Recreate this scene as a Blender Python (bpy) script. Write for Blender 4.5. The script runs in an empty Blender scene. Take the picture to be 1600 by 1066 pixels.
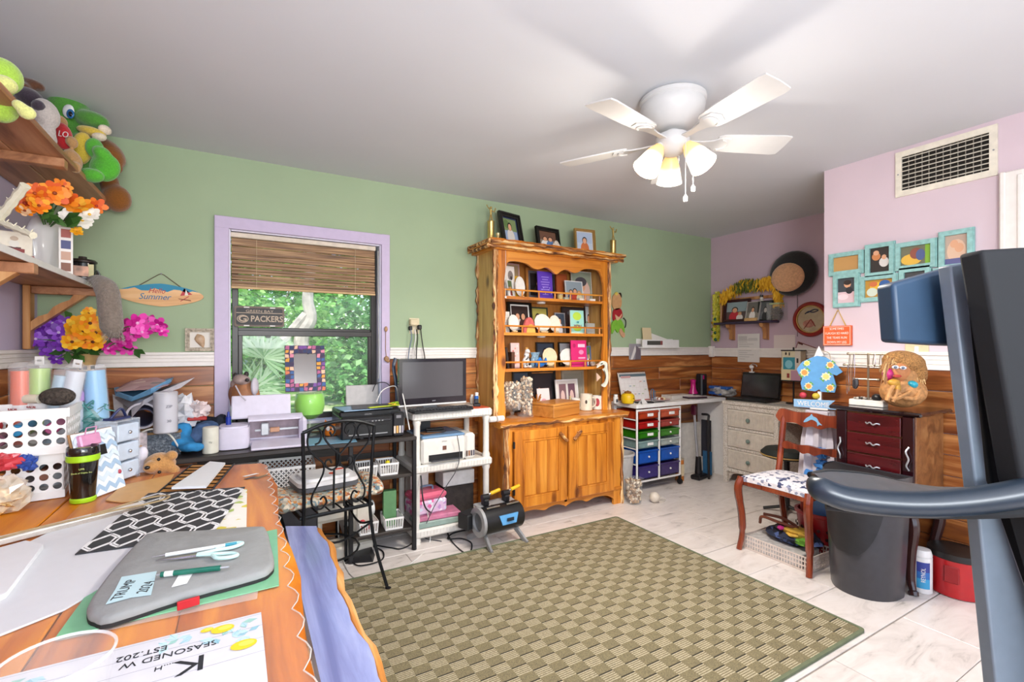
import bpy, bmesh, math, random
from mathutils import Matrix, Vector, Euler
from math import pi, sin, cos, radians as R
random.seed(7)
S = bpy.context.scene
COL = S.collection
# ------------------------------------------------------------------ camera, light, exposure
FPX, CX, HY, CAMZ, YAW = 740.0, 800.0, 541.0, 1.28, R(29.75)
cd = bpy.data.cameras.new('camera'); cam = bpy.data.objects.new('camera', cd); COL.objects.link(cam)
cd.sensor_width = 36; cd.lens = 36*FPX/1600; cd.clip_start = .02
cd.shift_y = (HY-533)/1600
cam.location = (0, 0, CAMZ); cam.rotation_euler = (pi/2, 0, -YAW)
S.camera = cam
S.view_settings.view_transform = 'Standard'; S.view_settings.look = 'None'
S.view_settings.gamma = 1; S.view_settings.use_curve_mapping = False
S.view_settings.exposure = 0.0
W = bpy.data.worlds.new('world'); S.world = W; W.use_nodes = True
wn = W.node_tree; wn.nodes.clear()
sky = wn.nodes.new('ShaderNodeTexSky'); sky.sky_type = 'NISHITA'; sky.sun_disc = False
sky.sun_elevation = R(48); sky.sun_rotation = R(150)
wb = wn.nodes.new('ShaderNodeBackground'); wb.inputs[1].default_value = .34
wo = wn.nodes.new('ShaderNodeOutputWorld')
wn.links.new(sky.outputs[0], wb.inputs[0]); wn.links.new(wb.outputs[0], wo.inputs[0])
def light(name, kind, loc, rot, power, color, **k):
    l = bpy.data.lights.new(name, kind); l.energy = power; l.color = color
    for a, b in k.items(): setattr(l, a, b)
    o = bpy.data.objects.new(name, l); o.location = loc; o.rotation_euler = rot; COL.objects.link(o); return o
light('sun', 'SUN', (0, 8, 6), (R(42), 0, R(-32)), 5.0, (1, .95, .86), angle=R(1))
# daylight through the big window behind the photographer and a wide ceiling-bounced soft light
light('window_daylight', 'AREA', (1.3, -1.66, 1.45), (R(94), 0, 0), 38, (.84, .92, 1), shape='RECTANGLE', size=3.6, size_y=1.7)
light('bounced_flash', 'AREA', (.2, -.9, 1.45), (R(138), 0, R(-12)), 82, (.92, .96, 1), shape='RECTANGLE', size=.9, size_y=.6)
light('added_fill_light', 'AREA', (-.3, -1.2, 2.2), (R(62), 0, R(-44)), 8, (.97, .98, 1), shape='RECTANGLE', size=1.2, size_y=.6)  # added fill behind the camera towards the far corner, not a lamp of the room
BULB_W = 9.5
# ------------------------------------------------------------------ pixel -> point (1600x1066 photograph)
_c, _s = cos(YAW), sin(YAW)
def ray(u, v):
    a = (u-CX)/FPX; return Vector((_s+a*_c, _c-a*_s, -(v-HY)/FPX))
def P(u, v, x=None, y=None, z=None, d=None):
    r = ray(u, v)
    t = d if d is not None else (x/r.x if x is not None else y/r.y if y is not None else (z-CAMZ)/r.z)
    return Vector((r.x*t, r.y*t, CAMZ+r.z*t))
def fc(p): return math.atan2(-p[0], p[1])      # turn that faces the photographer
def dep(p): return p[0]*_s+p[1]*_c
def mpp(p): return dep(p)/FPX
# ------------------------------------------------------------------ colours and materials
def lin(h):
    if isinstance(h, str):
        h = h.lstrip('#'); h = [int(h[i:i+2], 16)/255 for i in (0, 2, 4)]
        return tuple((c/12.92 if c <= .04045 else ((c+.055)/1.055)**2.4) for c in h)
    return tuple(h[:3])
_mc = {}
def newmat(name):
    m = bpy.data.materials.new(name); m.use_nodes = True
    return m, m.node_tree.nodes, m.node_tree.links, m.node_tree.nodes['Principled BSDF']
def mt(h, rough=.5, metal=0, var=.06, scale=30, bump=0, emit=0, trans=0, coat=0, alpha=1, sheen=0):
    key = (h, rough, metal, var, scale, bump, emit, trans, coat, alpha, sheen)
    if key in _mc: return _mc[key]
    m, N, L, b = newmat('mat_%s' % str(h).strip('#'))
    c = lin(h)
    b.inputs['Roughness'].default_value = rough; b.inputs['Metallic'].default_value = metal
    tc = N.new('ShaderNodeTexCoord'); n = N.new('ShaderNodeTexNoise'); n.inputs['Scale'].default_value = scale
    n.inputs['Detail'].default_value = 4
    L.new(tc.outputs['Object'], n.inputs['Vector'])
    rp = N.new('ShaderNodeValToRGB'); L.new(n.outputs['Fac'], rp.inputs[0])
    rp.color_ramp.elements[0].position = .3; rp.color_ramp.elements[1].position = .7
    rp.color_ramp.elements[0].color = (*[x*(1-var*2) for x in c], 1)
    rp.color_ramp.elements[1].color = (*[min(1, x*(1+var)) for x in c], 1)
    L.new(rp.outputs[0], b.inputs['Base Color'])
    if bump:
        bp = N.new('ShaderNodeBump'); bp.inputs['Strength'].default_value = bump; bp.inputs['Distance'].default_value = .01
        L.new(n.outputs['Fac'], bp.inputs['Height']); L.new(bp.outputs[0], b.inputs['Normal'])
    if emit: b.inputs['Emission Color'].default_value = (*c, 1); b.inputs['Emission Strength'].default_value = emit
    if trans: b.inputs['Transmission Weight'].default_value = trans; b.inputs['IOR'].default_value = 1.3
    if coat: b.inputs['Coat Weight'].default_value = coat; b.inputs['Coat Roughness'].default_value = .1
    if sheen: b.inputs['Sheen Weight'].default_value = sheen
    if alpha < 1: b.inputs['Alpha'].default_value = alpha
    _mc[key] = m; return m
def ramp(N, stops):
    r = N.new('ShaderNodeValToRGB'); e = r.color_ramp.elements
    while len(e) < len(stops): e.new(.5)
    for k, (p, c) in zip(e, stops): k.position = p; k.color = (*lin(c), 1)
    return r
def wood(name, dark, mid, lite, axis=2, scale=1.0, rough=.4, knots=True, coat=0, bump=.15, rand=True, contrast=1.0):
    """grain running along axis, with a few knots"""
    m, N, L, b = newmat(name)
    tc = N.new('ShaderNodeTexCoord'); mp = N.new('ShaderNodeMapping')
    sc = [14*scale]*3; sc[axis] = 1.3*scale
    mp.inputs['Scale'].default_value = sc
    L.new(tc.outputs['Object'], mp.inputs['Vector'])
    src = mp.outputs[0]
    if rand:
        oi = N.new('ShaderNodeObjectInfo'); ad = N.new('ShaderNodeVectorMath'); ad.operation = 'ADD'
        ml = N.new('ShaderNodeVectorMath'); ml.operation = 'SCALE'; ml.inputs[3].default_value = 40
        cb = N.new('ShaderNodeCombineXYZ')
        for i in range(3): L.new(oi.outputs['Random'], cb.inputs[i])
        L.new(cb.outputs[0], ml.inputs[0]); L.new(src, ad.inputs[0]); L.new(ml.outputs[0], ad.inputs[1]); src = ad.outputs[0]
    n = N.new('ShaderNodeTexNoise'); n.inputs['Scale'].default_value = 1.0; n.inputs['Detail'].default_value = 6
    n.inputs['Roughness'].default_value = .6; n.inputs['Distortion'].default_value = .8
    L.new(src, n.inputs['Vector'])
    r = ramp(N, [(.5-.18/contrast, dark), (.5, mid), (.5+.16/contrast, lite)])
    L.new(n.outputs['Fac'], r.inputs[0]); out = r.outputs[0]
    if knots:
        v = N.new('ShaderNodeTexVoronoi'); v.inputs['Scale'].default_value = 1
        mp2 = N.new('ShaderNodeMapping'); s2 = [5*scale]*3; s2[axis] = 2.6*scale; mp2.inputs['Scale'].default_value = s2
        L.new(tc.outputs['Object'], mp2.inputs['Vector']); L.new(mp2.outputs[0], v.inputs['Vector'])
        kr = ramp(N, [(.05, '#ffffff'), (.13, '#000000')]); L.new(v.outputs['Distance'], kr.inputs[0])
        mx = N.new('ShaderNodeMix'); mx.data_type = 'RGBA'
        L.new(kr.outputs[0], mx.inputs['Factor']); L.new(out, mx.inputs[6]); mx.inputs[7].default_value = (*[c*.55 for c in lin(dark)], 1)
        out = mx.outputs[2]
    L.new(out, b.inputs['Base Color']); b.inputs['Roughness'].default_value = rough
    if coat: b.inputs['Coat Weight'].default_value = coat; b.inputs['Coat Roughness'].default_value = .12
    bp = N.new('ShaderNodeBump'); bp.inputs['Strength'].default_value = bump; bp.inputs['Distance'].default_value = .004
    L.new(n.outputs['Fac'], bp.inputs['Height']); L.new(bp.outputs[0], b.inputs['Normal'])
    return m
def glass(name, color='#ffffff', alpha=.12, rough=.02, spec=.8):
    m, N, L, b = newmat(name)
    b.inputs['Base Color'].default_value = (*lin(color), 1); b.inputs['Roughness'].default_value = rough
    b.inputs['Alpha'].default_value = alpha; b.inputs['Specular IOR Level'].default_value = spec
    return m
def printed_mat():
    m, N, L, b = newmat('printed')
    a = N.new('ShaderNodeAttribute'); a.attribute_name = 'Col'
    L.new(a.outputs['Color'], b.inputs['Base Color']); b.inputs['Roughness'].default_value = .55
    return m
PRINT = printed_mat()
def spots(name, base, others, scale=40, rough=.7, bump=0, thr=.45):
    """base colour with cells of other colours: beads, prints, crushed shells"""
    m, N, L, b = newmat(name)
    tc = N.new('ShaderNodeTexCoord'); v = N.new('ShaderNodeTexVoronoi'); v.inputs['Scale'].default_value = scale
    L.new(tc.outputs['Object'], v.inputs['Vector'])
    sp = N.new('ShaderNodeSeparateColor'); L.new(v.outputs['Color'], sp.inputs[0])
    st = [(0, base)]+[(thr+(1-thr)*i/len(others), o) for i, o in enumerate(others)]
    r = ramp(N, st); r.color_ramp.interpolation = 'CONSTANT'; L.new(sp.outputs[0], r.inputs[0])
    L.new(r.outputs[0], b.inputs['Base Color']); b.inputs['Roughness'].default_value = rough
    if bump:
        bp = N.new('ShaderNodeBump'); bp.inputs['Strength'].default_value = bump; bp.inputs['Distance'].default_value = .01
        L.new(v.outputs['Distance'], bp.inputs['Height']); L.new(bp.outputs[0], b.inputs['Normal'])
    return m
# ------------------------------------------------------------------ mesh builder
FRONT = Matrix(((1, 0, 0, 0), (0, 0, -1, 0), (0, 1, 0, 0), (0, 0, 0, 1)))     # drawing plane (x, up), thickness towards -y
def T(x=0, y=0, z=0): return Matrix.Translation((x, y, z))
def RX(a): return Matrix.Rotation(a, 4, 'X')
def RY(a): return Matrix.Rotation(a, 4, 'Y')
def RZ(a): return Matrix.Rotation(a, 4, 'Z')
I4 = Matrix.Identity(4)
class MB:
    def __init__(s): s.v = []; s.f = []; s.c = []
    def add(s, vs, fs, M=None, col=None):
        o = len(s.v)
        s.v += [tuple(M @ Vector(p)) for p in vs] if M is not None else [tuple(p) for p in vs]
        s.f += [tuple(i+o for i in f) for f in fs]
        s.c += [col]*len(fs); return s
    def box(s, x, y, z, sx, sy, sz, b=0, M=None, col=None, top=1.0, topy=None):
        """centre x, y; base z; b = chamfer"""
        if topy is None: topy = top
        hx, hy = sx/2, sy/2
        if b <= 0:
            v = [(-hx, -hy, 0), (hx, -hy, 0), (hx, hy, 0), (-hx, hy, 0)]
            v += [(a*top, c*topy, sz) for a, c, _ in v]
            f = [(3, 2, 1, 0), (4, 5, 6, 7), (0, 1, 5, 4), (1, 2, 6, 5), (2, 3, 7, 6), (3, 0, 4, 7)]
        else:
            b = min(b, hx*.98, hy*.98, sz*.49)
            pts = []; idx = {}
            for ix in (-1, 1):
                for iy in (-1, 1):
                    for iz in (-1, 1):
                        for ax in range(3):
                            p = [ix*hx, iy*hy, iz*sz/2]
                            for k in range(3):
                                if k != ax: p[k] -= (ix, iy, iz)[k]*b
                            idx[(ix, iy, iz, ax)] = len(pts); 
                            zz = p[2]+sz/2; t = 1+(top-1)*zz/sz; ty = 1+(topy-1)*zz/sz
                            pts.append((p[0]*t, p[1]*ty, zz))
            v = pts; f = []
            def orient(q, n):
                a, b_, c_ = (Vector(v[q[i]]) for i in range(3))
                return tuple(q) if (b_-a).cross(c_-a).dot(Vector(n)) > 0 else tuple(reversed(q))
            for ax in range(3):
                o1, o2 = [k for k in range(3) if k != ax]
                for sg in (-1, 1):
                    q = []
                    for a, c in ((-1, -1), (1, -1), (1, 1), (-1, 1)):
                        k = [0, 0, 0]; k[ax] = sg; k[o1] = a; k[o2] = c; q.append(idx[(*k, ax)])
                    n = [0, 0, 0]; n[ax] = sg; f.append(orient(q, n))
                for a in (-1, 1):
                    for c in (-1, 1):
                        k0 = [0, 0, 0]; k0[o1] = a; k0[o2] = c; k1 = list(k0); k0[ax] = -1; k1[ax] = 1
                        q = [idx[(*k0, o1)], idx[(*k1, o1)], idx[(*k1, o2)], idx[(*k0, o2)]]
                        n = [0, 0, 0]; n[o1] = a; n[o2] = c; f.append(orient(q, n))
            for ix in (-1, 1):
                for iy in (-1, 1):
                    for iz in (-1, 1):
                        f.append(orient([idx[(ix, iy, iz, 0)], idx[(ix, iy, iz, 1)], idx[(ix, iy, iz, 2)]], (ix, iy, iz)))
        MM = T(x, y, z) if M is None else M @ T(x, y, z)
        return s.add(v, f, MM, col)
    def lathe(s, prof, n=20, M=None, col=None, sx=1, sy=1):
        v = []; f = []
        for r, z in prof:
            for i in range(n): a = 2*pi*i/n; v.append((r*cos(a)*sx, r*sin(a)*sy, z))
        for j in range(len(prof)-1):
            for i in range(n):
                k = (i+1) % n; f.append((j*n+i, j*n+k, (j+1)*n+k, (j+1)*n+i))
        loop = prof[0] == prof[-1]
        if prof[0][0] > 1e-6 and not loop: f.append(tuple(reversed(range(n))))
        if prof[-1][0] > 1e-6 and not loop: f.append(tuple((len(prof)-1)*n+i for i in range(n)))
        return s.add(v, f, M, col)
    def cyl(s, x, y, z, r, h, n=16, r2=None, M=None, col=None, b=0):
        r2 = r if r2 is None else r2
        pr = [(r, 0), (r2, h)] if not b else [(max(r-b, 1e-4), 0), (r, b), (r2, h-b), (max(r2-b, 1e-4), h)]
        return s.lathe(pr, n, (T(x, y, z) if M is None else M @ T(x, y, z)), col)
    def sph(s, x, y, z, rx, ry=None, rz=None, n=14, M=None, col=None):
        ry = rx if ry is None else ry; rz = rx if rz is None else rz
        m = max(5, n//2+1); pr = [(max(sin(pi*i/m), 1e-7), -cos(pi*i/m)) for i in range(m+1)]
        K = T(x, y, z) @ Matrix.Diagonal((rx, ry, rz, 1))
        return s.lathe(pr, n, K if M is None else M @ K, col)
    def tube(s, pts, r, n=8, closed=False, col=None, M=None, flat=1.0):
        pts = [Vector(p) for p in pts]; N = len(pts); rs = r if isinstance(r, (list, tuple)) else [r]*N
        v = []; f = []; up = None
        for i in range(N):
            if closed: t = pts[(i+1) % N]-pts[i-1]
            else: t = pts[min(i+1, N-1)]-pts[max(i-1, 0)]
            if t.length < 1e-9: t = Vector((0, 0, 1))
            t.normalize()
            if up is None: up = Vector((0, 0, 1)) if abs(t.z) < .9 else Vector((1, 0, 0))
            a = up-t*up.dot(t)
            if a.length < 1e-6: a = t.orthogonal()
            a.normalize(); b = t.cross(a); up = a
            for k in range(n):
                q = 2*pi*k/n; v.append(pts[i]+a*(rs[i]*cos(q))+b*(rs[i]*sin(q)*flat))
        for i in range(N if closed else N-1):
            j = (i+1) % N
            for k in range(n):
                l = (k+1) % n; f.append((i*n+k, j*n+k, j*n+l, i*n+l))
        f = [tuple(reversed(q)) for q in f]
        if not closed: f.append(tuple(range(n))); f.append(tuple(reversed([(N-1)*n+k for k in range(n)])))
        return s.add(v, f, M, col)
    def prism(s, poly, h, M=None, col=None, z=0, holes=None):
        """polygon (x, y) counter-clockwise, extruded from z to z+h along the local third axis"""
        n = len(poly); ar = sum(poly[i][0]*poly[(i+1) % n][1]-poly[(i+1) % n][0]*poly[i][1] for i in range(n))
        if ar < 0: poly = list(reversed(poly))
        v = [(x, y, z) for x, y in poly]+[(x, y, z+h) for x, y in poly]
        f = [tuple(reversed(range(n))), tuple(range(n, 2*n))]+[(i, (i+1) % n, n+(i+1) % n, n+i) for i in range(n)]
        return s.add(v, f, M, col)
    def ring(s, outer, inner, h, M=None, col=None, z=0):
        """flat ring between two polygons with the same number of corners"""
        n = len(outer); v = []
        for zz in (z, z+h): v += [(x, y, zz) for x, y in outer]+[(x, y, zz) for x, y in inner]
        f = []
        for i in range(n):
            j = (i+1) % n
            f += [(i, n+i, n+j, j), (2*n+i, 2*n+j, 3*n+j, 3*n+i), (i, j, 2*n+j, 2*n+i), (n+j, n+i, 3*n+i, 3*n+j)]
        return s.add(v, f, M, col)
    def sheet(s, grid, M=None, col=None, thick=0):
        """grid of points rows x columns; thick gives it a back"""
        nr, nc = len(grid), len(grid[0]); v = [p for r in grid for p in r]
        f = [(i*nc+j, i*nc+j+1, (i+1)*nc+j+1, (i+1)*nc+j) for i in range(nr-1) for j in range(nc-1)]
        if thick:
            o = len(v); v = v+[(p[0], p[1], p[2]-thick) for p in v]
            f = f+[tuple(reversed([q+o for q in a])) for a in f]
            edge = [(0, j) for j in range(nc)]+[(i, nc-1) for i in range(1, nr)]+[(nr-1, j) for j in range(nc-2, -1, -1)]+[(i, 0) for i in range(nr-2, 0, -1)]
            e = [i*nc+j for i, j in edge]
            f += [(e[(k+1) % len(e)], e[k], e[k]+o, e[(k+1) % len(e)]+o) for k in range(len(e))]
        return s.add(v, f, M, col)
    def mesh(s, name, smooth=35):
        me = bpy.data.meshes.new(name); me.from_pydata(s.v, [], s.f)
        if any(c is not None for c in s.c):
            at = me.color_attributes.new('Col', 'FLOAT_COLOR', 'CORNER'); d = []
            for c, f in zip(s.c, s.f): d += [*(lin(c) if c is not None else (.8, .8, .8)), 1]*len(f)
            at.data.foreach_set('color', d)
        if smooth:
            me.polygons.foreach_set('use_smooth', [True]*len(me.polygons)); me.set_sharp_from_angle(angle=R(smooth))
        me.update(); return me
    def build(s, name, mat=None, parent=None, loc=None, rot=None, smooth=35, kind=None, label=None):
        return link(name, s.mesh(name, smooth), mat or PRINT, parent, loc, rot, kind, label)
def link(name, me, mat, parent=None, loc=None, rot=None, kind=None, label=None):
    o = bpy.data.objects.new(name, me); COL.objects.link(o)
    if mat is not None and not me.materials: me.materials.append(mat)
    if parent is not None: o.parent = parent
    if loc is not None: o.location = loc
    if rot is not None: o.rotation_euler = rot
    if kind: o['kind'] = kind
    if label: o['label'] = label
    return o
def tag(o, label, cat, group=None):
    o['label'] = label; o['category'] = cat
    if group: o['group'] = group
    return o
def thing(name, label, cat, loc, rz=0, group=None, rx=0, ry=0):
    o = bpy.data.objects.new(name, None); COL.objects.link(o); o.empty_display_size = .05
    o.location = loc; o.rotation_euler = (rx, ry, rz); return tag(o, label, cat, group)
def kids(o): return [c for c in bpy.data.objects if c.parent is o]
def dup(root, loc=None, rz=None, label=None, group=None, depth=0, scale=None):
    r = root.copy(); COL.objects.link(r)
    for ch in kids(root):
        c = dup(ch); c.parent = r
    if loc is not None: r.location = loc
    if rz is not None: r.rotation_euler[2] = rz
    if scale is not None: r.scale = scale
    if label: r['label'] = label
    if group: r['group'] = group
    return r
def structure(o): o['kind'] = 'structure'; return o
def blob(o, vox=.008, it=4):
    m = o.modifiers.new('remesh', 'REMESH'); m.mode = 'VOXEL'; m.voxel_size = vox; m.use_smooth_shade = True
    k = o.modifiers.new('smooth', 'SMOOTH'); k.iterations = it; k.factor = .6
    return o
def ell(cx, cy, rx, ry, n=18, a0=0, a1=2*pi):
    return [(cx+rx*cos(a0+(a1-a0)*i/n), cy+ry*sin(a0+(a1-a0)*i/n)) for i in range(n if a1-a0 > 6.28 else n+1)]
def rrect(x0, y0, x1, y1, r, n=4):
    out = []
    for cx, cy, a in ((x1-r, y0+r, -pi/2), (x1-r, y1-r, 0), (x0+r, y1-r, pi/2), (x0+r, y0+r, pi)):
        out += [(cx+r*cos(a+pi/2*i/n), cy+r*sin(a+pi/2*i/n)) for i in range(n+1)]
    return out
def curve(pts, n=8, closed=False):
    """Catmull-Rom through pts"""
    p = [Vector(q) for q in pts]; out = []; N = len(p)
    for i in range(N if closed else N-1):
        a, b, c, d = (p[i-1] if closed or i else p[0]*2-p[1]), p[i], p[(i+1) % N], (p[(i+2) % N] if closed or i+2 < N else p[-1]*2-p[-2])
        for k in range(n):
            t = k/n; out.append(.5*((2*b)+(c-a)*t+(2*a-5*b+4*c-d)*t*t+(3*b-a-3*c+d)*t**3))
    if not closed: out.append(p[-1])
    return out
def pic(w, h, shapes, M=None, mb=None, t=.002):
    """flat print facing local +z of M: layers of rectangles, ellipses and polygons in unit coordinates"""
    mb = mb or MB(); M = FRONT if M is None else M
    for k, sh in enumerate(shapes):
        z = t+k*.00025; kind, col = sh[0], sh[-1]
        if kind == 'r': x0, y0, x1, y1 = sh[1:5]; p = [(x0, y0), (x1, y0), (x1, y1), (x0, y1)]
        elif kind == 'e': p = ell(sh[1], sh[2], sh[3], sh[4], 14)
        else: p = sh[1]
        p = [((min(1, max(0, x))-.5)*w, min(1, max(0, y))*h) for x, y in p]
        n = len(p); ar = sum(p[i][0]*p[(i+1) % n][1]-p[(i+1) % n][0]*p[i][1] for i in range(n))
        if ar < 0: p.reverse()
        mb.add([(x, y, z) for x, y in p], [tuple(range(n))], M, col)
    return mb
def text(name, body, size, mat, parent, M, ext=.0006, align='CENTER', sx=1.0, shear=0, space=1.0, bold=0):
    cu = bpy.data.curves.new(name, 'FONT'); cu.body = body; cu.size = size; cu.align_x = align; cu.align_y = 'CENTER'
    cu.extrude = ext; cu.resolution_u = 3; cu.shear = shear; cu.space_line = space; cu.offset = bold
    o = bpy.data.objects.new(name, cu); COL.objects.link(o)
    me = bpy.data.meshes.new_from_object(o.evaluated_get(bpy.context.evaluated_depsgraph_get()))
    bpy.data.objects.remove(o); bpy.data.curves.remove(cu)
    me.transform(M @ Matrix.Diagonal((sx, 1, 1, 1))); me.materials.clear()
    return link(name, me, mat, parent)
def people(bg, *figs):
    """a photograph: background then figures (x, base, scale, shirt, skin, hair)"""
    s = [('r', 0, 0, 1, 1, bg[0])]+[('r', 0, 0, 1, .45, c) for c in bg[1:2]]+[('e', .2+.3*i, .75, .2, .2, c) for i, c in enumerate(bg[2:])]
    for x, y, k, shirt, skin, hair in figs:
        s += [('e', x, y+.14*k, .26*k, .34*k, shirt), ('e', x, y+.56*k, .15*k, .17*k, hair), ('e', x, y+.53*k, .115*k, .14*k, skin)]
    return s
# ------------------------------------------------------------------ room shell
XL, XR, XB, YB, YF, YC, HC = -.923, 4.398, 3.357, 3.37, -1.7, 1.70, 2.44
GREEN = mt('#a0b391', .75, var=.02, scale=3); LILAC = mt('#c3acb8', .75, var=.02, scale=3); PINK = mt('#d3c0c8', .7, var=.02, scale=3)
LILAC_L = mt('#c0b4cc', .75, var=.02, scale=3)
CEIL = mt('#d3d5d9', .85, var=.01, scale=2); WHITE = mt('#e8e2dc', .45, var=.02); TRIM_L = mt('#c3b4d0', .45, var=.02)
def cedar(axis): return wood('cedar_%d' % axis, '#653116', '#985727', '#cb8d52', axis, 1.0, .35, True, .25, .1)
CEDAR_X, CEDAR_Y = cedar(0), cedar(1)
m = MB()
m.box((XL+XR)/2, YB+.08, 0, XR-XL, .16, .78); m.box((XL-.065)/2, YB+.08, .78, -.065-XL, .16, HC-.78)
m.box((XR+.857)/2, YB+.08, .78, XR-.857, .16, HC-.78); m.box((.857-.065)/2, YB+.08, 1.995, .922, .16, HC-1.995)
wall_back = structure(m.build('wall_back', GREEN))
wall_left = structure(MB().box(XL-.08, (YB+YF)/2, 0, .16, YB-YF, HC).build('wall_left', LILAC_L))
wall_right = structure(MB().box(XR+.08, (YB+YC)/2, 0, .16, YB-YC, HC).build('wall_right', LILAC))
m = MB(); m.box(XB+.6, (YC+.77)/2, 0, 1.2, YC-.77, HC); m.box(XB+.6, (YF-.05)/2, 0, 1.2, -.05-YF, HC)
m.box(XB+.6, (.77-.05)/2, 2.07, 1.2, .82, HC-2.07); m.box(XB+1.1, .36, 0, .2, .82, 2.07)
wall_near = structure(m.build('wall_right_near', PINK))
m = MB(); m.box(1.2, YF-.08, 0, XB-XL+.6, .16, .55); m.box(1.2, YF-.08, 2.35, XB-XL+.6, .16, HC-2.35)
m.box(-.75, YF-.08, .55, .5, .16, 1.8); m.box(3.2, YF-.08, .55, .5, .16, 1.8)
structure(m.build('wall_front', LILAC_L))
structure(MB().box((XL+XR)/2, (YB+YF)/2, HC, XR-XL+.4, YB-YF+.4, .1).build('ceiling', CEIL))
# floor: sub-floor with every vinyl tile its own piece
m_, N, L, b = newmat('marble_tile')
tc = N.new('ShaderNodeTexCoord'); oi = N.new('ShaderNodeObjectInfo'); ad = N.new('ShaderNodeVectorMath'); ad.operation = 'MULTIPLY_ADD'
cb = N.new('ShaderNodeCombineXYZ')
for i in range(3): L.new(oi.outputs['Random'], cb.inputs[i])
ad.inputs[1].default_value = (31, 17, 9); L.new(cb.outputs[0], ad.inputs[0]); L.new(tc.outputs['Object'], ad.inputs[2])
mp = N.new('ShaderNodeMapping'); mp.inputs['Rotation'].default_value = (0, 0, .6); mp.inputs['Scale'].default_value = (4, 11, 4); L.new(ad.outputs[0], mp.inputs['Vector'])
n = N.new('ShaderNodeTexNoise'); n.inputs['Scale'].default_value = 1; n.inputs['Detail'].default_value = 7; n.inputs['Roughness'].default_value = .62; n.inputs['Distortion'].default_value = 1.2
L.new(mp.outputs[0], n.inputs['Vector'])
r = ramp(N, [(.28, '#a9a29b'), (.40, '#d6cec8'), (.5, '#e0d8d2'), (.75, '#e9e3df')]); L.new(n.outputs['Fac'], r.inputs[0])
L.new(r.outputs[0], b.inputs['Base Color']); b.inputs['Roughness'].default_value = .28
TILE = m_
floor = structure(MB().box((XL+XR)/2, (YB+YF)/2, -.1, XR-XL, YB-YF, .094).build('floor', mt('#b3a9a0', .8)))
cache = {}
j0 = int(math.floor((YF-1.03)/.305))
for j in range(j0, int((YB-1.03)/.305)+1):
    y0, y1 = max(YF, 1.03+.305*j), min(YB, 1.03+.305*(j+1))
    off = 2.10 if j % 2 else 2.405
    i0 = int(math.floor((XL-off)/.61))
    for i in range(i0, 12):
        x0, x1 = max(XL, off+.61*i), min(XR if y0 > YC-.2 else XB, off+.61*(i+1))
        if x1-x0 < .03 or y1-y0 < .03: continue
        k = (round(x1-x0, 2), round(y1-y0, 2))
        if k not in cache: cache[k] = MB().box(0, 0, -.006, k[0]-.003, k[1]-.003, .006, .0012).mesh('tile')
        link('tile', cache[k], TILE, floor, ((x0+x1)/2, (y0+y1)/2, 0))
# cedar planks, one piece each
PH = .1165
def planks(wall, a0, a1, axis, fixed, top, out, cuts):
    z = 0; row = 0; n = round(top/PH); h = top/n
    for row in range(n):
        c = [a0]+[q for q in cuts[row % len(cuts)] if a0 < q < a1]+[a1]
        for p, q in zip(c, c[1:]):
            d = .014+random.uniform(-.002, .002); L_ = q-p-.002
            mb = MB()
            if axis == 0: mb.box(0, 0, -h/2, L_, d, h-.003, .003); mb.build('plank', CEDAR_X, wall, ((p+q)/2, fixed+out*d/2, row*h+h/2))
            else: mb.box(0, 0, -h/2, d, L_, h-.003, .003); mb.build('plank', CEDAR_Y, wall, (fixed+out*d/2, (p+q)/2, row*h+h/2))
planks(wall_back, XL, -.141, 0, YB, 1.162, -1, [()])
planks(wall_back, -.141, .916, 0, YB, .72, -1, [(), (.4,)])
planks(wall_back, .916, XR, 0, YB, 1.189, -1, [(2.1, 3.6), (1.5, 3.0), (2.6,), (1.9, 3.9)])
planks(wall_left, YF, YB-.02, 1, XL, 1.18, 1, [(.4, 2.2), (1.3,)])
planks(wall_right, YC, YB-.02, 1, XR, 1.172, -1, [(2.6,), (), (2.2, 3.0)])
planks(wall_near, .86, YC, 1, XB, 1.147, -1, [(), (1.3,)])
# chair rails
def rail(name, p, q, z0, z1, axis, fixed, out):
    m = MB(); h = z1-z0; d = .022
    for zz, hh, dd in ((z0, h*.8, d), (z0+h*.8, h*.2, d+.008), (z0+h*.30, .004, d+.004), (z0+h*.55, .004, d+.004)):
        if axis == 0: m.box((p+q)/2, fixed+out*dd/2, zz, q-p, dd, hh, .002)
        else: m.box(fixed+out*dd/2, (p+q)/2, zz, dd, q-p, hh, .002)
    structure(m.build(name, WHITE))
rail('trim_1', XL, -.141, 1.162, 1.245, 0, YB, -1); rail('trim_2', .916, XR, 1.189, 1.269, 0, YB, -1)
rail('trim_3', YF, YB-.03, 1.18, 1.262, 1, XL, 1); rail('trim_4', YC, YB-.03, 1.172, 1.26, 1, XR, -1)
rail('trim_5', .86, YC, 1.147, 1.248, 1, XB, -1)
structure(MB().box(XR-.03, YB-.03, 1.165, .05, .05, .115, .004).build('trim_6', WHITE))
# door casing and door at the right edge
m = MB(); m.box(XB-.012, .813, 0, .024, .086, 2.156, .006); m.box(XB-.018, .845, 0, .036, .022, 2.156, .005); m.box(XB-.016, .785, 0, .032, .018, 2.13, .004)
m.box(XB-.012, .36, 2.07, .024, .82, .086, .006); m.box(XB-.012, -.093, 0, .024, .086, 2.156, .006)
structure(m.build('trim_7', WHITE))
m = MB(); m.box(XB+.06, .36, .01, .04, .80, 2.05)
for z0, h in ((.15, .75), (1.05, .85)):
    for yy in (.16, .56): m.box(XB+.035, yy, z0, .014, .30, h, .006)
structure(m.build('door_1', WHITE)); MB().sph(XB-.0, .05, 1.0, .028).build('door_handle', mt('#b9a878', .3, 1), bpy.data.objects['door_1'])
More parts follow.
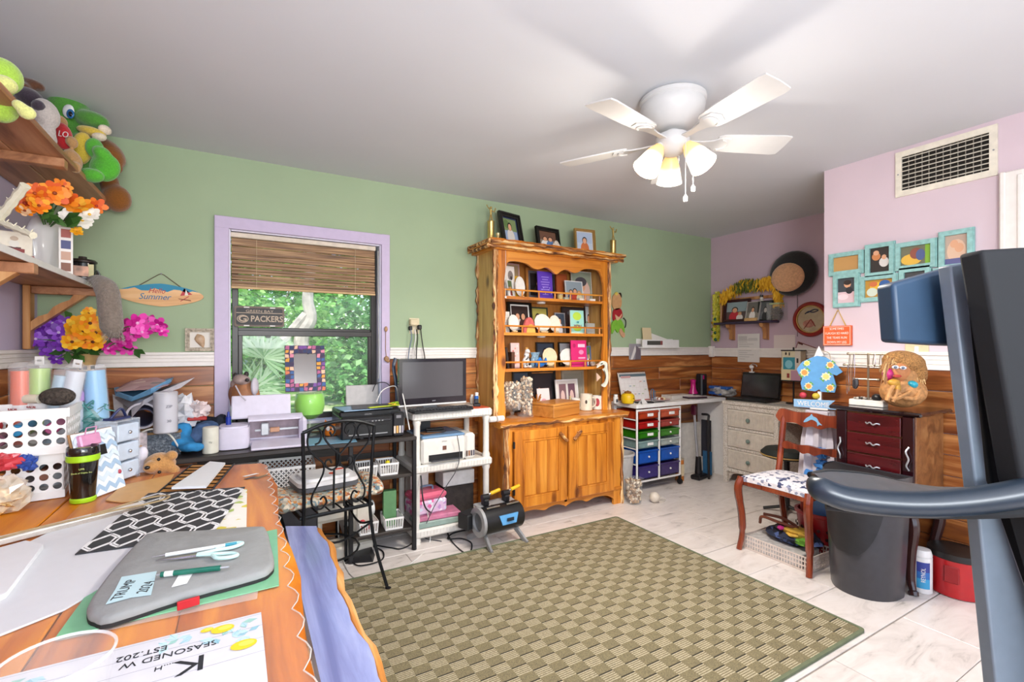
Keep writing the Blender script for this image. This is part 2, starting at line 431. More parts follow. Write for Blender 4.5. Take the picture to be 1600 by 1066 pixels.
# ---- window
m = MB(); 
m.box(-.103, YB-.011, .72, .076, .022, 1.348, .003); m.box(.8865, YB-.011, .72, .059, .022, 1.35, .003); m.box(.3875, YB-.0115, 1.995, 1.057, .023, .073, .003)
win = structure(m.build('window_1', TRIM_L))
m = MB(); m.box(-.061, YB+.055, .78, .008, .11, 1.215); m.box(.853, YB+.055, .78, .008, .11, 1.215); m.box(.396, YB+.055, 1.987, .90, .11, .008)
m.box(.396, YB+.04, .772, .92, .14, .02, .003)
m.build('window_reveal', mt('#dcd8e6', .5, var=.01), win)
BRONZE = mt('#2a2522', .35, .3)
m = MB()
for x in (-.034, .826): m.box(x, YB+.105, .792, .036, .05, 1.19, .003)
m.box(.396, YB+.105, .792, .86, .05, .035, .003); m.box(.396, YB+.105, 1.945, .86, .05, .04, .003)
m.build('window_frame', BRONZE, win)
m = MB(); m.box(.396, YB+.09, 1.345, .83, .035, .036, .003); m.box(.396, YB+.118, 1.372, .83, .03, .028, .003)
for x in (-.005, .797): m.box(x, YB+.09, .82, .024, .03, .53, .003)
for x in (.15, .64): m.box(x, YB+.07, 1.333, .03, .014, .016, .002)
m.build('window_sash', BRONZE, win)
GL = glass('window_glass', '#eef6f4', .06)
MB().box(.396, YB+.09, .825, .80, .004, .52).build('pane', GL, win); MB().box(.396, YB+.118, 1.395, .82, .004, .555).build('pane', GL, win)
# bamboo roman shade
sh = thing('bamboo_shade', 'brown woven bamboo roman shade pulled halfway up in the window', 'blind', (.383, YB+.02, 1.972))
m_, N, L, b = newmat('bamboo')
tc = N.new('ShaderNodeTexCoord'); mp = N.new('ShaderNodeMapping'); mp.inputs['Scale'].default_value = (3, 3, 120); L.new(tc.outputs['Object'], mp.inputs['Vector'])
n = N.new('ShaderNodeTexNoise'); n.inputs['Scale'].default_value = 1; n.inputs['Detail'].default_value = 3; L.new(mp.outputs[0], n.inputs['Vector'])
r = ramp(N, [(.3, '#4e331d'), (.5, '#8a6540'), (.72, '#bd9a6c')]); L.new(n.outputs['Fac'], r.inputs[0]); L.new(r.outputs[0], b.inputs['Base Color'])
bp = N.new('ShaderNodeBump'); bp.inputs['Strength'].default_value = .4; bp.inputs['Distance'].default_value = .003; L.new(n.outputs['Fac'], bp.inputs['Height']); L.new(bp.outputs[0], b.inputs['Normal'])
BAMBOO = m_
MB().box(0, 0, -.02, .88, .03, .03, .003).build('head_rail', mt('#d9cdbb', .6), sh)
zz = -.02; k = 0
for h, dy in ((.05, 0), (.05, 0), (.034, -.006), (.026, .0), (.022, -.006), (.022, 0), (.020, -.008), (.020, 0), (.018, -.008), (.02, -.002), (.022, -.012)):
    zz -= h; MB().box(0, dy+.008, zz, .874, .010, h-.002, .002).build('slat', BAMBOO, sh)
MB().box(0, -.006, zz-.012, .876, .016, .014, .003).build('bottom_rail', mt('#c9a776', .5), sh)
m = MB(); 
for x in (-.3, .3): MB().tube([(x, -.012, .0), (x, -.014, zz)], .0012, 5).build('lift_cord', mt('#cdb996', .8), sh)
cord = MB(); cord.tube(curve([(.835, 3.36, 1.95), (.837, 3.355, 1.5), (.84, 3.352, 1.15), (.835, 3.35, 1.05)]), .0018, 5)
tag(cord.build('blind_cord', mt('#e6e0d8', .6)), 'thin white pull cord hanging down the right window reveal', 'cord')
a, b_ = P(366, 500, y=3.40), P(444, 500, y=3.40); w = b_.x-a.x; h = P(400, 479, y=3.4).z-P(400, 511, y=3.4).z
pk = thing('license_plate', 'dark embossed licence plate sign with Green Bay lettering standing on the window sash', 'sign', ((a.x+b_.x)/2, 3.40, P(405, 511, y=3.4).z), R(-2))
MB().prism(rrect(-w/2, 0, w/2, h, .012), .006, FRONT).build('plate', mt('#6d5a4c', .5, var=.15), pk); MB().prism(rrect(-w/2+.01, .012, w/2-.01, h-.012, .01), .002, T(0, -.006, 0) @ FRONT).build('panel', mt('#23201e', .5), pk)
TAN = mt('#b9a48c', .5); MB().box(0, -.0085, h*.655, w-.022, .001, .004).build('rule', TAN, pk)
text('lettering', 'GREEN BAY', h*.17, TAN, pk, T(0, -.0085, h*.76) @ FRONT, sx=1.35); text('lettering', 'PACKERS', h*.40, TAN, pk, T(w*.145, -.0085, h*.38) @ FRONT, sx=.86, bold=.0012)
MB().prism(ell(-w*.335, h*.38, w*.115, h*.19, 24), .001, T(0, -.008, 0) @ FRONT).build('emblem', TAN, pk); MB().prism(ell(-w*.335, h*.38, w*.098, h*.16, 24), .0014, T(0, -.008, 0) @ FRONT).build('emblem', mt('#23201e', .5), pk); text('lettering', 'G', h*.40, TAN, pk, T(-w*.335, -.0098, h*.375) @ FRONT, sx=1.3, bold=.0012)
m = MB()
for x in (-.26, .26):
    for z in (.06, .94): m.box(w*x, -.0075, h*z-.004, .03, .002, .007)
m.build('slots', mt('#d9d4cc', .4), pk)
# ------------------------------------------------------------------ outdoors
g = []
for i in range(13):
    g.append([(-8+i*2, YB+.3+j*1.2, .02*sin(i*3+j*5)+.35+.1*j if j else .3) for j in range(14)])
m_, N, L, b = newmat('lawn'); tc = N.new('ShaderNodeTexCoord'); n = N.new('ShaderNodeTexNoise'); n.inputs['Scale'].default_value = 3; n.inputs['Detail'].default_value = 8
L.new(tc.outputs['Object'], n.inputs['Vector']); r = ramp(N, [(.35, '#4f7a38'), (.5, '#8fae6a'), (.62, '#d9d3bd')]); L.new(n.outputs['Fac'], r.inputs[0]); L.new(r.outputs[0], b.inputs['Base Color'])
structure(MB().sheet([[g[i][j] for i in range(13)] for j in range(14)]).build('ground', m_))
def leafmat(name, a, c):
    m, N, L, b = newmat(name); oi = N.new('ShaderNodeAttribute'); oi.attribute_name = 'Col'
    L.new(oi.outputs['Color'], b.inputs['Base Color']); b.inputs['Roughness'].default_value = .55
    b.inputs['Subsurface Weight'].default_value = 0
    tr = N.new('ShaderNodeBsdfTranslucent'); L.new(oi.outputs['Color'], tr.inputs[0]); mx = N.new('ShaderNodeMixShader'); mx.inputs[0].default_value = .45
    out = N['Material Output']; L.new(b.outputs[0], mx.inputs[1]); L.new(tr.outputs[0], mx.inputs[2]); L.new(mx.outputs[0], out.inputs[0]); return m
LEAF = leafmat('leaf', 0, 0)
TRUNK = mt('#8d8478', .9, var=.2, scale=20, bump=.5)
def shrub(name, label, x, y, z, rx, ry, rz, n, size, pal, lean=0):
    t = thing(name, label, 'shrub' if rz < 1.2 else 'tree', (x, y, z))
    m = MB(); rnd = random.Random(int(x*100+y*10))
    cl = [(rnd.uniform(-1, 1)*rx*.75, rnd.uniform(-1, 1)*ry*.7, rz*rnd.uniform(.25, 1.75)) for _ in range(16)]
    for i in range(n):
        c = cl[i % 16]; d = Vector((rnd.gauss(0, 1), rnd.gauss(0, 1), rnd.gauss(0, 1))).normalized()*rnd.uniform(.35, 1)
        p = Vector((c[0]+d.x*rx*.42, c[1]+d.y*ry*.42, max(.02, c[2]+d.z*rz*.32)))
        s = size*rnd.uniform(.6, 1.3); q = Euler((rnd.uniform(-1, 1), rnd.uniform(-1, 1), rnd.uniform(0, 6.3))).to_matrix().to_4x4()
        m.add([(0, 0, 0), (s*.32, s*.5, s*.1), (0, s, 0), (-s*.32, s*.5, s*.1)], [(0, 1, 2), (0, 2, 3)], T(*p) @ q, rnd.choice(pal))
    m.build('foliage', LEAF, t, smooth=0, kind='stuff')
    m = MB()
    for k in range(4):
        a = k*1.6+x; m.tube(curve([(0, 0, -.1), (.1*cos(a), .1*sin(a), rz*.5), (.45*rx*cos(a), .4*ry*sin(a), rz*1.3)]), [.03*(1-.03*i) for i in range(17)], 6)
    m.build('stem', TRUNK, t); return t
G1 = ['#66ad45', '#86c85c', '#a2da74', '#4f9438', '#bde88e']; G2 = ['#549d4c', '#70b860', '#90d07c', '#3f8040', '#aedf98']
shrub('leafy_shrub', 'tall light green shrub outside behind the lower right window pane', 1.75, 6.6, .3, .95, .7, .8, 3800, .11, G2)
shrub('leafy_shrub', 'broad green shrub outside in the middle of the window view', .55, 7.6, .4, 1.0, .7, .85, 3800, .11, G1)
shrub('leafy_tree', 'bright green tree canopy outside filling the upper right of the window', 1.9, 8.9, .5, 1.5, .8, 1.5, 5200, .13, G1)
shrub('leafy_tree', 'yellow green tree canopy outside at the upper left of the window', -1.0, 8.6, .5, 1.4, .8, 1.5, 5200, .13, G1+['#b5e08a'])
shrub('leafy_tree', 'farther tree canopy outside between the two nearer trees', .5, 10.4, .6, 1.9, .8, 1.75, 5200, .16, G2)
# saw palmetto, lower left
t = thing('palmetto', 'grey green palmetto fan fronds outside behind the lower left pane', 'palm', (-.15, 5.7, .4))
rnd = random.Random(4)
for k in range(13):
    a = rnd.uniform(-1.0, 1.0)+(pi/2 if k % 2 else -pi/2)*.9; m = MB(); h = rnd.uniform(.35, .85); ox, oy = .45*sin(a)*rnd.uniform(.4, 1), .25*cos(a)
    m.tube(curve([(0, 0, 0), (ox*.5, oy*.5, h*.6), (ox, oy, h)]), .008, 5, col='#7fa06a')
    for i in range(15):
        q = (i-7)/7*1.9+a*.35; l = .36*(1-.15*abs(i-7)/7); w = .014; tip = Vector((ox+l*sin(q), oy-.12+.03*i*0, h+l*cos(q)*.8)); bs = Vector((ox, oy, h)); pr = Vector((cos(q), 0, -sin(q)))*w
        md = (tip+bs)/2; m.add([bs, md+pr, tip, md-pr], [(0, 1, 2), (0, 2, 3)], None, rnd.choice(['#9cc08e', '#b9d3ab', '#84ad7b', '#c9dcbd']))
    m.build('frond', LEAF, t, smooth=0)
# pale crooked trunk seen between the leaves
p0 = P(478, 500, y=6.0)
tr = thing('tree_trunk', 'pale grey crooked tree trunk outside seen through the upper pane', 'tree', (p0.x, 6.0, .4))
c = curve([(0, 0, 0), (.02, 0, .5), (-.05, 0, .95), (.05, 0, 1.2), (.02, 0, 1.45), (.06, 0, 1.9), (.04, 0, 2.6)])
MB().tube(c, [.1-.0012*i for i in range(len(c))], 10).build('trunk', mt('#bdb5aa', .9, var=.2, scale=12, bump=.6), tr)
MB().tube(curve([(0, 0, 1.25), (-.16, .0, 1.05), (-.25, 0, .95)]), .05, 8).build('branch', mt('#bdb5aa', .9, var=.2, scale=12, bump=.6), tr)
# ------------------------------------------------------------------ rug
m_, N, L, b = newmat('rug_weave')
def math_(op, a, b_=None):
    n = N.new('ShaderNodeMath'); n.operation = op
    for i, q in enumerate((a, b_)):
        if q is None: continue
        if isinstance(q, (int, float)): n.inputs[i].default_value = q
        else: L.new(q, n.inputs[i])
    return n.outputs[0]
tc = N.new('ShaderNodeTexCoord'); sp = N.new('ShaderNodeSeparateXYZ'); L.new(tc.outputs['Object'], sp.inputs[0])
CW, CH = .068, .050
u = math_('DIVIDE', sp.outputs[0], CW); v = math_('DIVIDE', sp.outputs[1], CH)
chk = math_('MODULO', math_('ADD', math_('FLOOR', u), math_('FLOOR', v)), 2.0)
chk = math_('ABSOLUTE', chk)
stripe = math_('GREATER_THAN', math_('FRACT', math_('MULTIPLY', v, 5.0)), .5)
fv = math_('FRACT', v); fu = math_('FRACT', u)
dark = math_('MULTIPLY', math_('LESS_THAN', fv, .12), chk)
no = N.new('ShaderNodeTexNoise'); no.inputs['Scale'].default_value = 260; L.new(tc.outputs['Object'], no.inputs['Vector'])
base = ramp(N, [(.35, '#6a614a'), (.65, '#8b815f')]); L.new(no.outputs['Fac'], base.inputs[0])
lt = ramp(N, [(.35, '#a0967a'), (.65, '#c2b89d')]); L.new(no.outputs['Fac'], lt.inputs[0])
f1 = math_('MULTIPLY', math_('SUBTRACT', 1.0, chk), stripe)
mx = N.new('ShaderNodeMix'); mx.data_type = 'RGBA'; L.new(f1, mx.inputs['Factor']); L.new(base.outputs[0], mx.inputs[6]); L.new(lt.outputs[0], mx.inputs[7])
mx2 = N.new('ShaderNodeMix'); mx2.data_type = 'RGBA'; L.new(dark, mx2.inputs['Factor']); L.new(mx.outputs[2], mx2.inputs[6]); mx2.inputs[7].default_value = (*lin('#2f2c20'), 1)
L.new(mx2.outputs[2], b.inputs['Base Color']); b.inputs['Roughness'].default_value = .95
bp = N.new('ShaderNodeBump'); bp.inputs['Strength'].default_value = .5; bp.inputs['Distance'].default_value = .004
L.new(math_('ADD', f1, no.outputs['Fac']), bp.inputs['Height']); L.new(bp.outputs[0], b.inputs['Normal'])
rug = thing('area_rug', 'olive green flatweave rug with a checked basket pattern on the tile floor', 'rug', (.38, 1.065, 0))
MB().prism(rrect(0, 0, 2.04, 1.605, .015), .010).build('pile', m_, rug)
o = rrect(-.010, -.010, 2.050, 1.615, .02); i_ = rrect(.004, .004, 2.036, 1.601, .015)
MB().ring(o, i_, .012).build('binding', mt('#6b7459', .9), rug)
def wb(m, name, mat, t, **k):
    """mesh written in world coordinates, put under thing t"""
    q = t.matrix_world if False else (T(*t.location) @ t.rotation_euler.to_matrix().to_4x4())
    iv = q.inverted(); m.v = [tuple(iv @ Vector(p)) for p in m.v]; return m.build(name, mat, t, **k)
PINE_Z = wood('pine_upright', '#8f480c', '#cb7c22', '#df9636', 2, .8, .38, True, .2, .08)
PINE_X = wood('pine_long', '#a0530f', '#ca7c25', '#dc9538', 0, .8, .38, True, .2, .08)
PINE_IN = wood('pine_inside', '#8f531b', '#b1722b', '#c5853a', 2, .8, .5, False, 0, .08)
BARK = wood('bark_edge', '#4a2812', '#a5672f', '#f0cf97', 2, 2.2, .6, False, 0, .6, contrast=1.6)
BARK_X = wood('bark_edge_long', '#4a2812', '#9c612d', '#e6bd80', 0, 2.2, .6, False, 0, .6, contrast=1.6)
TABLEWOOD = wood('table_wood', '#8f4304', '#c26a0a', '#d98819', 1, .9, .42, True, 0, .05)
TABLEWOOD.node_tree.nodes['Principled BSDF'].inputs['Specular IOR Level'].default_value = .3
TABLEWOOD2 = wood('table_wood_side', '#8a4a12', '#c9812e', '#dda14f', 1, 1.1, .4, True, .2, .1)
BLACKW = wood('black_laminate', '#1d1917', '#2b2522', '#3a332e', 0, 1, .45, False, 0, .05)
WICKER = spots('wicker_weave', '#d8cfc2', ['#e5ddd1', '#c6bcae', '#ece6dc'], 160, .6, .6, .3)
MAHOG = wood('mahogany', '#4d1d0f', '#7c331c', '#97492b', 2, 1.0, .25, False, .5, .03)
CHERRY = wood('dark_cherry', '#2a070b', '#4a0f14', '#5c1519', 0, .8, .22, False, .6, .02)
CHERRY_D = mt('#240a10', .2, var=.1, coat=.5)
WP = mt('#ddd9d1', .5, var=.03); WPL = mt('#e8e6e3', .4, var=.02); BLK = mt('#17171a', .4, var=.1); BLKG = mt('#0f0f12', .12, var=.05, coat=.4)
CHROME = mt('#c9c9cc', .18, 1, var=.02); IRON = mt('#26282b', .42, .7, var=.15); GREY = mt('#8f9194', .5, var=.05); SILVER = mt('#b9bcc0', .35, .6, var=.04)
def bark(m, p, q, r, n=14, seed=1, wob=.35):
    rnd = random.Random(seed); p, q = Vector(p), Vector(q); pts = []; rs = []
    for i in range(n+1):
        t = i/n; pts.append(p.lerp(q, t)+Vector((rnd.uniform(-1, 1), 0, rnd.uniform(-.3, .3)))*r*wob*(0 < i < n)); rs.append(r*rnd.uniform(1-wob, 1+wob*.6))
    return m.tube(pts, rs, 7)
def live_slab(x0, x1, y0, y1, z0, th, seed, front=True, left=True, amp=.008):
    """slab whose front and left edges wander like a natural edge"""
    rnd = random.Random(seed); n = 26; top = []; 
    for i in range(n+1): top.append((x0+(x1-x0)*i/n, y0+(rnd.uniform(-amp, amp) if front else 0)))
    top += [(x1, y1), (x0, y1)]
    m = MB(); k = len(top)
    low = [(x, y+.018*(1 if j <= n else 0)+rnd.uniform(0, .006)*(j <= n)) for j, (x, y) in enumerate(top)]
    v = [(x, y, z0) for x, y in low]+[(x, y, z0+th) for x, y in top]
    f = [tuple(reversed(range(k))), tuple(range(k, 2*k))]+[(i, (i+1) % k, k+(i+1) % k, k+i) for i in range(k)]
    return m.add(v, f)
# ================================================================== hutch
HX0, HX1, HF, HU = 1.60, 2.705, 2.915, 3.06
hu = thing('pine_hutch', 'tall orange pine hutch with bark edges, open display shelves and two doors', 'hutch', (2.155, 3.13, 0))
m = MB()
for x in (HX0+.012, HX1-.012): m.box(x, (HF+3.345)/2, .0 if x > 2 else .0, .024, 3.345-HF-.02, .70)
m.box(2.152, 3.12, .12, 1.08, .43, .02); m.box(2.152, 3.335, .1, 1.08, .018, .6)
wb(m, 'base_carcass', PINE_Z, hu)
m = MB()
m.box(HX0+.045, HF+.01, 0, .05, .022, .70); m.box(HX1-.055, HF+.01, 0, .075, .022, .70); m.box(2.137, HF+.01, .1, .022, .02, .6); m.box(2.15, HF+.011, .672, 1.05, .02, .03)
wb(m, 'face_frame', PINE_Z, hu)
m = MB(); bot = [(1.66, .14)]; n = 40
sk = [(1.66, .03), (1.70, .06), (1.76, .085), (1.86, .088), (1.94, .07), (1.99, .085), (2.06, .092), (2.12, .075), (2.137, .065), (2.155, .075), (2.22, .092), (2.29, .085), (2.34, .07), (2.42, .088), (2.53, .085), (2.59, .06), (2.63, .03)]
c = curve([(x, z, 0) for x, z in sk], 4)
m.prism([(p.x, p.y) for p in c]+[(2.63, .14), (1.66, .14)], .02, T(0, HF+.02, 0) @ FRONT)
wb(m, 'skirt', PINE_X, hu)
m = MB(); bark(m, (HX0+.012, HF-.004, .0), (HX0+.012, HF-.004, .70), .017, 18, 3); bark(m, (HX0+.030, HF-.002, .0), (HX0+.030, HF-.002, .70), .012, 18, 4, .5)
wb(m, 'bark_post', BARK, hu)
m = MB(); bark(m, (HX1-.01, HF-.004, .0), (HX1-.01, HF-.004, .70), .015, 18, 5); wb(m, 'bark_post', BARK, hu)
wb(live_slab(1.565, 2.75, 2.885, 3.36, .702, .043, 5), 'counter_slab', PINE_X, hu)
m = MB(); rnd = random.Random(2); pts = [(1.567+1.18*i/30, 2.897+rnd.uniform(-.003, .004), .715+rnd.uniform(-.005, .005)) for i in range(31)]
m.tube(pts, [.013*rnd.uniform(.7, 1.1) for _ in pts], 6); wb(m, 'bark_edge', BARK_X, hu)
def door(x0, x1, z0, z1, hs):
    m = MB(); w = .068; y = HF-.012
    m.box((x0+x1)/2, y, z0, x1-x0, .022, z1-z0, .004)
    d = wb(m, 'door', PINE_Z, hu)
    m = MB()
    for x in (x0+w/2, x1-w/2): m.box(x, y-.013, z0, w, .012, z1-z0, .004)
    for z in (z0, z1-w): m.box((x0+x1)/2, y-.013, z, x1-x0-2*w+.002, .012, w, .004)
    o = [(x0+w, z0+w), (x1-w, z0+w), (x1-w, z1-w), (x0+w, z1-w)]; i_ = [(x+(.012 if x < (x0+x1)/2 else -.012), z+(.012 if z < .4 else -.012)) for x, z in o]
    m.ring(o, i_, .008, T(0, y-.011, 0) @ FRONT)
    q = wb(m, 'door_frame', PINE_Z, hu); q.parent = d; q.matrix_parent_inverse = Matrix()
    pw = (x1-x0-2*w-.03)/3
    for k in range(3):
        m = MB().box(x0+w+.015+pw*(k+.5), y-.012, z0+w+.015, pw-.003, .008, z1-z0-2*w-.03, .003)
        q = wb(m, 'panel_board', PINE_Z, hu); q.parent = d
    m = MB(); cx = x1-.055 if hs > 0 else x0+.06; a = Vector((cx-.03*hs, y-.045, z1-.035)); b_ = Vector((cx+.035*hs, y-.045, z1-.10))
    bark(m, a, b_, .014, 6, 8, .2)
    for k in (.2, .8): p = a.lerp(b_, k); m.tube([p, p+Vector((0, .03, 0))], .006, 6)
    q = wb(m, 'log_handle', BARK_X, hu); q.parent = d
    m = MB(); hx = x0-.002 if hs > 0 else x1+.004
    for z in (z0+.10, z1-.12): m.box(hx, y-.012, z, .016, .012, .05, .003)
    if hs > 0: q = wb(m, 'hinge', BLK, hu); q.parent = d
door(1.672, 2.128, .125, .675, 1); door(2.148, 2.592, .125, .675, -1)
# upper
m = MB()
PSIDE = wood('pine_side', '#9a6a2e', '#c3964f', '#d6ae67', 2, .8, .4, True, .2, .06)
for x in (HX0+.014, HX1-.012): wb(MB().box(x, (HU+3.35)/2+.01, .745, .024, 3.34-HU-.01, 1.25), 'upper_side', PSIDE, hu)
wb(MB().box(2.152, 3.345, .745, 1.06, .016, 1.25), 'back_panel', PINE_IN, hu)
for s, x0, x1 in ((1, HX0+.03, HX0+.088), (-1, HX1-.03, HX1-.075)):
    n = 24; pl = [(x0, .745), (x0, 1.99)]; pl += [(x1+s*.007*sin(i*.9)+s*.03*math.exp(-((1.99-(1.99-1.245*i/n))/.10)**2), 1.99-1.245*i/n) for i in range(n+1)]
    wb(MB().prism(pl, .022, T(0, HU+.022, 0) @ FRONT), 'face_stile', PINE_Z, hu)
m = MB(); bark(m, (HX0+.006, HU+.004, .745), (HX0+.006, HU+.004, 1.99), .015, 30, 11); bark(m, (HX0+.024, HU+.001, .745), (HX0+.024, HU+.001, 1.99), .010, 30, 12, .6); wb(m, 'bark_post', BARK, hu)
m = MB(); bark(m, (HX0+.008, 3.34, .80), (HX0+.008, 3.34, 1.99), .018, 30, 15, .4); wb(m, 'bark_post', BARK, hu)
m = MB(); bark(m, (HX1-.006, HU+.004, .745), (HX1-.006, HU+.004, 1.99), .014, 30, 13); bark(m, (HX1-.022, HU+.001, .745), (HX1-.022, HU+.001, 1.99), .009, 30, 14, .6); wb(m, 'bark_post', BARK, hu)
vz = [(1.688, 1.80), (1.693, 1.86), (1.72, 1.905), (1.80, 1.915), (1.88, 1.905), (1.94, 1.875), (1.99, 1.872), (2.05, 1.89), (2.10, 1.875), (2.15, 1.845), (2.20, 1.875), (2.25, 1.89), (2.31, 1.872), (2.36, 1.875), (2.42, 1.905), (2.50, 1.915), (2.58, 1.905), (2.612, 1.86), (2.63, 1.80)]
c = curve([(x, z, 0) for x, z in vz], 4)
wb(MB().prism([(p.x, p.y) for p in c]+[(2.635, 1.99), (1.685, 1.99)], .02, T(0, HU+.021, 0) @ FRONT), 'valance', PINE_X, hu)
wb(live_slab(1.56, 2.765, 3.005, 3.365, 1.985, .03, 21), 'crown', PINE_X, hu)
wb(live_slab(1.525, 2.805, 2.975, 3.365, 2.015, .035, 22, amp=.012), 'crown', PINE_X, hu)
m = MB(); rnd = random.Random(6)
for dy, z, r_ in ((3.01, 2.0, .013), (2.985, 2.032, .016)):
    pts = [(1.53+1.27*i/34, dy+rnd.uniform(-.004, .004), z+rnd.uniform(-.006, .006)) for i in range(35)]; m.tube(pts, [r_*rnd.uniform(.6, 1.2) for _ in pts], 6)
    pts = [(1.53, dy+(3.35-dy)*i/10, z+rnd.uniform(-.005, .005)) for i in range(11)]; m.tube(pts, [r_*rnd.uniform(.6, 1.2) for _ in pts], 6)
wb(m, 'bark_edge', BARK_X, hu)
SHZ = (1.655, 1.383, 1.110)
for z in SHZ:
    pl = [(1.63, 3.335)]; n = 46
    pl += [(1.63+1.045*i/n, 3.075+(.004 if i % 2 else 0)) for i in range(n+1)]+[(2.675, 3.335)]
    s_ = wb(MB().prism(pl, .022, T(0, 0, z-.022)), 'shelf', PINE_X, hu)
    m = MB().box(2.152, 3.082, z+.042, .98, .014, .013, .004); wb(m, 'gallery_rail', PINE_X, hu)
    for k in range(7):
        x = 1.70+k*.151; wb(MB().cyl(x, 3.082, z, .007, .043, 7), 'spindle', PINE_X, hu)
for z in SHZ[:2]: wb(MB().cyl(2.10, 3.2, z-.034, .032, .012, 14, .036), 'puck_light', WPL, hu)
# ================================================================== wooden table with clear mat, bench
tb = thing('live_edge_table', 'large orange wooden table along the left wall under a clear vinyl mat', 'table', (-.40, 1.3, 0))
rnd = random.Random(3)
def tpoly(x0, x1, y0, y1, amp):
    n = 30; e = [(x1+amp*sin(i*.8)*rnd.uniform(.3, 1), y0+(y1-.08-y0)*i/n) for i in range(n+1)]
    e += [(x1-.03, y1-.02), (x1-.10, y1)]
    return e+[(x0, y1), (x0, y0)]
bw = (.10+.905)/5
for k in range(4): wb(MB().box(-.905+bw*(k+.5), (-.35+2.41)/2, .72, bw-.003, 2.41+.35, .048, .003), 'top_board', TABLEWOOD, tb)
wb(MB().prism(tpoly(-.905+4*bw, .105, -.35, 2.36, .012), .048, T(0, 0, .72)), 'top_board', TABLEWOOD, tb)
for x, y in ((-.82, -.2), (.0, -.2), (-.82, 2.2), (.0, 2.15)): wb(MB().box(x, y, 0, .09, .09, .72, .01), 'leg', TABLEWOOD2, tb)
m = MB(); m.box(-.41, 2.28, .63, .82, .03, .09); m.box(-.41, -.25, .63, .82, .03, .09); m.box(.02, 1.0, .63, .03, 2.4, .09); wb(m, 'apron', TABLEWOOD2, tb)
# clear vinyl mat with scalloped edge
pl = []; n = 26
for i in range(n):
    y = -.3+(2.32+.3)*i/n
    for q in (0, .25, .5, .75): pl.append((.085+.017*sin(pi*q), y+q*(2.62/n)))
pl += [(.06, 2.37), (-.45, 2.38), (-.45, 1.3), (-.62, 1.3), (-.62, -.3)]
VIN = glass('clear_vinyl', '#f4f6f2', .05, .18, .55)
tm = thing('vinyl_table_mat', 'clear plastic table mat with a scalloped edge covering the orange table', 'table mat', (-.2, 1.0, .7685))
wb(MB().prism(pl, .0014, T(0, 0, .7685)), 'vinyl_sheet', VIN, tm)
m = MB(); m.tube([(x, y, .7703) for x, y in pl[:-5]], .0014, 5); wb(m, 'raised_edge', mt('#f2efe8', .25, var=.02, alpha=.45), tm)
# bench
be = thing('live_edge_bench', 'blue-violet stained plank bench with a natural edge beside the orange table', 'bench', (.24, 1.5, 0))
BENCH = wood('bench_stain', '#757db4', '#98a2d6', '#b4bfe8', 1, .7, .3, False, .4, .05)
n = 30; pl = [(.165, .2)]+[(.283+.010*sin(i*.55)+.006*sin(i*1.7)+.02*(i/n), .2+2.13*i/n) for i in range(n+1)]+[(.175, 2.40)]
wb(MB().prism(pl, .055, T(0, 0, .40)), 'seat_plank', BENCH, be)
m = MB(); m.tube([(x+.004, y, .43) for x, y in pl[1:-1]], [.022*rnd.uniform(.7, 1.2) for _ in pl[1:-1]], 6); wb(m, 'bark_edge', wood('bench_edge', '#8a4d1c', '#c9853c', '#e3b070', 1, 1.5, .4, False, 0, .3), be)
for y in (.5, 2.1): wb(MB().box(.225, y, 0, .10, .05, .40, .006), 'leg', TABLEWOOD2, be)
# ================================================================== black desk with open shelf end
dk = thing('black_desk', 'black desk under the window with open shelves at its right end', 'desk', (.35, 3.1, 0))
wb(MB().box(.025, 3.11, .69, 1.86, .48, .025, .004), 'desktop', BLACKW, dk)
for x, y in ((.945, 2.895), (.945, 3.335), (.56, 2.895), (-.89, 3.335), (.56, 3.335), (-.89, 2.895)): wb(MB().box(x, y, 0, .024, .024, .69, .002).cyl(x, y, 0, .016, .014, 10), 'post', BLK, dk)
for z in (.46, .12): wb(MB().box(.755, 3.115, z, .37, .43, .02, .003), 'shelf', BLACKW, dk)
m = MB(); m.box(.75, 3.345, .5, .37, .01, .04); m.box(.16, 3.33, .55, .77, .015, .12); wb(m, 'back_rail', BLACKW, dk)
# ================================================================== white plastic shelving
ps = thing('plastic_shelf_unit', 'white plastic three tier shelving unit holding the monitor and printer', 'shelf unit', (1.235, 3.13, 0))
for z in (.795, .455, .04):
    m = MB().box(1.235, 3.13, z, .57, .40, .055, .012)
    for i in range(24): m.box(.98+i*.0222, 2.929, z+.012, .005, .004, .034)
    wb(m, 'tray', WP, ps)
for x in (.985, 1.485):
    for y in (2.965, 3.295):
        wb(MB().lathe([(.026, 0), (.026, .04), (.021, .05), (.021, .42), (.027, .435), (.027, .53), (.021, .545), (.021, .76), (.026, .78), (.026, .80)], 12, T(x, y, 0)), 'leg', WP, ps)
# ================================================================== right: white desk, wicker desk
wd = thing('white_corner_desk', 'plain white desktop across the back corner above the coloured drawer cart', 'desk', (3.6, 3.2, 0))
wb(MB().box(3.575, 3.19, .735, 1.20, .325, .034, .003), 'desktop', WPL, wd)
wb(MB().box(4.16, 3.185, 0, .03, .31, .735), 'side_panel', WPL, wd); wb(MB().box(2.995, 3.335, .1, .03, .03, .635), 'back_post', WPL, wd)
wk = thing('wicker_desk', 'white wicker desk with three drawers on its left against the far wall', 'desk', (4.17, 2.35, 0))
wb(MB().box(4.175, 2.335, .735, .44, 1.16, .03, .004), 'desktop', WICKER, wk)
m = MB()
for y in (2.885, 2.395): m.box(3.985, y, 0, .04, .042, .735, .004)
for y in (2.885, 2.395): m.box(4.36, y, 0, .04, .042, .735, .004)
m.box(3.985, 2.64, .695, .034, .49, .038); m.box(3.985, 2.64, .11, .034, .49, .03)
for z in (.32, .505): m.box(3.985, 2.64, z, .034, .49, .02)
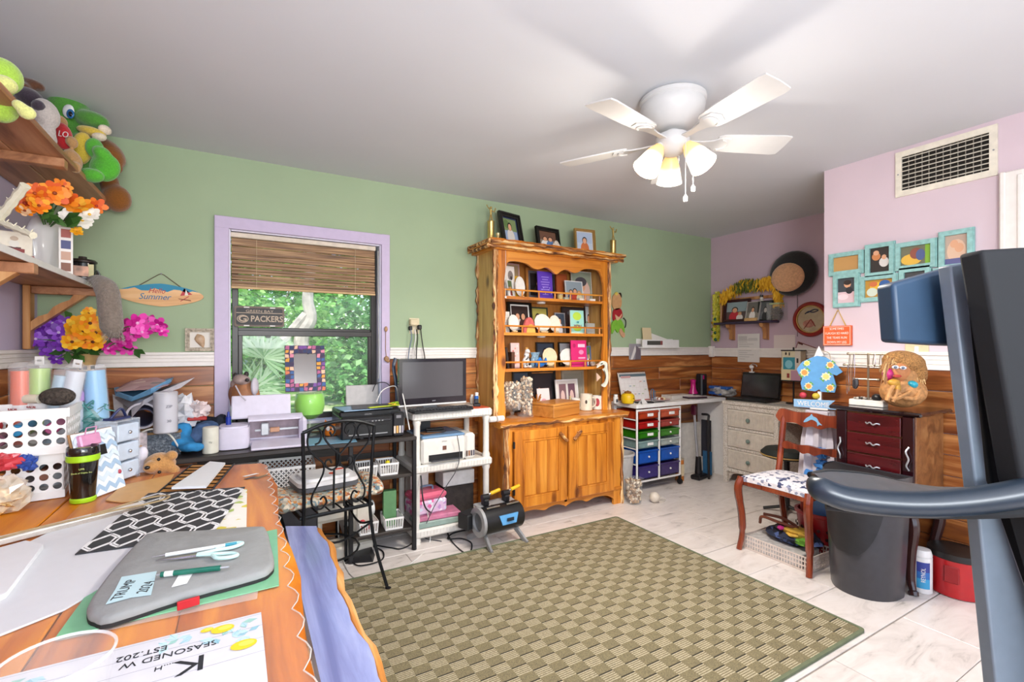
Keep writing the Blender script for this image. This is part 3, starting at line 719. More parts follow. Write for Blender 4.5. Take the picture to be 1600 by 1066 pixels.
m.box(4.175, 2.895, .1, .36, .014, .63); m.box(4.175, 2.385, .1, .36, .014, .63); m.box(3.985, 2.08, .64, .03, .60, .09); m.box(3.985, 1.80, 0, .04, .042, .735, .004); m.box(4.36, 1.80, 0, .04, .042, .735, .004)
sk = curve([(2.42, .03, 0), (2.45, .08, 0), (2.55, .10, 0), (2.64, .09, 0), (2.73, .10, 0), (2.83, .08, 0), (2.86, .03, 0)], 5)
m.prism([(p.x, p.y) for p in sk]+[(2.86, .115), (2.42, .115)], .02, T(3.995, 0, 0) @ RZ(pi/2) @ FRONT @ T(0, 0, 0))
wb(m, 'wicker_frame', WICKER, wk)
REED = mt('#d9d0c2', .6, var=.06)
for z, h in ((.53, .16), (.345, .155), (.145, .17)):
    m = MB().box(3.982, 2.64, z, .026, .44, h, .004)
    for i in range(44):
        m.box(3.967, 2.43+i*.0098, z+.014, .006, .0066, h-.028)
    d_ = wb(m, 'drawer', REED, wk)
    q = wb(MB().sph(3.945, 2.64, z+h/2, .014, .019, .019, 12).cyl(0, 0, 0, .006, .02, 8, M=T(3.966, 2.64, z+h/2) @ RY(-pi/2)), 'glass_knob', mt('#8fa39a', .12, var=.2, trans=.3), wk); q.parent = d_
# ================================================================== coloured drawer cart
ct = thing('drawer_cart', 'white metal rolling cart of twelve coloured plastic drawers under the white desk', 'cart', (3.25, 3.17, 0))
CX0, CX1, CY0, CY1 = 2.99, 3.53, 3.04, 3.33
for x in (CX0, (CX0+CX1)/2, CX1):
    for y in (CY0, CY1):
        m = MB().tube([(x, y, .085), (x, y, .725)], .009, 8); wb(m, 'post', WPL, ct)
m = MB()
for y in (CY0, CY1):
    for z in (.09, .715): m.tube([(CX0, y, z), (CX1, y, z)], .009, 8)
LV = [.715, .625, .54, .455, .37, .235, .10]
for x in (CX0, (CX0+CX1)/2, CX1):
    for z in LV[1:]: m.tube([(x, CY0, z+.006), (x, CY1, z+.006)], .006, 6)
wb(m, 'rail', WPL, ct)
for x in (CX0, CX1):
    for y in (CY0, CY1): wb(MB().cyl(0, 0, 0, .026, .022, 14, M=T(x-.011, y, .028) @ RY(pi/2)).box(x, y, .04, .02, .02, .05), 'wheel', BLK, ct)
cols = [('#a8391b', '#b85034'), ('#a51414', '#9c3a34'), ('#27730f', '#3c7f28'), ('#7f9a98', '#a3aea8'), ('#0d4fae', '#1656b4'), ('#2f2470', '#3f3168')]
rnd = random.Random(5)
for r_ in range(6):
    for c_ in range(2):
        w = (CX1-CX0)/2-.035; x = CX0+(CX1-CX0)*(.25+.5*c_); z = LV[r_+1]+.012; h = LV[r_]-LV[r_+1]-.022
        mm = mt(cols[r_][c_], .25, var=.08, coat=.3)
        m = MB(); yf = CY0-.004; d = CY1-yf-.02
        m.box(x, yf+.004, z, w, .008, h, .002); m.box(x, yf+d, z, w, .006, h); m.box(x, yf+d/2, z, w-.01, d, .006)
        for s in (-1, 1): m.box(x+s*(w/2-.003), yf+d/2, z, .006, d, h)
        m.box(x, yf-.004, z+h-.014, w+.012, .014, .012, .003)
        d_ = wb(m, 'drawer', mm, ct)
        q = wb(MB().sph(x, yf-.008, z+h*.5, .009, .009, .009, 8), 'knob', WPL, ct); q.parent = d_
        if (r_ < 3 and c_ == 0) or (r_, c_) in ((0, 1), (3, 0)):
            q = wb(MB().box(x+.02, yf-.004, z+h*.32, .07, .003, h*.38), 'label', WPL, ct); q.parent = d_
# ================================================================== jewellery armoire
ar = thing('jewelry_armoire', 'dark cherry jewellery armoire on curved legs beside the mahogany chair', 'cabinet', (3.16, 1.26, 0), -pi/2)
w, dp = .366, .35
m = MB().box(0, .005, .43, w, dp-.01, .49, .004); m.build('carcass', wood('armoire_side', '#5d3a20', '#83552f', '#976a40', 0, 1, .35, False, .3, .03), ar)
MB().box(0, 0, .918, w+.07, dp+.05, .022, .008).build('top', mt('#1c1114', .15, var=.2, coat=.6), ar)
MB().box(0, 0, .405, w+.02, dp+.02, .028, .006).build('base_moulding', CHERRY_D, ar)
for s in (-1, 1):
    d_ = MB().box(s*(w/2-.027), -dp/2+.0, .435, .052, .02, .48, .004).build('side_door', CHERRY_D, ar)
    m = MB().tube(curve([(s*(w/2-.022), -dp/2-.012, .76), (s*(w/2-.03), -dp/2-.026, .735), (s*(w/2-.018), -dp/2-.028, .70), (s*(w/2-.028), -dp/2-.026, .665), (s*(w/2-.022), -dp/2-.012, .64)]), .004, 6); m.build('pull', SILVER, d_)
def pull(par, z, y, w_=.075, x=0):
    MB().tube(curve([(x-w_/2, y+.01, z+.006), (x-w_*.3, y-.008, z-.004), (x-w_*.1, y-.012, z+.005), (x+w_*.1, y-.012, z-.006), (x+w_*.3, y-.008, z+.002), (x+w_/2, y+.01, z-.006)]), .0038, 6).build('pull', SILVER, par)
for z, h in ((.805, .102), (.692, .106), (.555, .130), (.44, .108)):
    d_ = MB().box(0, -dp/2-.002, z, w-.115, .022, h, .003).build('drawer', CHERRY, ar); pull(d_, z+h*.55, -dp/2-.014)
for sx in (-1, 1):
    for sy in (-1, 1):
        c = curve([(sx*(w/2-.03), sy*(dp/2-.03), .41), (sx*(w/2-.012), sy*(dp/2-.012), .34), (sx*(w/2-.03), sy*(dp/2-.03), .20), (sx*(w/2-.032), sy*(dp/2-.032), .08), (sx*(w/2-.018), sy*(dp/2-.018), .03), (sx*(w/2-.008), sy*(dp/2-.008), 0)], 5)
        k = len(c)-1; MB().tube(c, [.030*(1-.55*i/k)+(.008 if i > k-4 else 0) for i in range(k+1)], 10).build('leg', mt('#351a17', .3, var=.1, coat=.3), ar)
# ================================================================== mahogany chair
c2 = thing('dining_chair', 'mahogany side chair with a floral seat and a dolphin on its top rail', 'chair', (2.93, 1.67, 0), -pi/2)
def leg(pts, r, sq=.9): MB().tube(curve(pts, 6), r, 8).build('leg', MAHOG, c2)
for s in (-1, 1):
    leg([(s*.205, -.19, .455), (s*.212, -.215, .38), (s*.205, -.19, .22), (s*.205, -.185, .10), (s*.212, -.205, 0)], [.023]*3+[.024]*6+[.022]*8+[.017]*8)
    leg([(s*.175, .17, .43), (s*.178, .20, .25), (s*.185, .27, 0)], .019)
    MB().tube(curve([(s*.175, .15, .43), (s*.178, .18, .55), (s*.185, .22, .72), (s*.188, .245, .83)], 6), .019, 8).build('back_post', MAHOG, c2)
m = MB(); m.box(0, -.185, .405, .40, .026, .055, .006)
for s in (-1, 1): m.tube([(s*.205, -.18, .432), (s*.178, .17, .432)], .026, 8, flat=.5)
m.box(0, .165, .41, .35, .024, .05, .005); m.build('seat_rail', MAHOG, c2)
FLORAL = spots('seat_floral', '#dedce2', ['#dedce2', '#e6e4e8', '#8b90a8', '#e2e0e6', '#dad8dc', '#3b4468'], 55, .8, 0, .3)
n = 12; g = []
for i in range(n+1):
    t = i/n; y = -.20+.37*t; hw = .20-.025*t; g.append([(hw*(2*j/n-1), y, .458+.028*(sin(pi*min(1, max(0, t*.96+.02)))**.4)*(sin(pi*min(1, max(0, j/n*.96+.02)))**.4)) for j in range(n+1)])
MB().sheet(g, thick=.03).build('seat_cushion', FLORAL, c2)
def crest(z0, z1, y, name, pr):
    top = curve([(-.235, (z0+z1)/2, 0), (-.20, z1, 0), (-.10, z1-.012, 0), (0, z1-.004, 0), (.10, z1-.012, 0), (.20, z1, 0), (.235, (z0+z1)/2, 0)], 6)
    lo = curve([(.235, (z0+z1)/2-.01, 0), (.20, z0+.005, 0), (.11, z0+.012, 0), (.05, z0-.008, 0), (0, z0+.002, 0), (-.05, z0-.008, 0), (-.11, z0+.012, 0), (-.20, z0+.005, 0), (-.235, (z0+z1)/2-.01, 0)], 6)
    return MB().prism([(p.x*pr, p.y) for p in top+lo], .022, T(0, y, 0) @ FRONT).build(name, MAHOG, c2)
crest(.765, .86, .245, 'crest_rail', 1.0); crest(.60, .655, .205, 'mid_rail', .74)
dol = curve([(-.05, .79, 0), (-.035, .815, 0), (-.01, .835, 0), (.0, .848, 0), (.008, .835, 0), (.03, .825, 0), (.045, .80, 0), (.062, .785, 0), (.045, .785, 0), (.035, .776, 0), (.03, .80, 0), (.0, .812, 0), (-.03, .795, 0)], 4, True)
MB().prism([(p.x, p.y) for p in dol], .003, T(0, .222, 0) @ FRONT).build('dolphin_emblem', mt('#7fb4d8', .4), c2)
# ================================================================== black wrought-iron chair
c1 = thing('iron_chair', 'black wrought iron chair with scrollwork back drawn up to the black desk', 'chair', (.39, 2.70, 0), R(9))
W2 = .176
def eq(pts, r=.0050, n=6, name='scroll', ps=1):
    for s in ((1, -1) if ps else (1,)):
        c = curve([(s*x*.00058, 0, .905-(y-445)*.00078) for x, y in pts], 6)
        MB().tube([(p.x, -.215-.10*(p.z-.46)*.4, p.z) for p in c], r, n).build(name, IRON, c1)
eq([(0, 655), (60, 610), (118, 555), (137, 505), (110, 465), (62, 470), (42, 505), (66, 528), (84, 505)])
eq([(0, 660), (10, 720), (60, 748), (112, 722), (116, 690), (84, 680), (66, 704)])
eq([(205, 575), (168, 560), (152, 515), (178, 478), (232, 482), (264, 535), (250, 600), (190, 655), (135, 700), (135, 760), (180, 830), (225, 900), (215, 960), (150, 985), (105, 950), (128, 910), (160, 925)])
eq([(45, 745), (45, 995)], .0055)
tp = curve([(-W2, -.235, .868), (-.09, -.238, .898), (0, -.24, .908), (.09, -.238, .898), (W2, -.235, .868)], 6)
MB().tube(tp, .009, 8).build('top_rail', IRON, c1)
for s in (-1, 1):
    MB().tube(curve([(s*W2, -.235, .868), (s*(W2-.008), -.22, .65), (s*(W2-.012), -.205, .46), (s*(W2+.01), -.215, .25), (s*(W2+.065), -.26, 0)], 6), .0088, 8).cyl(s*(W2+.065), -.26, 0, .016, .012, 10).build('leg', IRON, c1)
    MB().tube(curve([(s*W2, .19, .44), (s*(W2+.005), .20, .2), (s*(W2+.012), .215, 0)], 6), .009, 8).cyl(s*(W2+.012), .215, 0, .015, .012, 10).build('leg', IRON, c1)
m = MB(); sq = [(-W2, -.2, .45), (W2, -.2, .45), (W2, .2, .45), (-W2, .2, .45)]; m.tube(sq, .010, 8, True)
for k in range(6): x = -W2+2*W2*(k+.5)/6; m.tube([(x, -.2, .45), (x, .2, .45)], .004, 6)
m.build('seat_frame', IRON, c1)
m = MB()
m.tube([(W2*.96*cos(a*pi/8), .2*sin(a*pi/8), .20) for a in range(16)], .006, 6, True)
m.tube(curve([(-W2, -.21, .36), (0, -.215, .30), (W2, -.21, .36)], 8), .006, 6); m.tube(curve([(W2, -.21, .36), (W2+.005, 0, .30), (W2, .2, .36)], 8), .006, 6); m.tube(curve([(-W2, -.21, .36), (-W2-.005, 0, .30), (-W2, .2, .36)], 8), .006, 6)
m.build('stretcher', IRON, c1)
# ================================================================== ceiling fan
FX, FY, FZ = 1.75, 1.55, 2.24
fn = thing('ceiling_fan', 'white five blade ceiling fan with three lit frosted glass shades', 'ceiling fan', (FX, FY, HC))
FW = mt('#c9c8c6', .45, var=.01)
MB().lathe([(.135, 0), (.15, -.012), (.15, -.028), (.142, -.036), (.146, -.05), (.14, -.075), (.115, -.115), (.088, -.145), (.06, -.155)], 40).build('motor_housing', FW, fn)
MB().lathe([(.03, -.15), (.03, -.175), (.072, -.178), (.076, -.186), (.076, -.215), (.070, -.235), (.045, -.262), (.02, -.27)], 32).build('light_kit', FW, fn)
for k in range(5):
    a = R(47+72*k); 
    c = [(.205, -.045), (.225, -.058), (.30, -.064), (.52, -.072), (.548, -.066), (.552, .0), (.548, .066), (.52, .072), (.30, .064), (.225, .058), (.205, .045)]
    q = MB().prism(c, .006, RZ(a) @ T(0, 0, -.205) @ RX(R(-11))).build('blade', FW, fn)
    m = MB(); M_ = RZ(a) @ T(0, 0, -.21) @ RX(R(-11))
    arm = [(.06, -.016), (.14, -.014), (.19, -.024), (.22, -.046), (.27, -.04), (.29, 0), (.27, .04), (.22, .046), (.19, .024), (.14, .014), (.06, .016)]
    m.prism(arm, .006, M_); m.tube([M_ @ Vector((.225+.035*cos(t), .035*sin(t)*1.0, -.002)) for t in [R(-90+18*i) for i in range(11)]], .004, 6)
    m.build('blade_iron', FW, q)
m_, N, L, b = newmat('frosted_shade')
b.inputs['Base Color'].default_value = (.35, .27, .18, 1); b.inputs['Emission Strength'].default_value = 1.25; b.inputs['Roughness'].default_value = .4
tc = N.new('ShaderNodeTexCoord'); sp = N.new('ShaderNodeSeparateXYZ'); L.new(tc.outputs['Object'], sp.inputs[0])
r = ramp(N, [(.0, '#f0b866'), (.32, '#ffc985'), (.45, '#fff3e2'), (1, '#fffdf6')]); mr = N.new('ShaderNodeMapRange'); mr.inputs[1].default_value = 0; mr.inputs[2].default_value = .13
L.new(sp.outputs[2], mr.inputs[0]); L.new(mr.outputs[0], r.inputs[0]); L.new(r.outputs[0], b.inputs['Emission Color'])
SHADE = m_
for k in range(3):
    a = R(168+120*k); base = Vector((.062*cos(a), .062*sin(a), -.225)); dr = Vector((cos(a)*.55, sin(a)*.55, -.83)).normalized()
    q = dr.to_track_quat('Z', 'Y').to_matrix().to_4x4()
    m = MB().lathe([(.022, -.01), (.026, .0), (.036, .02), (.048, .06), (.056, .10), (.062, .125), (.060, .126), (.054, .10), (.046, .06), (.034, .022), (.02, .002)], 24)
    o = m.build('lamp_shade', SHADE, fn); o.matrix_local = T(*(base+dr*.025)) @ q
    MB().cyl(0, 0, -.02, .02, .035, 14).build('socket', FW, o)
    MB().lathe([(.012, .01), (.014, .03), (.026, .06), (.024, .085), (.001, .097)], 14).build('bulb', mt('#fff4e0', .4, emit=10), o)
    p = Vector((FX, FY, HC))+base+dr*.17
    light('fan_bulb', 'POINT', p, (0, 0, 0), BULB_W, (1, .92, .82), shadow_soft_size=.035)
    light('fan_bulb_cone', 'SPOT', p, (0, 0, 0), BULB_W*4.5, (1, .92, .82), shadow_soft_size=.05, spot_size=R(165), spot_blend=.6)
for dx, dy, ln in ((-.03, -.10, .235), (.05, -.075, .17)):
    m = MB().tube([(dx, dy, -.25), (dx, dy, -.25-ln)], .0016, 5).lathe([(.003, 0), (.010, -.012), (.008, -.03), (.001, -.034)], 10, T(dx, dy, -.25-ln)); m.build('pull_chain', FW, fn)
# ================================================================== wall vent
vt = thing('air_vent', 'cream metal air return grille high on the pink wall', 'vent', (XB, 1.085, 2.285), -pi/2)
MB().ring([(-.217, -.131), (.217, -.131), (.217, .131), (-.217, .131)], [(-.186, -.098), (.186, -.098), (.186, .098), (-.186, .098)], .012, FRONT).build('frame', mt('#e3dccb', .45), vt)
MB().box(0, -.001, -.1, .372, .002, .2).build('backing', mt('#1d1914', .9), vt)
for k in range(8): MB().box(0, 0, 0, .372, .010, .004, M=T(0, -.009, -.086+k*.0245) @ RX(R(30))).build('slat', mt('#cfc8ba', .45), vt)
for k in range(11): MB().box(-.155+k*.031, -.004, -.098, .003, .006, .196).build('vane', mt('#8d877b', .5), vt)
m = MB()
for x in (-.203, .203): m.cyl(0, 0, 0, .004, .003, 8, M=T(x, -.012, 0) @ RX(pi/2))
m.build('screw', GREY, vt)
# ------------------------------------------------------------------ helpers for the small things
def solo(m, name, mat, label, cat, loc, rz=0, group=None, rx=0, ry=0, **k):
    o = m.build(name, mat, None, loc, (rx, ry, rz), **k); return tag(o, label, cat, group)
def E_(m, u, v, d, ru, rv, rd=None, tilt=0, col=None, n=14):
    """ellipsoid whose outline in the photograph is ru x rv pixels at distance d"""
    k = d/FPX; p = P(u, v, d=d); rd = (ru+rv)/2 if rd is None else rd
    return m.sph(0, 0, 0, ru*k, rd*k, rv*k, n, T(*p) @ RZ(-YAW) @ RY(R(tilt)), col)
def frame(name, label, loc, w, h, fw, mat, shapes, rz=0, lean=0, dp=.018, group=None, matboard=None, mbw=.02, cat='picture frame'):
    name = name.replace('photo_frame', 'framed_photo')
    t = thing(name, label, cat, loc, rz, group, rx=-lean)
    o = [(-w/2, 0), (w/2, 0), (w/2, h), (-w/2, h)]; i_ = [(-w/2+fw, fw), (w/2-fw, fw), (w/2-fw, h-fw), (-w/2+fw, h-fw)]
    m = MB().ring(o, i_, dp, FRONT)
    if fw > .012: m.ring([(x*1.0, z) for x, z in o], [(x-(fw*.45 if x > 0 else -fw*.45), z+(fw*.45 if z < h/2 else -fw*.45)) for x, z in o], dp*.35, T(0, -dp, 0) @ FRONT)
    m.build('border', mat, t)
    iw, ih, b0 = w-2*fw, h-2*fw, fw
    if matboard:
        pic(iw, ih, [('r', 0, 0, 1, 1, matboard)], T(0, -.002, b0) @ FRONT).build('mat_board', None, t); iw -= 2*mbw; ih -= 2*mbw; b0 += mbw
    pic(iw, ih, shapes, T(0, -.004, b0) @ FRONT).build('picture', None, t)
    MB().box(0, .0015, 0, w*.98, .003, h).build('backing', mt('#4a3f33', .8), t)
    return t
def card(name, label, loc, w, h, shapes, rz=0, lean=0, dp=.004, cat='card', body='#e8e4dc', group=None):
    t = thing(name, label, cat, loc, rz, group, rx=-lean)
    MB().box(0, dp/2, 0, w, dp, h).build('body', mt(body, .6, var=.02), t)
    pic(w, h, shapes, T(0, .001, 0) @ FRONT).build('face', None, t); return t
SK, HB, HD, HL = '#d9a27e', '#3a2418', '#1c1412', '#b98a4e'
PH = [people(['#5b6b45', '#7d8a5a'], (.35, .0, .9, '#e8e4de', SK, HB), (.68, .0, .85, '#7a2f2b', SK, HL)),
      people(['#3a4657', '#5a5148'], (.5, .0, 1.1, '#d8d8e0', SK, HD)),
      people(['#8a98a0', '#b9a98a'], (.3, 0, .8, '#2f4b80', SK, HB), (.55, 0, .9, '#c9482f', SK, HD), (.8, 0, .75, '#e0d9b0', SK, HL)),
      people(['#a98f6b', '#5d4a36'], (.5, .05, 1.0, '#5c7d4d', SK, HL)),
      people(['#c7cfd4', '#93a77e'], (.4, 0, 1.0, '#3c3c48', SK, HD), (.7, 0, .7, '#d9c24a', SK, HB))]
DG = mt('#1e1b19', .35, var=.1)
# ================================================================== shelves on the left wall
SHW = wood('shelf_wood', '#7c4f33', '#a9744f', '#bf8d66', 1, .8, .45, True, .1, .06)
SHW2 = wood('bracket_wood', '#9a6136', '#c58d57', '#d8a872', 2, .8, .4, False, .1, .06)
def bracket(t, y, ztop, reach, post, brace):
    wb(MB().box(XL+.026, y, ztop-post, .028, .062, post, .004), 'post', SHW2, t)
    wb(MB().box(XL+.03+reach/2, y, ztop-.04, reach-.02, .045, .038, .003), 'arm', SHW, t)
    a = Vector((XL+.035, y, ztop-post*.72)); b_ = Vector((XL+reach-.02, y, ztop-.035)); dv = b_-a
    pr = Vector((-dv.z, 0, dv.x)).normalized()*.03; n = 8; m = MB()
    pts = [a, b_, b_+pr*.3]+[a.lerp(b_, 1-i/n)+pr*(1+.25*sin(i*2.2)) for i in range(1, n)]+[a+pr*.5]
    m.prism([(p.x, p.z) for p in pts], .042, T(0, y+.021, 0) @ FRONT); wb(m, brace, SHW2, t)
us = thing('wall_shelf', 'upper wooden wall shelf crowded with plush toys near the ceiling', 'shelf', (-.77, 2.4, 2.03))
for k in range(2): wb(MB().box(-.923+.0795+.158*k, 2.25, 2.03, .155, 2.1, .022, .003), 'shelf_board', SHW, us)
for y in (1.75, 2.55): wb(MB().box(XL+.16, y, 1.995, .30, .05, .035, .003), 'cleat', SHW, us)
bracket(us, 1.95, 2.03, .26, .26, 'brace')
ls = thing('wall_shelf', 'lower wooden wall shelf with a white front edge and a carved bracket', 'shelf', (-.78, 2.5, 1.575))
wb(MB().box(-.784, 2.35, 1.575, .275, 1.7, .020, .002), 'shelf_board', SHW, ls)
wb(MB().box(-.645, 2.35, 1.573, .004, 1.7, .024, .001), 'edge_band', WPL, ls)
bracket(ls, 3.16, 1.575, .27, .31, 'brace'); bracket(ls, 2.30, 1.575, .27, .31, 'brace')
# ---- plush toys
def fur(h, sc=180, bump=.35): return mt(h, .95, var=.10, scale=sc, bump=bump, sheen=.4)
d = 2.28
t = thing('plush_dinosaur', 'big green plush dinosaur with a yellow belly and open mouth on the upper shelf', 'plush toy', P(125, 262, d=d)); 
m = MB(); E_(m, 108, 172, d, 27, 28); E_(m, 143, 187, d, 26, 13, 18, 12); E_(m, 104, 208, d, 20, 32); E_(m, 122, 240, d, 20, 30); E_(m, 88, 210, d, 12, 26, None, 20)
blob(wb(m, 'body', fur('#4f9131'), t), .008)
m = MB(); E_(m, 148, 232, d-.06, 11, 16); E_(m, 160, 240, d-.08, 14, 10, None, 40); E_(m, 164, 262, d-.06, 23, 22, 14, -20); E_(m, 143, 274, d-.12, 19, 11, 12, 10); blob(wb(m, 'leg', fur('#54b12f'), t), .007)
m = MB(); E_(m, 128, 232, d-.06, 13, 26, 14, 8); blob(wb(m, 'belly', fur('#d9bb3f'), t), .008)
m = MB(); E_(m, 143, 206, d-.02, 21, 7, 14, 12); wb(m, 'jaw', fur('#e3c44a'), t)
m = MB(); E_(m, 164, 203, d, 7, 7, 10); E_(m, 155, 214, d-.03, 10, 6, 8); wb(m, 'teeth', fur('#e9d9c2'), t)
m = MB(); E_(m, 107, 174, d-.075, 9, 11, 4); q = wb(m, 'eye', mt('#f0f0f0', .25), t)
m = MB(); E_(m, 110, 178, d-.09, 6, 7.5, 3); q2 = wb(m, 'iris', mt('#2e6da8', .2), t); m = MB(); E_(m, 110, 178, d-.10, 3, 4, 2); wb(m, 'pupil', mt('#0b0b10', .2), t)
d = 2.50
t = thing('plush_moose', 'brown plush animal hanging over the far end of the upper shelf', 'plush toy', P(180, 300, d=d))
m = MB(); E_(m, 172, 240, d, 16, 26, 20, -35); E_(m, 182, 262, d, 9, 10, 8); E_(m, 182, 310, d, 20, 22, 18, -25); E_(m, 172, 290, d, 12, 26, 14, -10); E_(m, 162, 322, d, 10, 8, 8); blob(wb(m, 'body', fur('#8a5216'), t), .008)
d = 1.5
t = thing('plush_frog', 'lime green plush frog with a pale mouth at the near end of the upper shelf', 'plush toy', P(20, 185, d=d))
m = MB(); E_(m, 2, 118, d, 26, 27); E_(m, 8, 108, d, 10, 13); E_(m, 0, 165, d, 22, 26); E_(m, 22, 165, d, 22, 11, 12, 25); blob(wb(m, 'body', fur('#a7d04a'), t), .007)
m = MB(); E_(m, 4, 132, d-.04, 20, 14, 16); E_(m, 42, 176, d-.03, 13, 11, 10, 20); E_(m, 30, 165, d-.04, 12, 8, 8, 30); blob(wb(m, 'muzzle', fur('#dbdf8a'), t), .006)
d = 1.9
t = thing('plush_rabbit', 'grey and white plush animal in a dark cap squeezed beside the frog', 'plush toy', P(70, 225, d=d))
m = MB(); E_(m, 72, 178, d, 16, 24, 18, -15); E_(m, 68, 212, d, 15, 22, 16, -25); E_(m, 78, 205, d, 7, 12, 8); blob(wb(m, 'body', fur('#bdb4ae'), t), .007)
m = MB(); E_(m, 46, 152, d, 20, 14, 16, 30); E_(m, 60, 165, d-.04, 9, 9, 9, 30); blob(wb(m, 'cap', fur('#3e3440'), t), .007)
m = MB(); E_(m, 33, 138, d+.06, 14, 10, 14); E_(m, 52, 132, d+.1, 18, 8, 12, 20); blob(wb(m, 'hair', fur('#5e3a24'), t), .007)
d = 2.12
t = thing('plush_teddy', 'small plush bear in a red shirt sitting below the dinosaur head', 'plush toy', P(100, 238, d=d))
m = MB(); E_(m, 98, 213, d-.05, 13, 22, 12, -10); blob(wb(m, 'shirt', fur('#c01e26'), t), .006)
m = MB(); E_(m, 88, 225, d-.06, 7, 11, 8, -20); E_(m, 112, 222, d-.06, 8, 10, 8, -30); E_(m, 113, 250, d-.06, 12, 18, 12, -25); E_(m, 92, 192, d, 12, 12, 10); E_(m, 118, 262, d-.08, 7, 9, 8); blob(wb(m, 'body', fur('#b58a58'), t), .006)
p = P(99, 210, d=d-.1); text('letters', 'LO', .035, mt('#f0e4e0', .6), t, T(*t.location).inverted() @ T(*p) @ RZ(-YAW) @ FRONT @ RZ(-.2))
# ---- flowers
def flower(m, p, r, col, core, nrm, n=8, cup=.25, w=.34):
    q = Vector(nrm).normalized().to_track_quat('Z', 'Y').to_matrix().to_4x4(); M_ = T(*p) @ q; rnd = random.Random(int(p[0]*9999+p[2]*7777))
    for lay, (rr, up) in enumerate(((1, cup), (.62, cup+.25))):
        for i in range(n):
            a = 2*pi*(i+.5*lay)/n+rnd.uniform(-.1, .1); l = r*rr*rnd.uniform(.85, 1.1); c, s = cos(a), sin(a); h = l*up
            v = [(l*a_*c-l*w*b_*s, l*a_*s+l*w*b_*c, h*a_) for a_, b_ in ((0, .15), (.45, .9), (.8, .85), (1, .3), (1, -.3), (.8, -.85), (.45, -.9), (0, -.15))]
            m.add(v, [tuple(range(7, -1, -1))], M_, rnd.choice(col))
    m.sph(0, 0, r*.12, r*.16, r*.16, r*.12, 8, M_, core)
def leafs(m, p, l, dirs, cols):
    for i, dv in enumerate(dirs):
        dv = Vector(dv).normalized(); sd = dv.cross(Vector((.2, -1, .3))).normalized()*l*.25; p = Vector(p)
        a, b_, c, e = p, p+dv*l*.5+sd, p+dv*l, p+dv*l*.5-sd
        m.add([a, b_, c, e], [(0, 1, 2, 3)], None, cols[i % len(cols)]); m.add([a+sd*.02, e, c, b_], [(0, 1, 2, 3)], None, cols[i % len(cols)])
def bouquet(name, label, vase_loc, fl, view=(.35, -1, .15), leaves=(), cat='flowers', stem_to=None, lg=('#3d6b2a', '#56873a')):
    t = thing(name, label, cat, vase_loc); st = MB(); base = Vector(stem_to or vase_loc); rnd = random.Random(3)
    for (u, v, d, r, cols, core, n) in fl:
        p = P(u, v, d=d); m = MB(); nv = Vector(view)+Vector((rnd.uniform(-.5, .5), rnd.uniform(-.2, .2), rnd.uniform(-.4, .5)))
        flower(m, p, r*d/FPX, cols, core, nv, n); wb(m, 'blossom', None, t, smooth=0)
        st.tube(curve([base, (base+p)/2+Vector((0, 0, .04)), p], 4), .0025, 5, col='#4c7a33')
    wb(st, 'stems', None, t)
    for (u, v, d, l) in leaves:
        m = MB(); p = P(u, v, d=d); leafs(m, p, l*d/FPX, [(rnd.uniform(-1, 1), -.3, rnd.uniform(-1, .8)) for _ in range(4)], lg); wb(m, 'leaf', None, t, smooth=0)
    return t
OR = ['#e8730f', '#f28a1c', '#d9560c', '#f59a2a']; YE = ['#f4b41e', '#f7c73a', '#eba012']; PU = ['#7d35b5', '#8f47c9', '#6a279e', '#a566dc']; MG = ['#d51f9a', '#e63fae', '#c01288', '#f062bf']; WHT = ['#f5f2ea', '#ece8dc']
def dd(u, x): return x/ray(u, 500).x
# lower shelf: white oval vase with orange daisies
p = P(70, 400, x=-.76); vy = p.y
vs = thing('oval_vase', 'flat white glazed oval vase on the lower shelf under orange flowers', 'vase', (-.755, vy, 1.596), R(62))
prof = [(.04, 0), (.058, .004), (.075, .05), (.082, .10), (.078, .16), (.060, .20), (.040, .213), (.034, .213), (.05, .18), (.06, .1), (.03, .02)]
MB().lathe([(r_*1.05, z*1.2) for r_, z in prof], 28, sy=.5).build('body', mt('#e3e2e2', .15, var=.01, coat=.5), vs)
fl = [(55, 303, 1.85, 17, OR, '#b24a12', 9), (85, 302, 1.9, 19, OR, '#8a3b10', 9), (40, 318, 1.85, 18, ['#d9560c', '#e8730f', '#c93f0a'], '#a8300c', 9), (105, 312, 1.98, 17, OR, '#b24a12', 9), (60, 322, 1.83, 15, ['#e8730f', '#f2a31c'], '#8a3b10', 8), (122, 322, 2.0, 19, ['#f59a2a', '#f2b53a', '#e8860f'], '#b24a12', 9), (128, 345, 2.0, 15, WHT, '#e3b33a', 9), (108, 338, 1.97, 13, WHT, '#e3b33a', 9), (140, 336, 2.02, 14, WHT, '#e3b33a', 9), (120, 362, 1.99, 9, YE, '#c98f1e', 7), (98, 292, 2.0, 13, OR, '#8a3b10', 8), (38, 330, 1.8, 13, ['#e8c49a', '#e8860f'], '#8a3b10', 7), (150, 322, 2.1, 14, ['#d9560c', '#e8730f'], '#a8300c', 6)]
bouquet('silk_daisies', 'orange and white silk daisies standing in the white oval vase', (-.755, vy, 1.80), fl, leaves=[(85, 330, 1.92, 26), (98, 345, 1.94, 28), (105, 355, 1.95, 22), (75, 335, 1.9, 20)])
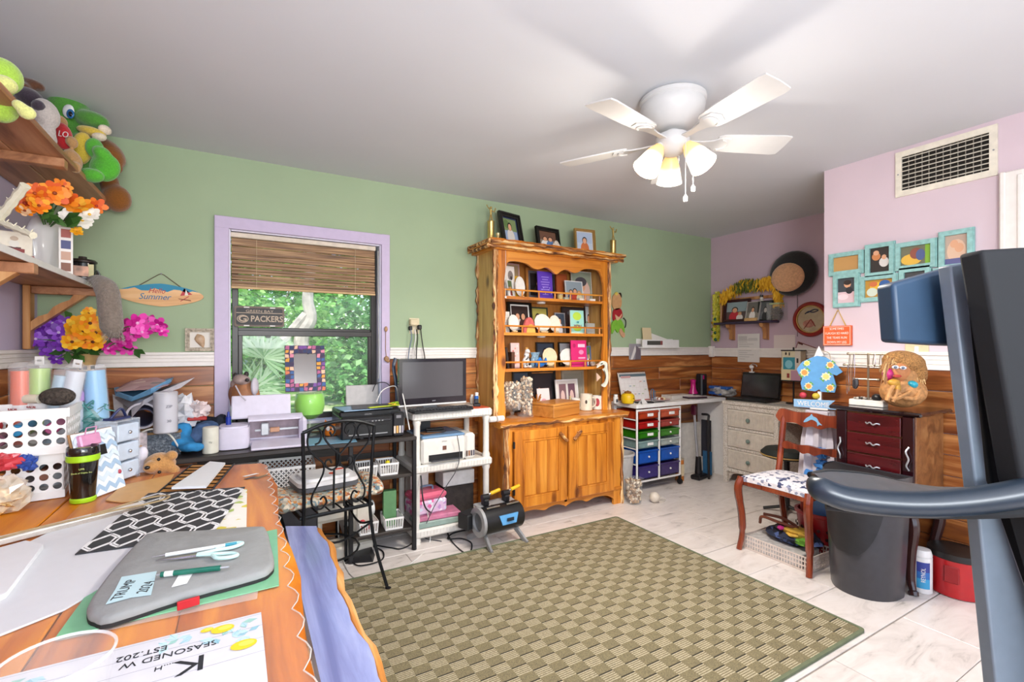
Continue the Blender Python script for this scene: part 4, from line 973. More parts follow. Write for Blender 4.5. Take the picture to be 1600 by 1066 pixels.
# skeleton hand, boxes, photo strip, lantern, ball, tail
d = 1.62; t = thing('bone_ornament', 'bleached cream bone-like branch ornament with knobbly spines on the lower shelf', 'ornament', P(15, 360, d=d))
m = MB()
for a, b_, r0 in (((-8, 350), (40, 290), 7), ((-5, 345), (52, 368), 5)):
    q, w = P(*a, d=d), P(*b_, d=d-.03); k = 9; m.tube([q.lerp(w, i/k) for i in range(k+1)], [(r0+2*(i % 2))*d/FPX*.8 for i in range(k+1)], 7)
    for i in range(1, k):
        c = q.lerp(w, i/k); m.tube([c, c+Vector((.012*(-1)**i, -.006, .016))], [.004, .001], 5)
wb(m, 'bones', mt('#e2dcc4', .7, bump=.2), t)
p = P(20, 380, d=1.66); t = thing('gift_box', 'cream box with a small red stand picture on the lower shelf', 'box', (-.72, P(22, 400, x=-.72).y, 1.597), fc(P(22, 400, x=-.72)))
MB().box(-.02, .05, .018, .135, .08, .085, .002).build('carton', mt('#e6ddca', .6), t); MB().box(-.02, .05, 0, .145, .09, .018, .002).build('red_base', mt('#b01722', .4), t)
pic(.135, .085, [('r', .45, .12, .85, .28, '#7d1b18'), ('r', .52, .28, .78, .34, '#4a1412'), ('e', .65, .48, .10, .16, '#d9d4c9'), ('e', .65, .70, .08, .1, '#b9a48e')], T(-.02, .010, .018) @ FRONT).build('label', None, t)
t = thing('photo_strip', 'white folded photo booth strip standing like an easel by the white vase', 'photo', (-.67, 1.36*0+P(103, 420, x=-.67).y, 1.596), fc(P(103, 420, x=-.67)))
for s, nm in ((1, 'strip'), (-1, 'strip')):
    m = pic(.045, .20, [('r', 0, 0, 1, 1, '#efeae4')]+[('r', .15, .06+.24*k, .85, .24+.24*k, ['#8a5a48', '#c9a08a', '#4a4f80', '#a9554a'][k]) for k in range(4)], T(0, -.02*s, 0) @ RX(R(9*s)) @ FRONT); m.build(nm, None, t)
MB().box(.03, .02, 0, .09, .01, .045).build('small_photo', mt('#b98a70', .5, var=.3), t)
p = P(130, 410, x=-.73); t = thing('tin_lantern', 'black lidded tin canister with a handle near the end of the lower shelf', 'tin', (-.69, P(132, 410, x=-.69).y-.03, 1.596), fc(P(132, 410, x=-.69)))
MB().cyl(0, 0, 0, .052, .10, 22, b=.004).build('body', mt('#1c1d1e', .2, .3, coat=.4), t); MB().lathe([(.055, .10), (.057, .108), (.05, .116), (.018, .122), (.016, .132), (.001, .134)], 22).build('lid', mt('#4f4a46', .25, .7), t)
MB().tube(curve([(-.055, 0, .07), (-.06, -.03, .04), (0, -.058, .02), (.06, -.03, .04), (.055, 0, .07)]), .003, 6).build('handle', SILVER, t); MB().box(.03, -.048, .01, .022, .012, .08).build('label', mt('#d8cf9a', .5), t)
p = P(158, 427, x=-.70); solo(MB().sph(0, 0, .04, .041, n=20), 'ornament_ball', mt('#3a2a2c', .15, coat=.5), 'dark brown glossy ball at the end of the lower shelf', 'ball', (-.665, 3.16, 1.596))
pts = [P(138, 436, d=2.28), P(155, 440, d=2.26), P(168, 456, d=2.25), P(172, 485, d=2.25), P(175, 512, d=2.25), P(178, 528, d=2.25)]
c = curve(pts, 6); m = MB(); m.tube(c, [.012+.035*min(1, i/10)*(1 if i < 24 else max(.3, (31-i)/7)) for i in range(len(c))], 12)
t = thing('fur_tail', 'grey brown furry tail hanging down from the lower shelf', 'fur tail', pts[0]); blob(wb(m, 'tail', fur('#84776c', 90, .8), t), .008, 2)
rnd = random.Random(9); m = MB()
for i in range(900):
    k = rnd.randint(5, len(c)-1); a = rnd.uniform(0, 6.28); r_ = .03; p = c[k]+Vector((cos(a)*r_, sin(a)*r_, rnd.uniform(-.01, .01))); q = p+Vector((cos(a)*.014, sin(a)*.014, -.022)); m.add([p, p+Vector((.0016, .001, 0)), q], [(0, 1, 2)], None, rnd.choice(['#8c8078', '#a39890', '#6e635a']))
wb(m, 'hair', None, t, smooth=0, kind='stuff')
# ================================================================== on the green wall, left
t = thing('surfboard_sign', 'wooden surfboard sign reading Hello Summer hanging on the green wall', 'sign', (-.40, YB, 1.573), 0)
o = ell(0, 0, .205, .066, 40); o = [(x, y*(1-.25*abs(x)/.205)) for x, y in o]
MB().prism(o, .010, FRONT @ T(0, 0, .002)).build('board', wood('sign_wood', '#c98f55', '#e0ad74', '#ecc28d', 0, 1, .5, False, 0, .03), t)
wv = [(x, y) for x, y in o if y > .02]; wv.sort(key=lambda q: -q[0])
m = MB(); M_ = FRONT @ T(0, 0, .0125)
bl = wv+[(-.15+.30*i/10, .028+.010*sin(i*1.9)) for i in range(11)]
m.add([(x, y, 0) for x, y in reversed(bl)], [tuple(range(len(bl)))], M_, '#1f86a8'); wb_ = m.build('wave_print', None, t)
m = MB(); m.add([(.11, .045, 0), (.09, .0, 0), (.15, .01, 0)], [(0, 1, 2)], M_, '#b8323a'); m.add([(.118, .04, .0003), (.112, .003, .0003), (.13, .006, .0003)], [(0, 1, 2)], M_, '#e9ddd0'); m.add([(.08, -.015, 0), (.085, -.02, 0), (.145, -.03, 0), (.14, -.022, 0)], [(0, 1, 2, 3)], M_, '#8a4b2a'); m.add([(.09, -.03, 0), (.094, -.032, 0), (.135, -.002, 0), (.13, 0, 0)], [(0, 1, 2, 3)], M_, '#b8323a')
m.build('umbrella_print', None, t)
text('lettering', 'Hello', .042, mt('#b8323a', .5), t, FRONT @ T(-.02, .022, .0135), shear=.35, sx=.85)
text('lettering', 'Summer', .048, mt('#1f6f9a', .5), t, FRONT @ T(-.03, -.012, .0135), shear=.35, sx=.9)
MB().tube([(-.10, -.008, .05), (-.012, -.004, .118), (.0, -.006, .122), (.012, -.004, .118), (.10, -.008, .045)], .0022, 6).build('hanging_wire', mt('#5c4a38', .6), t)
MB().sph(0, -.004, .123, .005).build('nail', GREY, t)
t = frame('shell_picture', 'small square picture of a whelk shell in a whitewashed frame left of the window', (-.213, YB, 1.250), .145, .135, .022, mt('#b9ad9a', .8, var=.25, scale=60, bump=.4), [('r', 0, 0, 1, 1, '#dcd6cc')], cat='picture', dp=.014)
m = MB().lathe([(.002, -.05), (.012, -.035), (.024, -.005), (.026, .012), (.018, .024), (.010, .03), (.002, .036)], 14, T(0, -.008, .068) @ RX(0) @ RY(R(-20)), sy=.5); m.build('shell', mt('#c5a483', .4, var=.15), t)
# bouquet in the corner
vx, vyy = P(134, 600, d=2.45).x, P(134, 600, d=2.45).y
t = thing('ceramic_vase', 'tall tan ceramic vase with a flared mouth holding the bright silk bouquet', 'vase', (vx, vyy, .715))
MB().lathe([(.05, 0), (.068, .02), (.07, .12), (.055, .26), (.034, .38), (.032, .44), (.045, .50), (.058, .525), (.054, .525), (.04, .50), (.027, .44), (.03, .38)], 26).build('body', mt('#c2a06a', .35, var=.15, scale=15, coat=.3), t)
fl = []; rnd = random.Random(12)
for u, v, r_ in ((62, 510, 15), (82, 505, 16), (72, 528, 17), (92, 520, 15), (55, 530, 14), (85, 548, 14), (98, 538, 15), (76, 545, 13), (100, 505, 12), (88, 562, 10)): fl.append((u, v, 2.38+rnd.uniform(-.05, .05), r_, PU, '#d9c0ee', 6))
for u, v, r_ in ((118, 510, 17), (122, 525, 19), (140, 505, 16), (150, 520, 16), (138, 490, 10), (145, 535, 15), (112, 535, 15), (158, 512, 14), (130, 518, 16)): fl.append((u, v, 2.34+rnd.uniform(-.05, .05), r_, YE+['#f08a1c'], '#5a2a10', 10))
for u, v, r_ in ((178, 538, 15), (192, 532, 16), (185, 512, 14), (200, 512, 15), (214, 505, 17), (222, 520, 14), (246, 508, 15), (252, 518, 11), (168, 545, 14), (198, 545, 13), (234, 503, 12), (205, 522, 12)): fl.append((u, v, 2.48+rnd.uniform(-.03, .06), r_, MG, '#f0b0dc', 6))
bouquet('silk_bouquet', 'purple, yellow and magenta silk flowers spreading from the tan vase in the corner', (vx, vyy, 1.20), fl, leaves=[(135, 545, 2.4, 22), (120, 552, 2.35, 20), (105, 548, 2.38, 22), (150, 548, 2.42, 20), (210, 545, 2.55, 18), (115, 500, 2.45, 20)])
# ================================================================== crates and craft clutter on the far end of the table
TZ = .7705
def holes(m, w, h, nx, ny, r, M_, t=.004, z0=0):
    cw, ch = w/nx, h/ny
    for i in range(nx):
        for j in range(ny):
            cx, cy = -w/2+cw*(i+.5), z0+ch*(j+.5); o = []; q = []
            ac = math.atan2(ch, cw)
            for a in sorted([ac, pi-ac, pi+ac, 2*pi-ac, 0, pi/2, pi, 3*pi/2]+[ac*.5, ac+(pi/2-ac)*.5, pi-ac*.5, pi/2+(pi/2-ac)*.5, pi+ac*.5, pi+ac+(pi/2-ac)*.5, 2*pi-ac*.5, 1.5*pi+(pi/2-ac)*.5]):
                c, s = cos(a), sin(a); f = min(cw/2/abs(c) if abs(c) > 1e-6 else 9, ch/2/abs(s) if abs(s) > 1e-6 else 9)
                o.append((cx+c*f, cy+s*f)); q.append((cx+r*c, cy+r*s))
            m.ring(o, q, t, M_)
def crate(label, x, y, z, w, dp, h, rz):
    t = thing('storage_crate', label, 'crate', (x, y, z), rz); m = MB()
    for M_, ww in ((T(0, -dp/2+.004, 0) @ FRONT, w), (T(w/2-.004, 0, 0) @ RZ(pi/2) @ FRONT, dp), (T(-w/2+.004, 0, 0) @ RZ(-pi/2) @ FRONT, dp), (T(0, dp/2-.004, 0) @ RZ(pi) @ FRONT, w)):
        holes(m, ww, h-.055, max(4, round(ww/.034)), 3, .0115, M_, .004, .025)
        m.prism([(-ww/2, 0), (ww/2, 0), (ww/2, .025), (-ww/2, .025)], .006, M_); m.prism([(-ww/2, h-.03), (ww/2, h-.03), (ww/2, h), (-ww/2, h)], .009, M_)
    m.build('wall', WPL, t); MB().box(0, 0, 0, w-.004, dp-.004, .006).build('base', WPL, t); return t
crate('lower white perforated crate of the stack standing on the table', -.715, 2.235, TZ, .36, .24, .152, R(8))
crate('upper white perforated crate holding craft supplies, stacked on the other crate', -.70, 2.22, TZ+.153, .37, .24, .150, R(5))
rnd = random.Random(11)
for zc, nm, cc in ((TZ+.153, 'upper', ['#22201f', '#6a6a66', '#26232a', '#b81c2a', '#7a4a5c', '#1c86b8', '#7e7a74', '#9a3a6c']), (TZ, 'lower', ['#8a5a48', '#3a2a2a', '#b9a596', '#c97a3a', '#9a8f8a', '#6a3f2c'])):
    for i, c in enumerate(cc):
        a = R(5); px_ = -.70+(-.15+.043*i)*cos(a) if nm == 'upper' else -.69-.14+.052*i
        solo(MB().cyl(0, 0, 0, .019, .17, 12, M=RX(-pi/2), b=.003), 'paint_bottle', mt(c, .4), '%s bottle lying in the %s white crate, %s from the left' % (['black', 'grey', 'dark violet', 'red', 'mauve', 'blue', 'stone grey', 'purple'][i] if nm == 'upper' else ['brown', 'blackish', 'beige', 'orange', 'pale grey', 'dark brown'][i], nm, ['first', 'second', 'third', 'fourth', 'fifth', 'sixth', 'seventh', 'eighth'][i]), 'bottle', (px_, 2.135+.009*i*0, zc+.03+.03*(i % 2)+.021), a)
for k, (u, v0, v1, wpx, c, lab, lean) in enumerate(((34, 566, 640, 30, '#e2643a', 'clear tube of orange craft vinyl behind the upper crate', 0), (62, 562, 640, 29, '#a8c765', 'clear hang-top pack of lime green craft vinyl beside the orange tube', 0), (90, 572, 640, 22, '#9fb9c9', 'pale blue grey roll of vinyl leaning right, behind its whiter twin', 9), (112, 565, 640, 27, '#c9ced6', 'silver white roll of vinyl leaning right next to the tan vase', 9))):
    p = P(u, 541, y=2.36-.02*(k > 1)); d = dep(p); zt = P(u, v0, d=d).z; h = zt-TZ; r_ = wpx*d/FPX/2
    t = thing('vinyl_roll', lab, 'vinyl roll', (p.x, p.y, TZ), 0, None, ry=R(lean)); t.rotation_euler[2] = 0
    sh_ = h*sin(R(lean)); t.location.x -= sh_*.75; t.location.y = min(t.location.y, 2.385)
    MB().cyl(0, 0, 0, r_*.85, h*.93, 20).build('roll', mt(c, .35, var=.03), t)
    m = MB().cyl(0, 0, 0, r_, h*.97, 20).lathe([(r_, h*.97), (r_*.55, h*.995), (r_*.5, h)], 20); m.build('clear_tube', glass('tube_film', '#f4f4f8', .16, .1), t)
    if k < 2: MB().cyl(0, 0, h*.60, r_*.88, .028, 20).build('paper_band', mt('#ece6e4', .5), t); text('lettering', 'ORACAL', .011, mt('#a8242c', .5), t, RZ(-YAW) @ T(0, -r_-.001, h*.60+.014) @ FRONT)
    if k in (1, 3): MB().ring([(-.016, h*.96), (.016, h*.96), (.016, h+.012), (-.016, h+.012)], [(-.009, h*.985), (.009, h*.985), (.009, h*.998), (-.009, h*.998)], .002, RZ(-YAW) @ FRONT).build('hang_tab', WPL, t)
d = 1.86; p = P(161, 690, d=d); zt = P(161, 566, d=d).z
t = thing('vinyl_roll', 'large sky blue vinyl roll in a clear tube standing taller than the rest', 'vinyl roll', (p.x, p.y, TZ), 0, None, ry=R(-4))
h = zt-TZ; MB().cyl(0, 0, 0, .035, h*.93, 22).build('roll', mt('#6fb3dc', .35, var=.03), t); MB().cyl(0, 0, 0, .039, h*.98, 22, b=.006).build('clear_tube', glass('tube_film2', '#f4f4f8', .2, .08), t)
m = MB()
for a in (-.8, -.2, .4, 1.0): m.box(.0, 0, 0, .012, .003, .012, M=RZ(-YAW+a-.3) @ T(0, -.0395, h*.945))
m.build('dark_tab', BLK, t)
p = P(90, 630, d=1.72); t = thing('hair_roller_brush', 'dark bristly rounded hair piece with a net lying on top of the upper crate', 'hairpiece', (p.x, p.y, TZ+.304), -YAW)
blob(MB().sph(0, 0, .022, .055, .045, .033, 18).sph(.02, -.03, .008, .05, .02, .012).build('hair', mt('#4a4038', .9, var=.4, scale=120, bump=.9), t), .004, 1)
p = P(45, 640, d=1.7); t = thing('foam_brush_roll', 'black and cream roll of tape lying across the crate top', 'tape roll', (p.x, p.y, TZ+.303), -YAW); MB().cyl(-.03, 0, .018, .018, .035, 14, M=RY(0)).build('dark_end', BLK, t); MB().cyl(0, 0, 0, .016, .05, 14, M=T(-.01, 0, .017) @ RY(pi/2)).build('cream_end', mt('#ded4be', .7), t)
m = MB(); rnd = random.Random(2); d = 1.83; c0 = P(140, 652, d=d)
for i in range(70):
    a = c0+Vector((rnd.gauss(0, .02), rnd.gauss(0, .02), rnd.uniform(-.05, .06))); m.tube(curve([a, a+Vector((rnd.uniform(-.03, .03), rnd.uniform(-.02, .02), rnd.uniform(-.03, .03))), a+Vector((rnd.uniform(-.04, .04), rnd.uniform(-.02, .02), rnd.uniform(-.05, .02)))], 3), .0022, 4)
t = thing('shredded_fill', 'teal crinkle-cut paper fill stuffed beside the crates', 'paper fill', c0); wb(m, 'strand', mt('#4c8f8c', .6, var=.2), t, kind='stuff'); wb(MB().sph(c0.x, c0.y, c0.z-.04, .05, .035, .10), 'bag', mt('#5c8f8e', .5, var=.3, scale=40), t)
d = 1.98; p = P(140, 640, d=d); zt = P(138, 600, d=d).z; t = thing('spray_bottle', 'pale bottle with a lavender cap standing behind the crates', 'bottle', (p.x, min(p.y, 2.37), TZ)); h = zt-TZ
MB().cyl(0, 0, 0, .03, h-.05, 18, b=.005).build('body', mt('#c9d3e4', .3), t); MB().lathe([(.032, h-.05), (.032, h-.02), (.024, h-.004), (.001, h)], 18).build('cap', mt('#b78fd0', .35), t)
# travel mug
p = P(130, 783, z=TZ); t = thing('travel_mug', 'black travel mug with lime green bands standing in front of the crates', 'mug', (p.x, p.y, TZ))
MB().lathe([(.030, .014), (.032, .016), (.0355, .07), (.039, .125), (.0405, .135)], 28).build('body', mt('#101010', .1, var=.02, coat=.6), t)
LIME = mt('#9ccb1f', .35, var=.02)
MB().lathe([(.032, 0), (.034, .003), (.034, .012), (.031, .016), (.001, .016)], 28).build('base_ring', LIME, t); MB().lathe([(.041, .133), (.0435, .136), (.0435, .152), (.041, .155)], 28).build('band', LIME, t)
MB().lathe([(.0415, .153), (.043, .158), (.042, .178), (.040, .181), (.036, .176), (.001, .174)], 28).build('lid', mt('#161616', .15, coat=.5), t); MB().box(.008, -.012, .1745, .045, .012, .003).build('lid_slide', LIME, t)
Mx = RZ(-YAW) @ T(0, -.0405, .105) @ FRONT; text('lettering', 'UPR', .008, mt('#b9c96a', .4), t, RZ(fc(p)-.1) @ T(0, -.0395, .112) @ FRONT); text('lettering', 'Dock of Shipto, Inc', .0065, mt('#b9c96a', .4), t, RZ(fc(p)-.1) @ T(0, -.0395, .10) @ FRONT)
# clipboard, book, drawers
p = P(183, 770, z=TZ); t = thing('clipboard', 'chevron patterned clipboard with a pink clip leaning beside the travel mug', 'clipboard', (p.x-.03, p.y, TZ), R(62), None, rx=R(-13))
w, h = .17, .225; MB().box(0, .004, 0, w, .006, h, .001).build('board', mt('#a57a4d', .6), t)
sh_ = [('r', 0, 0, 1, 1, '#dfe6ec')]
for j in range(6):
    y0 = .02+j*.16; col = '#9fb9d3' if j % 2 == 0 else '#c9d8e4'
    for i in range(4): sh_.append(('p', [(.25*i, y0), (.25*i+.125, y0+.08), (.25*i+.25, y0), (.25*i+.25, y0+.08), (.25*i+.125, y0+.16), (.25*i, y0+.08)], col))
pic(w-.004, h-.004, sh_, T(0, -.001, .002) @ FRONT).build('chevron_sheet', None, t); MB().box(-.03, -.012, h-.05, .08, .018, .04, .004).tube([(-.05, -.02, h-.012), (-.05, -.03, h+.01), (-.01, -.03, h+.01), (-.01, -.02, h-.012)], .002, 6).build('clip', mt('#cf8fb3', .35), t)
MB().lathe([(.001, -.004), (.008, 0), (.001, .004)], 12, T(.07, -.006, .06) @ RX(pi/2)).build('heart_charm', mt('#a8384c', .4), t); MB().box(.02, -.006, h-.09, .03, .004, .035).build('black_clip', BLK, t)
p = P(160, 775, z=TZ); t = thing('notebook', 'dark red bound notebook standing on edge behind the travel mug', 'book', (p.x-.035, p.y+.03, TZ), R(78)); MB().box(0, 0, 0, .11, .018, .17, .002).build('cover', mt('#8a1f22', .5), t); MB().box(.002, 0, .003, .109, .013, .164).build('pages', mt('#d9cfbf', .8), t)
p = P(200, 748, z=TZ); t = thing('drawer_organizer', 'clear acrylic mini drawer tower with pale blue drawers behind the clipboard', 'organizer', (p.x-.03, p.y+.0, TZ), R(62))
m = MB()
for s in (-1, 1): m.box(s*.055, 0, 0, .004, .08, .23)
m.box(0, 0, .226, .11, .08, .004); m.box(0, .038, 0, .11, .004, .23); m.build('case', glass('acrylic', '#dfe8f2', .3, .05), t)
for k in range(3):
    q = MB().box(0, -.004, .006+.072*k, .104, .074, .064, .004).build('drawer', mt('#c3d0e0', .3, var=.05), t); MB().sph(0, -.045, .038+.072*k, .007).build('knob', CHROME, q)
m = MB().box(-.005, .0, .231, .08, .04, .008).tube(curve([(-.04, 0, .235), (0, -.01, .27), (.04, 0, .235)]), .005, 8); m.build('scissors_handle', mt('#27305a', .4), t)
# teddy lying down
d = 1.93; t = thing('teddy_bear', 'tan teddy bear in a white shirt lying on its side at the table end', 'plush toy', P(245, 742, d=d))
m = MB(); E_(m, 250, 725, d, 22, 18); E_(m, 236, 730, d-.05, 11, 10); E_(m, 268, 712, d, 9, 8); E_(m, 272, 735, d, 8, 8); E_(m, 216, 703, d+.02, 8, 8); blob(wb(m, 'head', fur('#b5834a'), t), .005)
m = MB(); E_(m, 218, 730, d+.02, 14, 18); E_(m, 220, 712, d, 9, 15, 10, 15); blob(wb(m, 'shirt', mt('#dcd6e2', .9, bump=.2), t), .005)
m = MB(); E_(m, 230, 731, d-.075, 4, 3, 4); E_(m, 248, 718, d-.06, 2.5, 2.5, 2.5); E_(m, 249, 738, d-.06, 2.5, 2.5, 2.5); wb(m, 'face', mt('#1a1412', .2), t)
# crinkled gift bag and cellophane at the left edge
rnd = random.Random(8); d = 1.42; p = P(8, 785, d=d); m = MB(); g = []
def crumple(x0, y0, z0, rx, ry, rz, seed, amp=.3, n=9):
    r_ = random.Random(seed); m = MB(); nn = 12; pr = []
    v = []; f = []
    for j in range(n+1):
        for i in range(nn):
            a = 2*pi*i/nn; b_ = pi*j/n; k = 1+r_.uniform(-amp, amp)*(0 < j < n); v.append((x0+rx*cos(a)*sin(b_)*k, y0+ry*sin(a)*sin(b_)*k, z0+max(-rz, -rz*cos(b_)*k)))
    for j in range(n):
        for i in range(nn): k = (i+1) % nn; f.append((j*nn+i, j*nn+k, (j+1)*nn+k, (j+1)*nn+i))
    m.add(v, f); return m
pp = P(4, 795, d=1.45)
t = thing('cellophane_bag', 'crumpled clear cellophane bag of gold bits at the left edge of the table', 'bag', (pp.x, pp.y, TZ)); wb(crumple(pp.x, pp.y, TZ+.055, .06, .05, .055, 3, .25), 'film', glass('cellophane', '#f6ead2', .35, .05), t, smooth=0)
wb(crumple(pp.x, pp.y, TZ+.035, .045, .04, .035, 5, .4), 'filling', spots('gold_bits', '#b98a4a', ['#e3c58a', '#8a5c2a', '#f0dfb5', '#6e431c'], 90, .4), t, smooth=0)
pp = P(12, 722, d=1.5); t = thing('foil_packet', 'red and blue crumpled foil packet on the cellophane bag', 'packet', (pp.x, pp.y, pp.z-.02)); wb(crumple(pp.x, pp.y, pp.z, .04, .03, .025, 6, .35), 'red_part', mt('#c23a44', .3), t, smooth=0); wb(crumple(pp.x+.045, pp.y, pp.z-.008, .025, .02, .025, 9, .35), 'blue_part', mt('#2e4fa0', .3), t, smooth=0)
# ================================================================== flat things on the table
def flat(name, label, cat, pix, z, th, mat, uv=None):
    pts = [P(u, v, z=z) for u, v in pix]; c = sum(pts, Vector())/len(pts)
    m = MB().prism([(p.x-c.x, p.y-c.y) for p in pts], th); return solo(m, name, mat, label, cat, (c.x, c.y, z))
z0 = TZ
flat('foam_board', 'big white foam board lying on the table under the pattern sheet', 'board', [(0, 995), (-60, 900), (110, 818), (225, 790), (350, 790), (292, 850), (180, 908), (100, 955)], z0, .004, mt('#cdced2', .5, var=.01))
flat('envelope', 'brown card envelope lying near the teddy bear', 'envelope', [(272, 742), (252, 782), (190, 786), (165, 783), (190, 760)], z0, .003, mt('#cf9f63', .5, var=.03))
t = flat('tile_sample', 'white oblong board lying across the wire trivet at the far table end', 'board', [(328, 724), (352, 726), (322, 763), (268, 765)], z0+.014, .008, mt('#dfe2e4', .35, var=.01))
tr_ = thing('wire_trivet', 'black wire cooling rack under the white oblong board', 'rack', P(310, 748, z=z0)); m = MB(); A, B_, C_, D_ = [P(u, v, z=z0+.007) for u, v in ((300, 726), (366, 725), (330, 768), (246, 770))]
for i in range(9): m.tube([A.lerp(D_, i/8), B_.lerp(C_, i/8)], .0022, 5)
for i in range(2): m.tube([A.lerp(B_, i), D_.lerp(C_, i)], .003, 5)
m.tube([D_+Vector((0, 0, 0)), D_+Vector((0, -.01, -.007))], .004, 5); wb(m, 'wires', IRON, tr_)
flat('wood_slats', 'reddish brown bamboo mat under the wire rack', 'mat', [(300, 728), (362, 728), (326, 768), (250, 769)], z0, .0035, wood('bamboo_mat', '#8a5527', '#b9803f', '#cf9b57', 0, 3, .5, False))
flat('floral_sheet', 'white sheet with a faint green and yellow floral print beside the pattern board', 'paper', [(386, 765), (385, 838), (320, 842), (352, 770)], z0, .0012, spots('floral_paper', '#e6e3da', ['#e6e3da', '#e9e6de', '#e3e0d8', '#a9bd6a', '#e6e3da', '#d8c84a'], 40, .6, 0, .4))
# black geometric board, with the pattern as raised print
pix = [(232, 772), (383, 762), (330, 838), (117, 868)]; q4 = [P(u, v, z=z0+.0045) for u, v in pix]; c0 = sum(q4, Vector())/4
t = thing('pattern_board', 'black board with a white interlaced geometric pattern lying on the foam board', 'board', c0); wb(MB().prism([(p.x, p.y) for p in q4], .003, T(0, 0, z0+.0045)), 'board', mt('#2b2c30', .5, var=.02), t)
def bil(a, b_, zz): 
    p = q4[3].lerp(q4[2], a).lerp(q4[0].lerp(q4[1], a), b_); return Vector((p.x, p.y, zz))
m = MB(); NX, NY = 5, 3.999
def seg(a, b_, w=.0026):
    a, b_ = bil(*a, z0+.0078), bil(*b_, z0+.0078); d_ = (b_-a).normalized(); s_ = Vector((-d_.y, d_.x, 0))*w; m.add([a-s_, b_-s_, b_+s_, a+s_], [(0, 1, 2, 3)], None, '#e8e8e8')
for i in range(NX):
    for j in range(4):
        cx, cy = (i+.5)/NX, (j+.5)/4; dx, dy = .5/NX, .5/4
        if cx+dx > .99 or i == 0 and False: dx_ = dx*.98
        for o in (.0, .18):
            k = 1-o; pts = [(cx-dx*k, cy-dy*.45*k), (cx-dx*.15, cy-dy*.9*k), (cx+dx*k, cy-dy*.2*k), (cx+dx*k, cy+dy*.45*k), (cx+dx*.15, cy+dy*.9*k), (cx-dx*k, cy+dy*.2*k)]
            for e in range(6): seg(pts[e], pts[(e+1) % 6])
wb(m, 'pattern', None, t)
# plank with twine, white box lid
a, b_ = P(-8, 848, z=z0+.01), P(222, 790, z=z0+.01); mid = (a+b_)/2; ang = math.atan2(b_.y-a.y, b_.x-a.x); L_ = (b_-a).length
t = thing('wooden_stake', 'whitewashed wooden plank tied with twine lying across the table', 'plank', (mid.x, mid.y, z0+.0045), ang); MB().box(0, 0, 0, L_, .035, .014, .001).build('plank', mt('#ded8d0', .7, var=.06), t); MB().box(0, -.0165, .001, L_*.99, .002, .010).build('edge', mt('#9a7a5c', .8), t)
c = [(L_*.5-.03+.10*cos(q), .012*sin(q*2)-.01+.026*sin(q), .018) for q in [i*.4 for i in range(32)]]
MB().tube(c, .0028, 6).build('twine_coil', mt('#9a8563', .95, bump=.5), t); MB().tube(curve([(-L_*.5, -.012, .017), (-.08, -.006, .0175), (.05, -.018, .017), (L_*.5-.1, -.01, .018)]), .0026, 6).build('twine', mt('#9a8563', .95, bump=.5), t)
flat('white_tray', 'white card box lid lying on the foam board at the near left', 'box', [(-40, 960), (-60, 880), (40, 852), (68, 858), (10, 935)], z0+.0045, .012, mt('#d6d7da', .5, var=.01))
# green folder, plastic sleeve and grey padded sleeve
flat('plastic_sleeve', 'clear plastic sheet protector under the green folder', 'sleeve', [(85, 1003), (150, 905), (410, 845), (402, 936)], z0+.0002, .0006, glass('sleeve_film', '#f3e4da', .22, .1))
flat('green_folder', 'mint green folder under the grey padded sleeve', 'folder', [(85, 1000), (172, 880), (433, 828), (436, 916)], z0+.001, .002, mt('#79b78d', .25, var=.03, coat=.3))
pix = [(137, 966), (142, 944), (180, 893), (222, 848), (240, 840), (320, 836), (402, 830), (416, 834), (422, 855), (428, 884), (422, 897), (400, 908), (290, 938), (175, 975), (148, 974)]
pts = [P(u, v-4, z=z0+.014) for u, v in pix]; cp = curve([Vector((p.x, p.y, 0)) for p in pts], 3, True); cc = sum(cp, Vector())/len(cp)
t = thing('padded_sleeve', 'grey padded laptop sleeve with scissors and tools on top', 'sleeve', (cc.x, cc.y, z0+.0035))
lo = [((p-cc).x, (p-cc).y) for p in cp]; m = MB(); v = []; n = len(lo)
for sc_, z in ((.96, 0), (1, .004), (1.005, .010), (.985, .017), (.94, .0205), (.6, .022)): v += [(x*sc_, y*sc_, z) for x, y in lo]
f = [tuple(reversed(range(n)))]+[(j*n+i, j*n+(i+1) % n, (j+1)*n+(i+1) % n, (j+1)*n+i) for j in range(5) for i in range(n)]+[tuple(range(5*n, 6*n))]
area = sum(lo[i][0]*lo[(i+1) % n][1]-lo[(i+1) % n][0]*lo[i][1] for i in range(n))
if area < 0: f = [tuple(reversed(q)) for q in f]
m.add(v, f); m.build('padding', mt('#8b8d8c', .75, var=.05, scale=25, bump=.3), t, smooth=60)
MB().prism([(x*1.004, y*1.004) for x, y in lo], .007).build('zip_edge', mt('#1b1b1c', .7), t)
zs = z0+.0262
def cam_flat(u, v, z): p = P(u, v, z=z); return Vector((p.x, p.y, z))
p, q = cam_flat(277, 948, z0+.012), cam_flat(312, 938, z0+.012); m = MB(); mm = (p+q)/2; an = math.atan2(q.y-p.y, q.x-p.x)
wb(MB().box(0, 0, -.008, (q-p).length, .006, .016, .001, M=T(mm.x, mm.y-.004, z0+.014) @ RZ(an)), 'red_tag', mt('#b3131f', .5), t)
